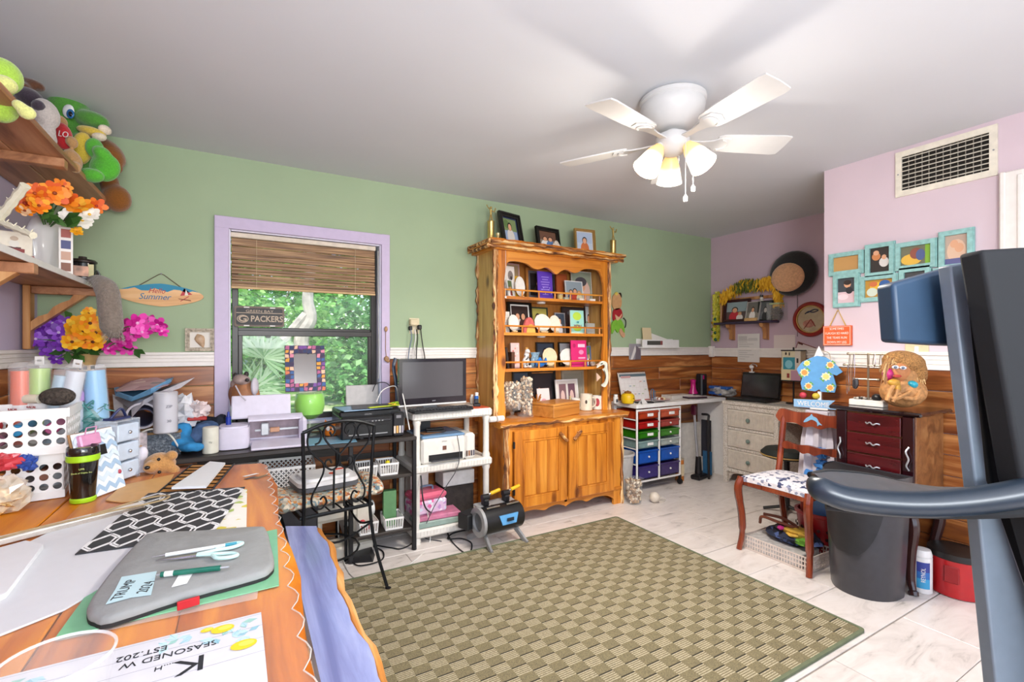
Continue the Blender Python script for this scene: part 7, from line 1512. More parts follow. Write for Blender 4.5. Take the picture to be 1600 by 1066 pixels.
# counter
CZ = .7462
SHELLS = ['#cbb89c', '#ab8b68', '#d9cab2', '#8a6a4c', '#bd9d7c', '#e0d3bd', '#6f5a48']
def shellfill(m, n, r_of, z0, z1, s, seed):
    rnd = random.Random(seed)
    for i in range(n):
        z = rnd.uniform(z0, z1); r_ = r_of(z); a = rnd.uniform(0, 6.28); q = r_*rnd.uniform(.65, 1); k = s*rnd.uniform(.6, 1.2)
        m.sph(0, 0, 0, k, k*.7, k*.6, 6, T(q*cos(a), q*sin(a), z) @ Euler((rnd.uniform(0, 3), rnd.uniform(0, 3), rnd.uniform(0, 3))).to_matrix().to_4x4(), rnd.choice(SHELLS))
def shelljar(name, label, x, y, prof, fill, n, s, z0, z1, seed, z=CZ, glassp=None):
    t = thing(name, label, 'jar', (x, y, z)); MB().lathe(prof, 26).build('glass', glass('jar_glass', '#f2f4f0', .07, .03, .4), t); m = MB(); shellfill(m, n, fill, z0, z1, s, seed); m.build('shells', None, t, kind='stuff'); return t
x, w, h = onshelf(783, 811, 597, CZ, 3.10); R0 = w/2
shelljar('shell_goblet', 'footed glass bowl full of seashells at the left of the hutch counter', x, 3.07, [(.045, 0), (.045, .006), (.012, .02), (.018, .045), (R0*.8, .06), (R0, .10), (R0, h), (R0*.96, h), (R0*.96, .10), (R0*.7, .066), (.001, .06)], lambda z: R0*.86*min(1, max(.2, (z-.055)/.06)), 170, .014, .075, h-.005, 4)
x, w, h = onshelf(812, 829, 590, CZ, 3.08); R1 = w/2
shelljar('shell_cylinder', 'tall glass cylinder full of seashells on the hutch counter', x, 3.06, [(R1*1.15, 0), (R1*1.15, .01), (R1, .02), (R1, h), (R1*.95, h), (R1*.95, .02), (.001, .016)], lambda z: R1*.85, 170, .016, .025, h, 5)
t = thing('coral_ornament', 'orange brown coral ornament behind the wooden box on the hutch counter', 'ornament', (hx(837, 3.2), 3.2, CZ)); m = MB(); rnd = random.Random(2)
for i in range(14): a = rnd.uniform(0, 6.28); m.tube(curve([(0, 0, .02), (.02*cos(a), .02*sin(a), .08), (.045*cos(a), .03*sin(a), .10+.05*rnd.random())], 4), .006, 6)
m.cyl(0, 0, 0, .03, .03, 12); m.build('branches', mt('#b06a28', .5, var=.15), t)
sf(3, 801, 828, 580, 3.315, 'black framed picture behind the shell jars on the hutch counter', .016, DG, PH[1], 3); sf(3, 828, 868, 578, 3.325, 'wide black framed picture in the middle of the hutch counter', .02, DG, people(['#2a2024', '#3a2c2c'], (.3, .1, .7, '#7a6a5a', SK, HB)), 3, 0, '#1c1a1c', .02)
sc(3, 842, 861, 607, 3.24, 'pink_print', 'white card with a pink flower print on the hutch counter', [('r', 0, 0, 1, 1, '#ead9d6'), ('e', .3, .3, .2, .12, '#d98a92'), ('e', .65, .25, .25, .12, '#c96a78'), ('e', .5, .45, .2, .1, '#e0a0a6')], lean=10)
sf(3, 878, 912, 579, 3.32, 'grey green matted frame at the back right of the hutch counter', .016, mt('#a59c8a', .5), [('r', 0, 0, 1, 1, '#8f8a7a'), ('r', .2, .25, .8, .75, '#b9b4a4')], 3, 0, '#9a9484', .012)
t = sf(3, 869, 905, 593, 3.26, 'white double frame holding two portraits on the hutch counter', .010, WPL, [('r', 0, 0, 1, 1, '#d9d2ca'), ('r', .12, .12, .46, .88, '#7a5a60'), ('e', .29, .4, .1, .25, '#d9b9b0'), ('r', .56, .12, .9, .88, '#6a4a58'), ('e', .73, .4, .1, .25, '#d9b9b0')], 7, 3)
PB_ = wood('box_wood', '#a8692a', '#bf7d35', '#cf9048', 0, 1, .45, False, .1, .04)
t = thing('wooden_box', 'plain lidded wooden box in the middle of the hutch counter', 'box', (hx(869, 3.03), 3.03, CZ), R(18)); MB().box(0, 0, 0, .34, .21, .085, .003).build('body', PB_, t); MB().box(0, 0, .086, .346, .216, .018, .003).build('lid', PB_, t)
solo(MB().lathe([(.012, 0), (.018, .005), (.018, .06), (.006, .08), (.006, .11), (.008, .115), (.001, .12)], 14), 'perfume_bottle', mt('#d0bf8a', .25, var=.1), 'slim bottle with a gold top behind the wooden box', 'bottle', (hx(891, 3.19), 3.19, CZ))
def mug(label, u, y, r_, h, col, dec, rz=-.6):
    t = thing('mug', label, 'mug', (hx(u, y), y, CZ)); MB().lathe([(r_*.9, 0), (r_, .004), (r_, h), (r_*.92, h), (r_*.9, .01), (.001, .008)], 24).build('body', mt(col, .3), t)
    MB().tube(curve([(r_*cos(rz), r_*sin(rz), h*.8), ((r_+.025)*cos(rz), (r_+.025)*sin(rz), h*.7), ((r_+.025)*cos(rz), (r_+.025)*sin(rz), h*.35), (r_*cos(rz), r_*sin(rz), h*.2)]), .005, 8).build('handle', mt(col, .3), t)
    a = fc((t.location.x, y)); MB().prism(ell(0, h*.55, r_*dec[1], h*dec[2], 16), .001, RZ(a) @ T(0, -r_-.0015, 0) @ FRONT).build('decal', mt(dec[0], .5, var=.2), t); return t
mug('small white mug with a cream side behind the wooden box', 899, 3.17, .038, .10, '#e6e0d4', ('#c9b99a', .3, .2)); mug('large cream mug at the right of the hutch counter', 916, 3.12, .050, .135, '#e3d8c2', ('#4a3a2a', .18, .12)); mug('white mug with a red label at the right end of the hutch counter', 933, 3.12, .042, .115, '#e6ded2', ('#a8323a', .5, .3), .4)
t = thing('paper_rolls', 'little white rolls lying at the front left corner of the hutch counter', 'roll', (hx(776, 2.94), 2.945, CZ+.022)); 
for k, x in enumerate((-.028, .034)): MB().cyl(0, 0, 0, .021, .055, 16, M=T(x-.03, 0, 0) @ RY(pi/2) @ T(0, 0, 0), b=.004).build('roll', mt('#e3ddd6', .7), t)
t = thing('seahorse_ornament', 'white wooden seahorse shaped ornament hanging on the right hutch stile', 'ornament', (hx(940, 3.03), 3.03, P(940, 586, y=3.03).z))
c = curve([(-.055, .06, 0), (-.02, .075, 0), (.02, .085, 0), (.03, .06, 0), (.005, .045, 0), (.03, .02, 0), (.04, -.02, 0), (.03, -.06, 0), (-.01, -.085, 0), (.03, -.10, 0), (.06, -.06, 0), (.065, 0, 0), (.055, .05, 0), (.05, .10, 0), (.0, .115, 0), (-.04, .09, 0)], 4, True)
MB().prism([(p.x, p.y) for p in c], .01, FRONT).build('body', mt('#dfe0cf', .5), t); MB().prism([(-.015, -.02), (-.06, .02), (-.055, -.05)], .008, FRONT).prism([(-.03, .08), (-.07, .085), (-.03, .098)], .012, FRONT).build('fin', mt('#d9b8a0', .5), t)
m = MB(); m.tube([(-.02, -.012, .09), (0, -.012, .095)], .004, 6); m.tube(curve([(.02, -.012, .04), (.035, -.012, -.01), (.02, -.012, -.05)]), .002, 5); m.build('marking', BLK, t)
# ================================================================== back wall right of the hutch
t = thing('hula_monkey', 'wooden monkey in a red top and green grass skirt hanging beside the hutch', 'wall ornament', (P(968, 495, y=YB-.012).x, YB-.002, P(968, 495, y=YB).z))
q = .0078
def pp(u, v): return ((u-968)*.0058, -(v-495)*.0056)
def cut(name, pts, col, th=.012, off=0, cl=True): c = curve([(*pp(*a), 0) for a in pts], 4, True) if cl else [Vector((*pp(*a), 0)) for a in pts]; MB().prism([(p.x, p.y) for p in c], th, T(0, -off, 0) @ FRONT).build(name, mt(col, .5), t)
cut('head', [(955, 460), (965, 456), (972, 466), (970, 480), (958, 484), (952, 474)], '#c99a6a', .014); cut('ear', [(966, 457), (971, 455), (973, 462), (968, 466)], '#2c1d16', .010); cut('top', [(956, 484), (970, 482), (974, 494), (966, 500), (955, 502)], '#a8222a', .014)
cut('skirt', [(952, 506), (966, 498), (976, 508), (978, 522), (970, 514), (964, 522), (958, 516), (952, 524)], '#7cb83a', .016); cut('leg', [(968, 516), (974, 514), (980, 526), (976, 530), (970, 524)], '#c99a78', .011)
MB().tube(curve([(*pp(974, 514), 0), (*pp(981, 512), 0), (*pp(982, 502), 0), (*pp(977, 497), 0)], 6), .006, 6, M=T(0, -.006, 0) @ FRONT).build('tail', mt('#2a2a1e', .5), t); cut('arm', [(958, 492), (966, 496), (972, 490), (970, 496), (962, 502)], '#d9b08a', .017); cut('flower', [(958, 457), (962, 454), (964, 458), (960, 460)], '#d9c25a', .016)
a, b_ = P(1002, 531, y=YB-.07), P(1059, 531, y=YB-.07); zt, zb_ = P(1030, 531, y=YB-.07).z, P(1030, 544, y=YB-.07).z
t = thing('letter_shelf', 'small white wall tray of letters above the white rail', 'wall tray', ((a.x+b_.x)/2, YB, zb_)); w = b_.x-a.x; h = zt-zb_
MB().box(0, -.045, 0, w, .085, .012, .002).build('base', WPL, t); m = MB().box(0, -.083, 0, w, .008, h, .002); m.build('front', WPL, t); MB().box(0, -.004, 0, w, .008, h*1.1, .002).build('back', WPL, t); MB().box(-.09, -.0885, .03, .2, .002, .04, col='#4a4a44').box(.0, -.0888, .03, .03, .002, .04, col='#8a4a4a').build('label_strip', None, t)
x0 = (a.x+b_.x)/2
card('envelope', 'tall cream envelope standing in the white wall tray', (x0-.14, YB-.05, zb_+.013), .125, .185, [('r', 0, 0, 1, 1, '#dcc9a0')], R(4), R(6), .003, 'envelope', '#dcc9a0'); t = card('envelope', 'long white letter slanting in the white wall tray', (x0+.01, YB-.04, zb_+.02), .22, .10, [('r', 0, 0, 1, 1, '#e6e2da')], 0, R(6), .003, 'letter'); t.rotation_euler[1] = R(14)
card('photo_print', 'grey snapshot taped to the white rail left of the wall tray', (P(992, 562, y=YB-.03).x, YB-.032, P(992, 562, y=YB-.03).z), .15, .15, [('r', 0, 0, 1, 1, '#8f8a90'), ('p', [(.1, 0), (.5, .9), (.6, .6), (.3, 0)], '#d6d0cc'), ('p', [(.5, 0), (.6, .9), (.95, .6), (1, 0)], '#6a5f66')], 0, 0, .002, 'photo')
# ================================================================== white desk things
WZ = .7695
def wz(u, v): return P(u, v, z=WZ)
t = thing('desk_calendar', 'large spiral desk calendar standing on the white desk by the hutch', 'calendar', (P(996, 612, y=3.27).x-.02, 3.26, WZ), R(2), None, rx=R(-14)); w, h = .36, .27
MB().box(0, .002, 0, w, .004, h).build('board', mt('#d8ccc4', .6), t)
pic(w-.01, h-.02, [('r', 0, 0, 1, 1, '#e2dcd9')]+[('r', .02, .02+.155*i, .98, .024+.155*i, '#c3b4ae') for i in range(6)]+[('r', .02+.137*i, .02, .024+.137*i, .8, '#c3b4ae') for i in range(8)]+[('r', .02+.137*((i*3) % 7)+.02, .06+.155*(i % 5), .02+.137*((i*3) % 7)+.09, .10+.155*(i % 5), ['#9fb0b9', '#d0a9a0', '#b9c2a0'][i % 3]) for i in range(12)]+[('r', 0, .9, 1, 1, '#5a6a72'), ('r', .05, .85, .4, .93, '#c99a98')], T(0, 0, .004) @ FRONT).build('page', None, t); MB().box(0, -.006, 0, w, .02, .008).build('red_foot', mt('#b9685c', .5), t)
m = MB()
for i in range(22): m.tube([(-w/2+w*(i+.5)/22+.0, .010*cos(a_), h+.002+.010*sin(a_)) for a_ in [k*pi/4 for k in range(8)]], .0014, 4, True)
m.build('spiral', IRON, t, kind='stuff')
wx = lambda u, y: P(u, 600, y=y).x
t = thing('bee_pot', 'round yellow honey pot with a little brown crown on the white desk', 'pot', (wx(981, 3.14), 3.14, WZ)); MB().lathe([(.04, 0), (.052, .006), (.062, .04), (.058, .075), (.040, .092), (.001, .095)], 22).build('body', mt('#e0b81a', .3, coat=.3), t); MB().lathe([(.03, .092), (.034, .10), (.028, .108), (.01, .112), (.001, .118)], 12).build('lid', mt('#8a5a1c', .5, var=.2), t); MB().sph(.01, -.058, .05, .008, .005, .006).sph(.02, -.056, .02, .007, .005, .006).build('bee', BLK, t)
t = thing('pill_bottle', 'white pill bottle on the white desk next to the hutch', 'bottle', (wx(962, 3.2), 3.2, WZ)); MB().cyl(0, 0, 0, .022, .06, 16, b=.004).build('body', WPL, t); MB().cyl(0, 0, .062, .018, .018, 16).build('cap', WPL, t); MB().box(-.004, -.0225, .012, .02, .002, .03).build('label', mt('#3a3f4a', .5), t)
solo(MB().box(0, 0, 0, .16, .07, .014, .004), 'phone_handset', mt('#1d1d20', .4), 'black phone handset lying on the white desk in front of the honey pot', 'phone', (3.14, 3.10, WZ), R(-12)); t = thing('paper_tent', 'folded white paper standing like a tent at the front of the white desk', 'paper', (3.08, 3.06, WZ), R(20)); MB().add([(-.06, -.02, 0), (.06, -.02, 0), (.02, 0, .045), (-.03, 0, .045), (-.06, .02, 0), (.06, .02, 0)], [(0, 1, 2, 3), (5, 4, 3, 2)]).build('sheet', WPL, t)
for i, (x, y, w_, d_, a_, c, l) in enumerate(((3.30, 3.09, .12, .05, -5, '#3f4046', 'dark slip of paper lying on the white desk'), (3.66, 3.10, .2, .12, 14, '#ddd8d2', 'white loose sheet lying on the right of the white desk'), (3.75, 3.26, .28, .14, -4, '#cfc8bf', 'pile of pale papers at the back of the white desk'))): solo(MB().box(0, 0, 0, w_, d_, .003 if i < 2 else .03), 'paper', mt(c, .6), l, 'paper', (x, y, WZ+.0003), R(a_))
t = thing('snack_plate', 'small pink plate of snacks on the white desk', 'plate', (wx(1033, 3.17), 3.17, WZ)); MB().lathe([(.05, 0), (.085, .012), (.083, .014), (.045, .004), (.001, .004)], 22).build('plate', mt('#dcbfbd', .35), t); m = MB(); rnd = random.Random(4)
for i in range(8): m.sph(rnd.uniform(-.05, .05), rnd.uniform(-.04, .04), .018, .02, .016, .014, 8, col=rnd.choice(['#e3d3a8', '#8a4a38', '#e9e2da']))
m.build('snacks', None, t)
t = thing('glasses_case', 'blue spectacles standing against the calendar', 'glasses', (wx(1020, 3.2), 3.2, WZ), R(10)); MB().tube(curve([(-.02, 0, .0), (-.03, 0, .09), (.01, 0, .10), (.02, 0, .01)]), .004, 6).tube(curve([(.0, -.01, .0), (-.01, -.01, .08), (.02, -.01, .085), (.03, -.01, .0)]), .003, 6).build('frame', mt('#3f6a8c', .3), t)
t = thing('notebook_pad', 'dark edged notebook pad lying on the right of the white desk', 'notebook', (wx(1082, 3.16), 3.16, WZ+.004), R(-10)); MB().box(0, 0, 0, .22, .16, .016, .002).build('cover', mt('#3a2430', .5), t); MB().box(0, 0, .0162, .21, .15, .002).build('page', mt('#d9d2d2', .5), t)
t = thing('hand_vacuum', 'magenta and black hand vacuum standing in the back corner of the white desk', 'vacuum', (wx(1083, 3.25), 3.25, WZ)); MB().lathe([(.05, 0), (.045, .04), (.025, .09), (.022, .14), (.03, .17), (.001, .18)], 16).build('body', mt('#b3176f', .3), t); MB().lathe([(.055, 0), (.056, .02), (.03, .05)], 16).build('base', BLK, t)
t = thing('corner_speaker', 'tall black box with a magenta mark standing in the corner of the white desk', 'vacuum dock', (wx(1096, 3.29), 3.29, WZ)); MB().box(0, 0, 0, .09, .08, .225, .012).build('body', mt('#1a1a1f', .35), t); MB().box(-.02, -.041, .17, .02, .004, .04).build('mark', mt('#b3176f', .4), t)
t = thing('plastic_bag', 'blue printed plastic package crammed in the back corner beside the laptop', 'package', (4.24, 3.12, WZ)); wb(crumple(4.24, 3.10, WZ+.05, .10, .13, .05, 4, .15), 'clear_bag', mt('#a8a7a6', .35, var=.3, scale=25), t, smooth=0); MB().box(-.02, 0, .075, .10, .22, .03, .008).build('blue_pack', mt('#2456a0', .35), t); MB().box(-.03, .02, .02, .12, .15, .03, .006).build('blue_pack', mt('#1d4a94', .35), t); text('lettering', 'angel', .04, WPL, t, T(-.072, 0, .09) @ RZ(-pi/2) @ FRONT, sx=.9)
# ================================================================== under the white desk
t = thing('stick_vacuum', 'black and grey stick vacuum standing under the white desk', 'vacuum', (3.86, 3.10, 0), R(12)); MB().tube([(0, 0, .06), (.03, .06, .66)], .012, 10).build('tube', SILVER, t); MB().box(.02, -.02, .0, .26, .10, .045, .012).build('floor_head', BLK, t); MB().cyl(0, 0, .045, .035, .16, 14, .025).build('joint', BLK, t); MB().cyl(0, 0, .10, .028, .02, 14).build('red_ring', mt('#a31d4a', .4), t); MB().box(.03, .06, .60, .05, .05, .10, .01).build('handle', mt('#5a1730', .4), t)
t = thing('leaning_board', 'white board leaning under the white desk beside the wicker drawers', 'board', (3.88, 3.26, 0), R(-6), None, rx=R(-6)); MB().box(0, 0, .002, .44, .02, .50, .004).build('panel', mt('#d2cdc6', .5), t)
t = thing('folded_stand', 'black folded metal frame tucked beside the wicker desk', 'stand', (3.93, 3.02, 0), R(4)); m = MB().tube(curve([(-.02, 0, .0), (-.03, 0, .3), (-.03, .0, .56), (.0, .02, .61), (.02, .1, .61)]), .012, 8); m.build('tube', BLK, t); MB().box(.01, .05, .2, .012, .10, .36).build('mesh_panel', mt('#22222a', .6), t); MB().box(.0, .03, .04, .014, .09, .22).build('blue_panel', mt('#2a5a80', .5), t)
p = P(1077, 752, z=0); t = thing('snack_canister', 'orange cardboard canister standing beside the drawer cart wheel', 'canister', (3.63, 3.13, 0)); MB().cyl(0, 0, 0, .04, .20, 18, b=.003).build('body', mt('#c9772c', .45, var=.1), t); MB().cyl(0, 0, .20, .041, .012, 18).build('lid', mt('#b9a68a', .4), t); MB().box(-.005, -.041, .05, .04, .003, .11).build('label', mt('#e0d0ae', .5), t)
t = thing('waste_bin', 'grey white waste bin standing between the hutch and the drawer cart', 'bin', (2.87, 3.12, 0)); MB().lathe([(.085, 0), (.09, .01), (.115, .33), (.125, .335), (.125, .355), (.115, .355), (.085, .02), (.001, .015)], 24).build('body', mt('#bdbab6', .45), t)
p = P(993, 787, z=0); R2 = .072; t = shelljar('shell_bucket', 'clear plastic bucket full of tan shells on the floor by the hutch foot', p.x, p.y+.02, [(R2*.85, 0), (R2*.85, .004), (R2*1.05, .19), (R2*1.12, .20), (R2*1.02, .195), (R2*.8, .01), (.001, .008)], lambda z: R2*(.72+.9*z), 200, .016, .015, .185, 7, .0005)
p = P(1020, 786, z=0); solo(MB().sph(0, 0, .043, .043), 'white_ball', mt('#dcd2c2', .5, var=.05), 'cream white ball on the floor next to the shell bucket', 'ball', (p.x+.02, p.y, 0)); solo(MB().lathe([(.05, 0), (.058, .012), (.056, .014), (.04, .004), (.001, .004)], 20), 'shallow_dish', glass('dish_glass', '#efe8dc', .4, .05), 'clear shallow dish beside the white ball', 'dish', (p.x+.09, p.y+.02, .0005))
# ================================================================== wicker desk things
KZ = .7655
c = P(1183, 628, z=KZ); lp = thing('laptop', 'open black laptop on the wicker desk facing the room', 'laptop', (4.17, P(1184, 600, x=4.25).y, KZ), -pi/2+R(4)); w, dp = .38, .25
MB().box(0, 0, 0, w, dp, .022, .006).build('base', mt('#1c1c1f', .3), lp); q = MB().box(0, 0, 0, w, .014, .245, .006, M=T(0, dp/2-.005, .018) @ RX(R(-10))).build('screen_lid', mt('#141416', .25), lp); MB().box(0, 0, 0, w-.03, .002, .205, M=T(0, dp/2-.013, .036) @ RX(R(-10))).build('screen', mt('#303033', .12, coat=.3), q)
m = MB().box(0, -.01, .0222, .31, .11, .003); m.build('keys', mt('#2b2b2f', .5), lp); MB().box(0, -.09, .0222, .08, .05, .001).build('touchpad', mt('#3a3a3e', .4), lp)
t = thing('webcam', 'white webcam clipped on top of the laptop screen', 'webcam', lp.location+Vector((.158, .11, .255)), -pi/2); MB().box(0, 0, 0, .05, .03, .012, .004).box(0, 0, .012, .014, .014, .03, .004).build('clip', WPL, t); MB().sph(0, -.005, .055, .02, .02, .018).build('head', WPL, t); MB().tube(curve([(-.03, 0, .06), (0, .01, .085), (.045, 0, .075), (.05, 0, .06)]), .004, 6).build('arm', SILVER, t)
b0 = P(1240, 622, x=4.26); t = thing('table_lantern', 'black stemmed lantern with a printed shade on the wicker desk', 'lamp', (4.26, b0.y, KZ), -pi/2+R(10)); z1, z0_ = P(1240, 548, x=4.26).z-KZ, P(1240, 595, x=4.26).z-KZ
MB().cyl(0, 0, 0, .06, .012, 20).cyl(0, 0, .012, .008, z0_, 10).build('stem', BLK, t); w = .155; h = z1-z0_
m = MB().box(0, 0, z0_, w, w*.8, h, .006); m.build('shade', mt('#d8cfae', .6, var=.05), t); m = MB()
for z in (z0_-.004, z1-.004): m.ring([(-w/2-.004, -w*.4-.004), (w/2+.004, -w*.4-.004), (w/2+.004, w*.4+.004), (-w/2-.004, w*.4+.004)], [(-w/2+.004, -w*.4+.004), (w/2-.004, -w*.4+.004), (w/2-.004, w*.4-.004), (-w/2+.004, w*.4-.004)], .010, T(0, 0, z))
m.cyl(0, 0, z1, .008, .03, 8); m.build('trim', BLK, t)
pic(w, h, [('r', 0, 0, .5, .45, '#d9cba0'), ('r', .5, 0, 1, .35, '#b58a9c'), ('r', .1, .38, .72, .78, '#2f8a9a'), ('e', .4, .55, .2, .14, '#7fc3cf'), ('r', .72, .35, 1, 1, '#cfc6b8'), ('e', .25, .9, .05, .05, '#2a2826'), ('r', .4, .84, .46, .94, '#2a2826'), ('r', .8, .6, .9, .75, '#2a2826'), ('r', .3, .1, .44, .25, '#8a2f2a')], T(0, -w*.4-.001, z0_) @ FRONT).build('print', None, t)
# shirt sign
X0 = 3.27; b0 = P(1281, 640, x=X0); t = thing('shirt_sign', 'blue flowered shirt shaped wooden welcome sign standing behind the mahogany chair', 'sign', (X0, b0.y, b0.z), -pi/2+R(14)); k = mpp((X0, b0.y))
zz = lambda v: P(1281, v, x=X0).z-b0.z
def sx_(u): return (u-1283)*k*1.12
o = [(1272, 560), (1280, 556), (1290, 558), (1300, 566), (1310, 580), (1303, 586), (1299, 584), (1303, 602), (1301, 612), (1285, 612), (1283, 608), (1278, 612), (1262, 610), (1260, 600), (1264, 584), (1258, 586), (1255, 578), (1262, 566)]
MB().prism([(sx_(u), zz(v)) for u, v in o], .014, FRONT).build('shirt', mt('#5b9bd0', .5, var=.04), t)
for u, v, r_, c1_, c2_ in ((1268, 568, 5, '#e8dfa0', '#e0c85a'), (1296, 570, 6, '#ecd9a0', '#e0914a'), (1265, 583, 7, '#ecd9a0', '#e0914a'), (1291, 588, 7, '#efe6c0', '#e3cf7a'), (1296, 605, 6, '#ecd9a0', '#e0914a'), (1270, 604, 6, '#ecd9a0', '#e0914a')):
    m = MB(); M_ = T(sx_(u), -.0145, zz(v)) @ FRONT; r_ *= k
    m.prism([(r_*(1 if i % 2 == 0 else .72)*cos(i*pi/8), r_*(1 if i % 2 == 0 else .72)*sin(i*pi/8)) for i in range(16)], .001, M_, c1_); m.prism(ell(0, 0, r_*.6, r_*.6, 12), .0016, M_, c2_); m.prism([(-r_*1.3, -r_*.4), (-r_*.4, -r_*1.3), (-r_*.3, -r_*.5)], .0005, M_, '#5fa04a'); m.prism([(r_*1.3, r_*.4), (r_*.4, r_*1.3), (r_*.3, r_*.5)], .0005, M_, '#5fa04a'); m.build('flower', None, t)
MB().prism([(sx_(1276), zz(558)), (sx_(1282), zz(541)), (sx_(1288), zz(556))], .01, T(0, .004, 0) @ FRONT).build('hanger_top', WPL, t); MB().tube(curve([(sx_(1286), 0, zz(548)), (sx_(1294), -.004, zz(552)), (sx_(1296), -.004, zz(562))]), .0025, 6).build('wire', mt('#a89a84', .5), t)
pl = [(sx_(1252), zz(626)), (sx_(1302), zz(624)), (sx_(1296), zz(631)), (sx_(1303), zz(638)), (sx_(1252), zz(638))]; MB().prism(pl, .012, T(0, -.012, 0) @ FRONT).build('plank', mt('#8fbbe0', .5), t); text('lettering', 'WELCOME', .044, WPL, t, T(sx_(1276), -.0246, zz(632)) @ FRONT, sx=.85)
m = MB(); 
for u, c in ((1263, '#c0384a'), (1279, '#d0b83a')): q = MB().sph(sx_(u), -.012, zz(619), .022, .016, .02).build('sandal', mt(c, .5), t)
MB().box(0, .0, 0, .10, .05, .012).box(0, 0, 0, .02, .02, zz(612)).build('foot', WPL, t)
solo(MB().box(0, 0, 0, .14, .05, .03, .014), 'red_case', mt('#b01c30', .3), 'red and black oblong case lying before the lantern on the wicker desk', 'case', (4.05, 2.18, KZ+.0005), R(-70)); cable('grey cable looping across the wicker desk in front of the laptop', [Vector((4.03, 2.62, KZ+.004)), Vector((4.02, 2.45, KZ+.004)), Vector((4.06, 2.32, KZ+.012)), Vector((4.0, 2.2, KZ+.004)), Vector((4.1, 2.1, KZ+.004))], .004, mt('#8f8c8a', .5)); cable('thin red cable standing behind the lantern', [Vector((4.30, 2.28, KZ+.003)), Vector((4.31, 2.29, KZ+.10)), Vector((4.32, 2.2, KZ+.12)), Vector((4.31, 2.1, KZ+.10)), Vector((4.3, 2.08, KZ+.003))], .003, mt('#b0392c', .5))
# ================================================================== far lilac wall
ry = lambda u, x=XR: P(u, 541, x=x).y
y0, y1 = ry(1128), ry(1218); t = thing('photo_shelf', 'small dark shelf on two light brackets with a yellow garland on the lilac wall', 'shelf', (XR, (y0+y1)/2, 1.50), -pi/2); w = y0-y1
MB().box(0, -.07, 0, w, .14, .022, .004).build('board', mt('#3a2d45', .4), t)
MB().box(0, -.008, .24, w*.96, .014, .03, .003).box(-w*.46, -.03, .02, .02, .06, .24, .004).box(w*.46, -.03, .02, .02, .06, .24, .004).build('back_rail', SHW2, t)
for s in (-.55, .62):
    c = [(0, 0), (-.11, 0), (-.10, -.03), (-.06, -.05), (-.045, -.09), (-.05, -.15), (0, -.16)]
    MB().prism(c, .035, Matrix(((0, 0, 1, s*w/2-.0175), (1, 0, 0, 0), (0, 1, 0, -.0), (0, 0, 0, 1)))).build('bracket', SHW2, t)
def fr2(label, u0, u1, v0, v1, x, mat, fw, sh_, rz=0, lean=8): 
    a, b_ = P(u0, v1, x=x), P(u1, v1, x=x); w_ = a.y-b_.y; h_ = P((u0+u1)/2, v0, x=x).z-1.5235; return frame('photo_frame', label, (x, (a.y+b_.y)/2, 1.5235), w_, h_, fw, mat, sh_, -pi/2+R(rz), R(lean))
fr2('wide dark red frame of a person with a baby on the lilac wall shelf', 1131, 1171, 468, 500, 4.33, mt('#3a1216', .35), .025, people(['#8fa0a4', '#5a4a4a'], (.4, .0, 1.0, '#c02a3a', SK, HD), (.65, .0, .6, '#e6dcd6', SK, HL)))
fr2('snapshot of a white dressed figure in the middle of the lilac wall shelf', 1165, 1186, 471, 500, 4.29, mt('#b9b4ac', .5), .004, people(['#6a6660', '#8a8478'], (.45, .1, .9, '#e9e4dc', SK, HD)), 0, 14)
fr2('black framed grey portrait at the right of the lilac wall shelf', 1184, 1207, 470, 500, 4.31, mt('#141414', .3), .01, people(['#55585a', '#6a6d6e'], (.5, 0, 1.0, '#2f3032', '#b9b4ae', HD)), 0, 8)
t = thing('wooden_block', 'small tan wooden block in front of the snapshot on the wall shelf', 'block', (4.272, ry(1173, 4.27), 1.5226), -pi/2); MB().box(0, 0, 0, .13, .02, .03, .003).build('block', mt('#c9a169', .5), t)
y = ry(1214, 4.31); t = thing('pinecone_box', 'clear box holding a brown pine cone at the right end of the wall shelf', 'box', (4.31, y, 1.5226), -pi/2); MB().box(0, 0, 0, .13, .12, .16, .002).build('clear_box', glass('clear_box', '#e6e8e4', .15, .05), t); MB().box(0, 0, .145, .09, .09, .01).build('green_tag', mt('#a9b96a', .5), t)
m = MB()
for j in range(8):
    n = 9; z = .012+.015*j; r_ = .052*sin(pi*min(.97, (j+1.6)/9.3))
    for i in range(n): a_ = 2*pi*(i+.5*(j % 2))/n; m.sph(r_*cos(a_)*.8, r_*sin(a_)*.8, z, .016, .013, .006, 6)
m.cyl(0, 0, .005, .03, .11, 10, .012); m.build('pine_cone', mt('#4a3026', .8, var=.3), t)
t = thing('snowman_ornament', 'small white snowman ornament hanging above the frames on the wall shelf', 'ornament', (XR-.03, ry(1194), 1.70), -pi/2); MB().sph(0, -.012, 0, .026, .015, .03).sph(0, -.012, .04, .018, .013, .018).build('body', mt('#dcd6cc', .5), t); MB().cyl(0, -.012, .055, .014, .02, 12).build('hat', BLK, t); MB().tube([(0, -.012, .07), (0, -.012, .12)], .0015, 5).build('string', BLK, t)
m = MB(); rnd = random.Random(21)
t = thing('leaf_garland', 'yellow and olive leaf garland draped along the top of the lilac wall shelf', 'garland', (XR-.04, (y0+y1)/2, 1.80))
cz = curve([P(1130, 462, x=XR-.06), P(1145, 450, x=XR-.07), P(1165, 440, x=XR-.07), P(1185, 440, x=XR-.07), P(1205, 436, x=XR-.07), P(1216, 442, x=XR-.06), P(1218, 470, x=XR-.05)], 10)
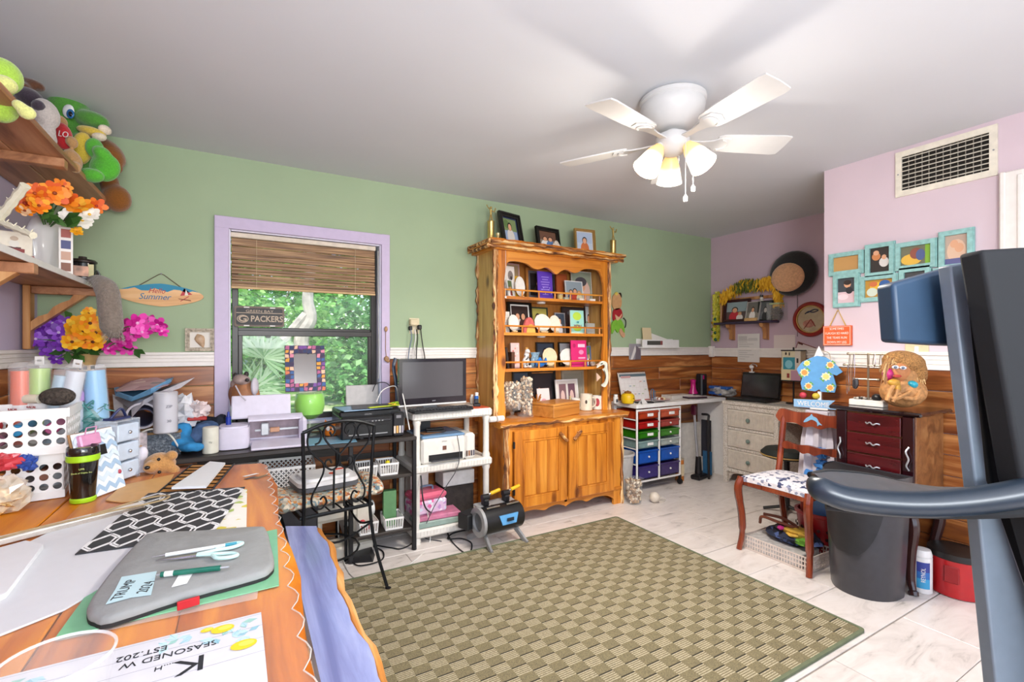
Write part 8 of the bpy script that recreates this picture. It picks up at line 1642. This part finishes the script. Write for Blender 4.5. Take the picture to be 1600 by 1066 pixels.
for i in range(1500):
    q = rnd.random(); p = cz[min(len(cz)-1, int(q*len(cz)))]; l = rnd.uniform(.03, .075); o = Vector((rnd.uniform(-.05, .035), rnd.uniform(-.02, .02), rnd.uniform(-.06, .035))); dv = Vector((rnd.uniform(-.3, .1), rnd.uniform(-.4, .4), -1)).normalized()*l; s_ = Vector((0, .007, .0)); a = p+o
    pal = ['#5f6a24', '#7a8030', '#474f1e', '#d9a81c'] if .22 < q < .52 else ['#e0a51a', '#eab52c', '#cf9212', '#f0c23a']
    m.add([a, a+dv*.5+s_, a+dv, a+dv*.5-s_], [(0, 1, 2, 3)], None, rnd.choice(pal))
wb(m, 'leaves', None, t, smooth=0, kind='stuff')
m = MB(); t = thing('flower_lei', 'yellow green flower lei hanging down beside the corner of the lilac wall', 'garland', P(1121, 458, x=XR-.05)); cz = [P(1122-.0*i, 460+2.1*i, x=XR-.05) for i in range(34)]
for p in cz:
    for i in range(16): a_ = rnd.uniform(0, 6.28); m.add([p, p+Vector((.012*cos(a_)-.02, .045*cos(a_)*.8, .02*sin(a_)+.012)), p+Vector((-.03*abs(cos(a_)), .05*cos(a_), .03*sin(a_))), p+Vector((-.02, .03*cos(a_)+.012, .03*sin(a_)-.01))], [(0, 1, 2, 3)], None, rnd.choice(['#b9b02a', '#d0c83a', '#9a9a22', '#c9b81f', '#d9d860']))
wb(m, 'petals', None, t, smooth=0, kind='stuff')
t = thing('bead_string', 'string of green and gold baubles hanging at the end of the flower lei', 'beads', P(1116, 497, x=XR-.05))
for i, c in enumerate(('#1f6a4c', '#c98a1f', '#d0a030', '#1f7a4a', '#1a5a40', '#b9a02a', '#1f6a4c')): p = P(1116+(-2 if i % 2 else 2), 499+5.3*i, x=XR-.06); wb(MB().sph(p.x, p.y, p.z, .019, n=12), 'bauble', mt(c, .12, .5, coat=.5), t)
# wall cushion standing in for the character head: plain
hc = P(1243, 428, x=XR-.03); t = thing('wall_cushion', 'plain peach and black plush cushion hung high on the lilac wall', 'cushion', (XR-.005, hc.y, hc.z), -pi/2)
blob(MB().sph(0, -.07, .0, .215, .075, .205, 22).build('black_cover', fur('#1b1a1c', 60, .2), t), .012); blob(MB().sph(-.015, -.12, -.035, .155, .05, .135, 20).build('peach_front', fur('#d3a077', 60, .15), t), .01)
cable('thin dark cord hanging down the lilac wall under the cushion', [P(1246, 458, x=XR-.01), P(1246, 500, x=XR-.012), P(1246, 526, x=XR-.01)], .0025, mt('#4a4048', .6), 'cord', 'cable')
cc = P(1268, 499, x=XR); t = thing('wall_clock', 'round red rimmed wall clock with a tan face beside the corner of the pink wall', 'clock', (XR, cc.y, cc.z), -pi/2)
MB().lathe([(.155, 0), (.155, .02), (.145, .032), (.128, .034), (.122, .022), (.118, .01), (.13, 0), (.155, 0)], 40, FRONT).build('rim', mt('#8f1c1a', .3, coat=.3), t); MB().cyl(0, 0, 0, .120, .008, 36, M=FRONT).build('dial', mt('#b5a588', .5, var=.12, scale=12), t)
MB().lathe([(.122, .01), (.122, .024), (.114, .024), (.114, .01), (.122, .01)], 40, FRONT).build('gold_ring', mt('#c9a86a', .35, .4), t)
m = MB(); m.box(0, 0, 0, .006, .003, .075, M=T(0, -.012, 0) @ RY(R(150))); m.box(0, 0, 0, .005, .003, .10, M=T(0, -.014, 0) @ RY(R(215))); m.build('hands', mt('#8a2f26', .4), t)
MB().tube(curve([(-.05, -.012, .05), (-.02, -.012, .07), (.02, -.012, .06), (.06, -.012, .075), (.03, -.012, .085), (-.03, -.012, .06)], 5), .005, 5).build('dark_script', mt('#28324a', .5), t); MB().prism(ell(-.02, -.04, .05, .035, 14), .001, T(0, -.009, 0) @ FRONT).build('pink_print', mt('#b98070', .5, var=.2), t)
t = card('form_sheet', 'printed form sheet pinned to the lilac wall above the laptop', (XR-.026, ry(1169, XR-.03), P(1169, 566, x=XR-.03).z), ry(1153)-ry(1187), P(1169, 522, x=XR).z-P(1169, 566, x=XR).z, [('r', 0, 0, 1, 1, '#d9d5d0')]+[('r', .08, .1+.075*i, .35+.5*((i*7 % 5)/5), .115+.075*i, '#a8a4a0') for i in range(11)]+[('r', .05, .75, .45, .92, '#c0bcb8'), ('r', .5, .75, .92, .85, '#c6c2be')], -pi/2, 0, .002, 'paper')
card('note_sheet', 'blank cream note taped on the lilac wall beside the clock', (XR-.004, ry(1226), P(1226, 552, x=XR).z), .20, .17, [('r', 0, 0, 1, 1, '#dccfca')], -pi/2, 0, .0015, 'note'); t = card('red_note', 'tilted white card with a dark red edge hanging under the wall cord', (XR-.01, ry(1256), P(1256, 560, x=XR).z+.03), .17, .10, [('r', 0, 0, 1, 1, '#7a3a34'), ('r', .04, .08, .96, .92, '#d9ccc8'), ('r', .05, .8, .3, .95, '#5a2a26')], -pi/2, 0, .002, 'card'); t.rotation_euler[1] = R(20)
# ================================================================== pink wall
TEAL = mt('#8dbdb9', .5, var=.12, scale=40)
cg = thing('photo_collage', 'turquoise collage of joined picture frames on the pink wall', 'picture frame', (XB, 1.31, 1.70), -pi/2)
def cq(px_, py_): return P(1270+px_/3.33, 180+py_/3.33, x=XB)
cork = [('r', 0, 0, 1, 1, '#bf9155')]
baby = [('r', 0, 0, 1, 1, '#b9a08f'), ('e', .5, .45, .42, .4, '#d9b59a'), ('e', .4, .7, .18, .14, SK), ('e', .62, .55, .2, .16, SK), ('r', 0, 0, 1, .2, '#5a5a8a')]
girl = [('r', 0, 0, 1, 1, '#3a3f46'), ('r', 0, 0, 1, .45, '#d8b9bf'), ('e', .55, .75, .2, .14, SK), ('e', .55, .82, .22, .1, '#2a1c18'), ('e', .65, .5, .2, .14, '#23222a'), ('e', .3, .25, .3, .12, '#ead0d4')]
bluey = [('r', 0, 0, 1, 1, '#b9862a'), ('e', .5, .5, .35, .35, '#e0b32a'), ('e', .7, .7, .2, .25, '#2c5a9a'), ('e', .25, .3, .2, .25, '#c9d0c0'), ('e', .8, .3, .15, .2, '#8a3a2a'), ('e', .3, .75, .15, .15, '#c96a3a')]
wed = [('r', 0, 0, 1, 1, '#2a211e'), ('e', .3, .65, .22, .16, '#c97f4a'), ('e', .3, .8, .15, .1, SK), ('e', .7, .4, .25, .2, '#d9d2cc'), ('e', .7, .6, .12, .1, SK)]
for a, b_, sh_ in (((88, 728), (271, 821), cork), ((276, 679), (433, 832), wed), ((432, 672), (652, 790), [('r', 0, 0, 1, 1, '#6a6a52'), ('r', .8, 0, 1, 1, '#7fb02a'), ('e', .35, .3, .35, .3, '#e0b040'), ('e', .5, .6, .2, .3, '#8a4a3a'), ('e', .65, .5, .15, .3, '#4a5a8a')]), ((658, 612), (846, 790), baby), ((110, 835), (250, 995), girl), ((250, 843), (450, 962), bluey), ((452, 800), (622, 915), people(['#3a3a3e', '#4a4a4e'], (.5, -.1, 1.2, '#4a4a52', SK, HB))), ((628, 800), (760, 930), PH[4])):
    p, q = cq(*a), cq(*b_); zt = (P(1270+a[0]/3.33, 180+a[1]/3.33, x=XB).z); zb_ = q.z; y_ = (p.y+q.y)/2; w_ = p.y-q.y; h_ = zt-zb_
    ox = -(y_-1.31); o = [(-w_/2, 0), (w_/2, 0), (w_/2, h_), (-w_/2, h_)]; f_ = .027; i_ = [(-w_/2+f_, f_), (w_/2-f_, f_), (w_/2-f_, h_-f_), (-w_/2+f_, h_-f_)]; L_ = T(ox, 0, zb_-1.70)
    fr = MB().ring(o, i_, .016, L_ @ FRONT).ring([(x*.94, .004+z*.97) for x, z in o], [(x*1.0, z) for x, z in i_], .006, L_ @ T(0, -.016, 0) @ FRONT).build('frame', TEAL, cg); pic(w_-2*f_, h_-2*f_, sh_, L_ @ T(0, -.004, f_) @ FRONT).build('photo', None, fr)
a, b_ = P(1288, 510, x=XB), P(1332, 540, x=XB); t = thing('orange_sign', 'small orange hanging sign with white capitals at the edge of the pink wall', 'sign', (XB, (a.y+b_.y)/2-.002, b_.z), -pi/2); w = a.y-b_.y; h = a.z-b_.z
MB().box(0, -.011, 0, w, .02, h, .002).build('board', mt('#dd5f2c', .5), t); o = [(-w/2+.005, .005), (w/2-.005, .005), (w/2-.005, h-.005), (-w/2+.005, h-.005)]; MB().ring(o, [(x*.97, z*.96+.003) for x, z in o], .001, T(0, -.0212, 0) @ FRONT).build('border_line', mt('#f0d8c6', .5), t)
for i, s in enumerate(('SOMETIMES', 'I LAUGH SO HARD', 'THE TEARS RUN', 'DOWN MY LEG')): text('lettering', s, .021, mt('#f6e6d8', .5), t, T(0, -.0218, h*(.84-.225*i)) @ FRONT, sx=.78)
MB().tube([(-w*.28, -.01, h), (0, -.006, h+.105), (w*.28, -.01, h)], .0035, 6).build('ribbon', mt('#cfa64a', .5), t); MB().sph(0, -.006, h+.107, .005).build('nail', GREY, t)
p = P(1433, 555, x=XB); MBx = thing('switch_plate', 'plain cream wall plate behind the doll head on the pink wall', 'wall plate', (XB, p.y, p.z-.07), -pi/2); MB().box(0, -.004, 0, .11, .008, .20, .003).build('plate', mt('#d6c6a0', .5), MBx); MB().box(0, -.009, .08, .02, .006, .04, .002).build('switch', WPL, MBx)
solo(MB().cyl(0, 0, 0, .006, .006, 8, M=RY(-pi/2)), 'wall_hook', mt('#3a3a44', .4), 'small dark screw in the pink wall left of the treadmill console', 'screw', (XB, P(1385, 503, x=XB).y, P(1385, 503, x=XB).z))
# ================================================================== on the armoire
AZ = .9405
p = P(1352, 636, z=AZ); t = thing('jewelry_stand', 'metal three bar jewellery stand hung with necklaces on the armoire', 'jewelry stand', (3.10, 1.335, AZ), -pi/2+R(4)); PW = mt('#a89a86', .3, .8)
MB().box(0, 0, 0, .165, .08, .035, .004).build('tray', mt('#ddd8d2', .5), t); MB().cyl(0, 0, .03, .006, .27, 10).build('pole', PW, t)
for z, l, dx in ((.295, .20, 0), (.23, .22, -.01), (.15, .12, -.01)):
    q = MB().tube([(dx-l/2, 0, z), (dx+l/2, 0, z)], .005, 8).sph(dx-l/2, 0, z, .008).sph(dx+l/2, 0, z, .008).build('bar', PW, t)
for k, (x, z, l, mat_) in enumerate(((-.09, .295, .22, PW), (-.07, .295, .19, CHROME), (.06, .295, .1, PW), (.085, .295, .20, mt('#3a3034', .5)), (.03, .295, .08, CHROME), (-.10, .23, .17, CHROME), (-.06, .15, .05, mt('#2a2a30', .4)))):
    MB().tube(curve([(x, -.006, z), (x-.004, -.012, z-l*.6), (x, -.014, z-l), (x+.008, -.012, z-l*.6), (x+.004, -.006, z)]), .0018 if k != 6 else .010, 5).build('necklace', mat_, t)
m = MB(); rnd = random.Random(8)
for i in range(26): m.sph(rnd.uniform(-.07, .05), rnd.uniform(-.03, .03), .042, .007, .007, .006, 6, col=rnd.choice(['#55504c', '#8f8880', '#c9c2b8', '#2a2726']))
m.build('trinkets', None, t, kind='stuff'); MB().sph(.045, -.015, .05, .024, .018, .022, 12).build('black_pouch', BLK, t)
d = dep((3.10, 1.17)); t = thing('carved_coconut_head', 'carved coconut doll head with straw hair and folded arms on the armoire', 'figurine', P(1410, 636, d=d)); t.location.z = AZ
CO = mt('#b98551', .7, var=.2, scale=45, bump=.7)
m = MB(); E_(m, 1411, 612, d, 33, 25, 26); E_(m, 1408, 586, d, 24, 18, 20); blob(wb(m, 'body', CO, t), .006); m = MB(); E_(m, 1405, 580, d-.035, 16, 17, 12); blob(wb(m, 'face', mt('#b9794a', .6, var=.1), t), .004)
m = MB(); E_(m, 1412, 566, d, 30, 18, 24, 10); E_(m, 1425, 580, d+.0, 17, 24, 20, -10); E_(m, 1398, 560, d-.02, 16, 10, 14, -25); E_(m, 1436, 578, d, 9, 22, 12, -12); E_(m, 1386, 575, d+.01, 8, 14, 10, 20); blob(wb(m, 'hair', mt('#a97a45', .9, var=.3, scale=140, bump=.8), t), .005)
m = MB()
for i in range(190):
    u = 1386+rnd.uniform(0, 50); a = P(u, 556+rnd.uniform(0, 10), d=d-.05); b2 = P(u+(u-1410)*.35+rnd.uniform(-4, 4), 575+rnd.uniform(0, 28) if u > 1418 or u < 1392 else 566+rnd.uniform(0, 5), d=d-.055); m.tube([a, (a+b2)/2+Vector((-.004, 0, .008)), b2], .0022, 4, col=rnd.choice(['#c59a5c', '#a87a40', '#d9b47a', '#8a5c30']))
wb(m, 'straw', None, t, kind='stuff'); m = MB(); E_(m, 1399, 574, d-.075, 5, 3, 4); E_(m, 1411, 575, d-.075, 5, 3, 4); wb(m, 'eyes', mt('#d9dde6', .3), t); m = MB(); E_(m, 1399, 574, d-.085, 2, 2, 3); E_(m, 1411, 575, d-.085, 2, 2, 3); wb(m, 'pupils', mt('#5a6a80', .3), t); m = MB(); E_(m, 1402, 588, d-.09, 7, 2.5, 3); wb(m, 'mouth', mt('#b03a30', .4), t)
for pts in ([(1386, 608), (1392, 622), (1408, 620), (1422, 612)], [(1438, 606), (1432, 622), (1416, 622), (1400, 614)], [(1398, 600), (1390, 612), (1386, 626)], [(1404, 602), (1400, 616), (1394, 628)]): wb(MB().tube(curve([P(u, v, d=d-.075-.02*sin(i)) for i, (u, v) in enumerate(pts)], 5), .011, 8), 'arm', CO, t)
m = MB(); E_(m, 1387, 585, d-.04, 7, 10, 8); wb(m, 'pink_flower', mt('#b01f6a', .4), t); m = MB(); E_(m, 1426, 601, d-.07, 7, 6, 7, 20); wb(m, 'teal_flower', mt('#1f93a8', .3), t); m = MB(); E_(m, 1397, 598, d-.075, 9, 6, 6); E_(m, 1402, 606, d-.08, 5, 7, 5); wb(m, 'bow', mt('#b98a2f', .5, var=.2), t)
# ================================================================== around the mahogany chair
t = thing('draped_stand', 'narrow stand draped in white cloth with blue flowers behind the mahogany chair', 'stand', (X0+.005, b0.y, 0)); MB().box(0, 0, 0, .10, .14, b0.z-.006, .004).build('pedestal', mt('#c9c6d0', .8), t); g = []
for j in range(10):
    z = b0.z-.004-.065*j; k = 1+.06*j; g.append([((.058*k+.006*sin(i*2.1)*min(j, 3))*cos(2*pi*i/24), (.08*k+.008*sin(i*2.1)*min(j, 3))*sin(2*pi*i/24), z) for i in range(25)])
MB().sheet(g).build('cloth', mt('#cfccd6', .8, var=.04), t)
for y_, z_ in ((-.03, .60), (.02, .44), (-.05, .52)): crumple(-.075, y_, z_, .03, .05, .035, int(z_*100), .3).build('blue_flower', mt('#3f86cf', .6), t, smooth=0)
t = thing('round_stool', 'black round topped stool standing behind the mahogany chair at the wicker desk', 'stool', (3.62, 2.10, 0))
MB().lathe([(.15, .43), (.175, .44), (.18, .465), (.15, .495), (.001, .505)], 28).build('seat', mt('#1f2522', .7), t); MB().lathe([(.178, .445), (.183, .45), (.178, .455), (.178, .445)], 28).build('piping', mt('#a98a4a', .5), t); MB().cyl(0, 0, .03, .02, .41, 12).build('stem', BLK, t)
for k in range(4): MB().tube([(0, 0, .06), (.16*cos(k*pi/2+.4), .16*sin(k*pi/2+.4), .012)], .012, 8).build('foot', BLK, t)
t = thing('mesh_tray', 'white lattice tray of bags under the mahogany chair', 'tray', (2.90, 1.68, 0), R(0)); w_, d_, h_ = .26, .40, .085; m = MB()
for s in (-1, 1):
    for z in (.004, .03, .055, .08): m.box(s*w_/2, 0, z, .005, d_, .007); m.box(0, s*d_/2, z, w_, .005, .007)
    for i in range(24): m.box(s*w_/2, -d_/2+d_*(i+.5)/24, 0, .004, .006, h_)
    for i in range(16): m.box(-w_/2+w_*(i+.5)/16, s*d_/2, 0, .006, .004, h_)
m.box(0, 0, 0, w_, d_, .004); m.build('lattice', mt('#ddd0c6', .5), t, kind='stuff')
t = thing('paper_stack', 'grey printed sheets lying in the lattice tray under the chair', 'papers', (2.87, 1.70, .012)); MB().box(0, 0, 0, .20, .34, .07, .004).build('sheets', mt('#b9b6b4', .6, var=.15), t)
for x, y_, z_, rx_, ry_, rz_, c, l, sd in ((2.93, 1.66, .125, .10, .15, .045, '#1d2740', 'dark navy patterned tote bag piled in the tray under the chair', 3), (2.90, 1.62, .16, .07, .08, .03, '#c9a03a', 'yellow pouch on the pile under the chair', 4), (2.90, 1.70, .165, .05, .05, .02, '#26262a', 'black cloth bag on the pile under the chair', 5), (2.87, 1.57, .13, .04, .05, .025, '#5f9a2a', 'lime green strap bundle on the pile under the chair', 6), (2.85, 1.69, .175, .02, .02, .012, '#b3237a', 'small magenta tag on the pile under the chair', 7)):
    t = thing('bag', l, 'bag', (x, y_, z_)); wb(crumple(x, y_, z_, rx_, ry_, rz_, sd, .18), 'fabric', spots('tote_print', c, [c, '#0f1524', '#46598a'], 40, .8) if sd == 3 else mt(c, .7, var=.2), t)
t = thing('leather_strap', 'brown leather bag handles curled on top of the pile under the chair', 'strap', (2.86, 1.74, .20)); wb(MB().tube(curve([(2.86, 1.83, .16), (2.84, 1.80, .21), (2.86, 1.70, .20), (2.90, 1.62, .19), (2.92, 1.72, .21), (2.88, 1.82, .215)]), .009, 8), 'strap', mt('#6a3622', .5), t)
t = thing('red_basket', 'red perforated plastic basket under the chair behind the tray', 'basket', (3.10, 1.60, 0)); MB().lathe([(.09, 0), (.095, .01), (.125, .22), (.135, .225), (.135, .245), (.12, .245), (.085, .012), (.001, .01)], 22, T(0, 0, .02), sx=.85).build('body', mt('#a5141f', .35), t)
m = MB()
for j in range(3):
    for i in range(16): a_ = 2*pi*i/16; r_ = (.10+.012*j); m.cyl(0, 0, 0, .010, .004, 8, M=T(r_*cos(a_)*.85, r_*sin(a_), .07+.05*j) @ RZ(a_) @ RY(pi/2))
m.build('holes', mt('#3a0a14', .7), t, kind='stuff'); t = thing('blue_tub', 'blue printed carton standing in the red basket', 'carton', (3.10, 1.58, .035), R(-80)); MB().box(0, 0, 0, .13, .09, .30, .006).build('carton', mt('#5f93d6', .4, var=.05), t); MB().box(-.10, 0, 0, .03, .06, .30, .006).build('red_carton', mt('#b0453c', .4), t)
# ---- trash can
tc_ = thing('trash_can', 'dark grey half round trash can standing before the armoire', 'trash can', (2.83, 1.255, 0), -pi/2+R(-2))
def dsec(w_, d_, n=20): 
    o = [(w_/2*cos(a_), .06-d_*sin(a_)**1.0) for a_ in [pi-pi*i/n for i in range(n+1)]]; return o+[(w_/2, .10), (-w_/2, .10)]
secs = [(0, .30, .17), (.01, .305, .175), (.30, .335, .195), (.57, .36, .21), (.60, .375, .22), (.625, .375, .22)]
m = MB(); n = None; v = []
for z, w_, d_ in secs: o = dsec(w_, d_); n = len(o); v += [(x, y_, z) for x, y_ in o]
f = [tuple(range(n))]+[(j*n+(i+1) % n, j*n+i, (j+1)*n+i, (j+1)*n+(i+1) % n) for j in range(5) for i in range(n)]; f = [tuple(reversed(q)) for q in f]
CAN = mt('#34343a', .35, var=.06, coat=.2); m.add(v, f); m.build('body', CAN, tc_, smooth=50)
o = dsec(.365, .212); MB().prism(o, .02, T(0, 0, .60)).build('inner_rim', mt('#1a1a1d', .5), tc_)
g = []
for j in range(13):
    z = .22+.36*j/12; wd = math.sqrt(max(0, 1-((.58-z)/.38)**2)) if z < .58 else 1; g.append([])
    for i in range(15): a_ = pi/2+(i-7)/7*.95*wd; k = z/.57; w_, d_ = .30+.06*k+.012, .17+.04*k+.010; g[-1].append((-w_/2*cos(a_), .06-d_*sin(a_), z))
MB().sheet(g).build('front_panel', mt('#222226', .55, var=.1), tc_); MB().box(.165, .02, .47, .004, .05, .09, .001).build('price_label', mt('#c9653a', .5), tc_)
t = thing('wipes_bottle', 'white wipes canister with a blue label standing by the armoire leg', 'canister', (3.085, 1.085, 0)); MB().cyl(0, 0, 0, .043, .19, 22, b=.006).build('body', WPL, t); MB().lathe([(.042, .19), (.043, .196), (.036, .222), (.001, .226)], 22).build('cap', WPL, t)
a_ = fc((3.085, 1.085)); m = MB(); n = 10; 
for (z0_, z1_, c) in ((.03, .08, '#3fa0cf'), (.08, .115, '#2f6fb8'), (.115, .165, '#34408f')):
    for i in range(n): q0, q1 = -pi/2+a_-.2+1.3*i/n-.3, -pi/2+a_-.2+1.3*(i+1)/n-.3; m.add([(.0437*cos(q0), .0437*sin(q0), z0_), (.0437*cos(q1), .0437*sin(q1), z0_), (.0437*cos(q1), .0437*sin(q1), z1_), (.0437*cos(q0), .0437*sin(q0), z1_)], [(0, 1, 2, 3)], None, c)
m.build('label', None, t); text('lettering', 'REYNOL', .026, WPL, t, RZ(a_+.15) @ T(0, -.0445, .10) @ RY(-pi/2) @ FRONT, sx=.75)
t = thing('red_bucket', 'red plastic tub with a dark lid on the floor at the right', 'tub', (3.235, .99, 0)); RED = mt('#b8161c', .3, var=.03, coat=.2); MB().lathe([(.10, 0), (.112, .006), (.118, .195), (.112, .20), (.001, .20)], 32).build('body', RED, t); MB().lathe([(.119, .19), (.123, .196), (.12, .222), (.10, .226), (.001, .224)], 32).build('lid', mt('#22201f', .4), t)
a_ = fc((3.235, .99)); MB().box(0, 0, 0, .06, .012, .085, .005, M=RZ(a_-.1) @ T(-.01, -.116, .08)).build('grip_recess', mt('#96141a', .4), t)
# ================================================================== treadmill at the right edge
TG = mt('#74818e', .45, .1, var=.03); TD = mt('#0c0f14', .8, var=.03); TN = mt('#263f58', .5, var=.03)
tr = thing('treadmill', 'dark grey treadmill with a tilted console and long handrail at the right edge', 'treadmill', P(1560, 1066, d=1.1)); tr.location.z = 0
FWD = Vector((_s, _c, 0))
def slab(name, pix, d0, d1, mat, bev=.006, par=tr, left=()):
    """solid between an outline at distance d0 and the same outline set back to d1 (real depth)"""
    k = (d0+d1)/d0; pix = [(800+(u-800)*k, 541+(v-541)*k) if i in left else (u, v) for i, (u, v) in enumerate(pix)]; a = [P(u, v, d=d0) for u, v in pix]; b_ = [p+FWD*(d1) for p in a]; n = len(a)
    m = MB().add(a+b_, [tuple(range(n)), tuple(reversed(range(n, 2*n)))]+[((i+1) % n, i, n+i, n+(i+1) % n) for i in range(n)])
    o = wb(m, name, mat, par, smooth=30); md = o.modifiers.new('bevel', 'BEVEL'); md.width = bev; md.segments = 3; md.limit_method = 'ANGLE'; return o
slab('console', [(1395, 443), (1402, 535), (1482, 540), (1640, 545), (1640, 398), (1500, 414), (1478, 420)], 1.02, .05, TN, .008)
slab('upright', [(1464, 418), (1503, 752), (1538, 1100), (1580, 1420), (1770, 1420), (1668, 1100), (1562, 800), (1543, 752), (1508, 410)], .96, .03, TG, .004, left=(0, 1, 2, 3))
slab('upright', [(1495, 398), (1519, 540), (1555, 745), (1610, 935), (1690, 1250), (1800, 1250), (1800, 380), (1600, 386)], .88, .05, TD, .008, left=(0, 1, 2, 3, 4))
slab('dark_filler', [(1505, 420), (1550, 752), (1600, 1000), (1700, 1000), (1700, 420)], .99, .02, TD, .004)  # added dark filler so the gap between the uprights stays dark
c = curve([P(1268, 752, d=1.02), P(1285, 765, d=.99), P(1330, 780, d=.97), P(1420, 788, d=.94), P(1510, 784, d=.91), P(1600, 770, d=.88), P(1700, 745, d=.86), P(1800, 715, d=.84)], 8)
k = len(c); m = MB(); m.tube(c, [.012+.014*min(1, i/7) for i in range(k)], 14); wb(m, 'handrail', mt('#1f2a36', .32, var=.02), tr)
c2_ = curve([P(1266, 742, d=1.04), P(1300, 738, d=1.10), P(1370, 746, d=1.12), P(1450, 768, d=1.10), P(1520, 785, d=1.04)], 8); wb(MB().tube(c2_, .007, 8), 'inner_rim', TD, tr)
g = [[c[i]+Vector((0, 0, .022)) for i in range(3, k-8)], [c2_[min(len(c2_)-1, int((i-3)/(k-12)*(len(c2_)-1)))]+Vector((0, 0, .004)) for i in range(3, k-8)]]
wb(MB().sheet(g, thick=.006), 'rail_tray', mt('#2a333c', .4), tr)
m = MB().tube(curve([P(1290, 790, d=1.0), P(1420, 802, d=.945), P(1600, 800, d=.89), P(1800, 770, d=.85)], 8), .010, 8); wb(m, 'lower_trim', TD, tr)
b0 = P(1600, 1400, d=.98); wb(MB().box(1.75, .05, .0, .9, .62, .14, .03, M=T(0, 0, 0)), 'deck', TD, tr)
bpy.context.view_layer.update()
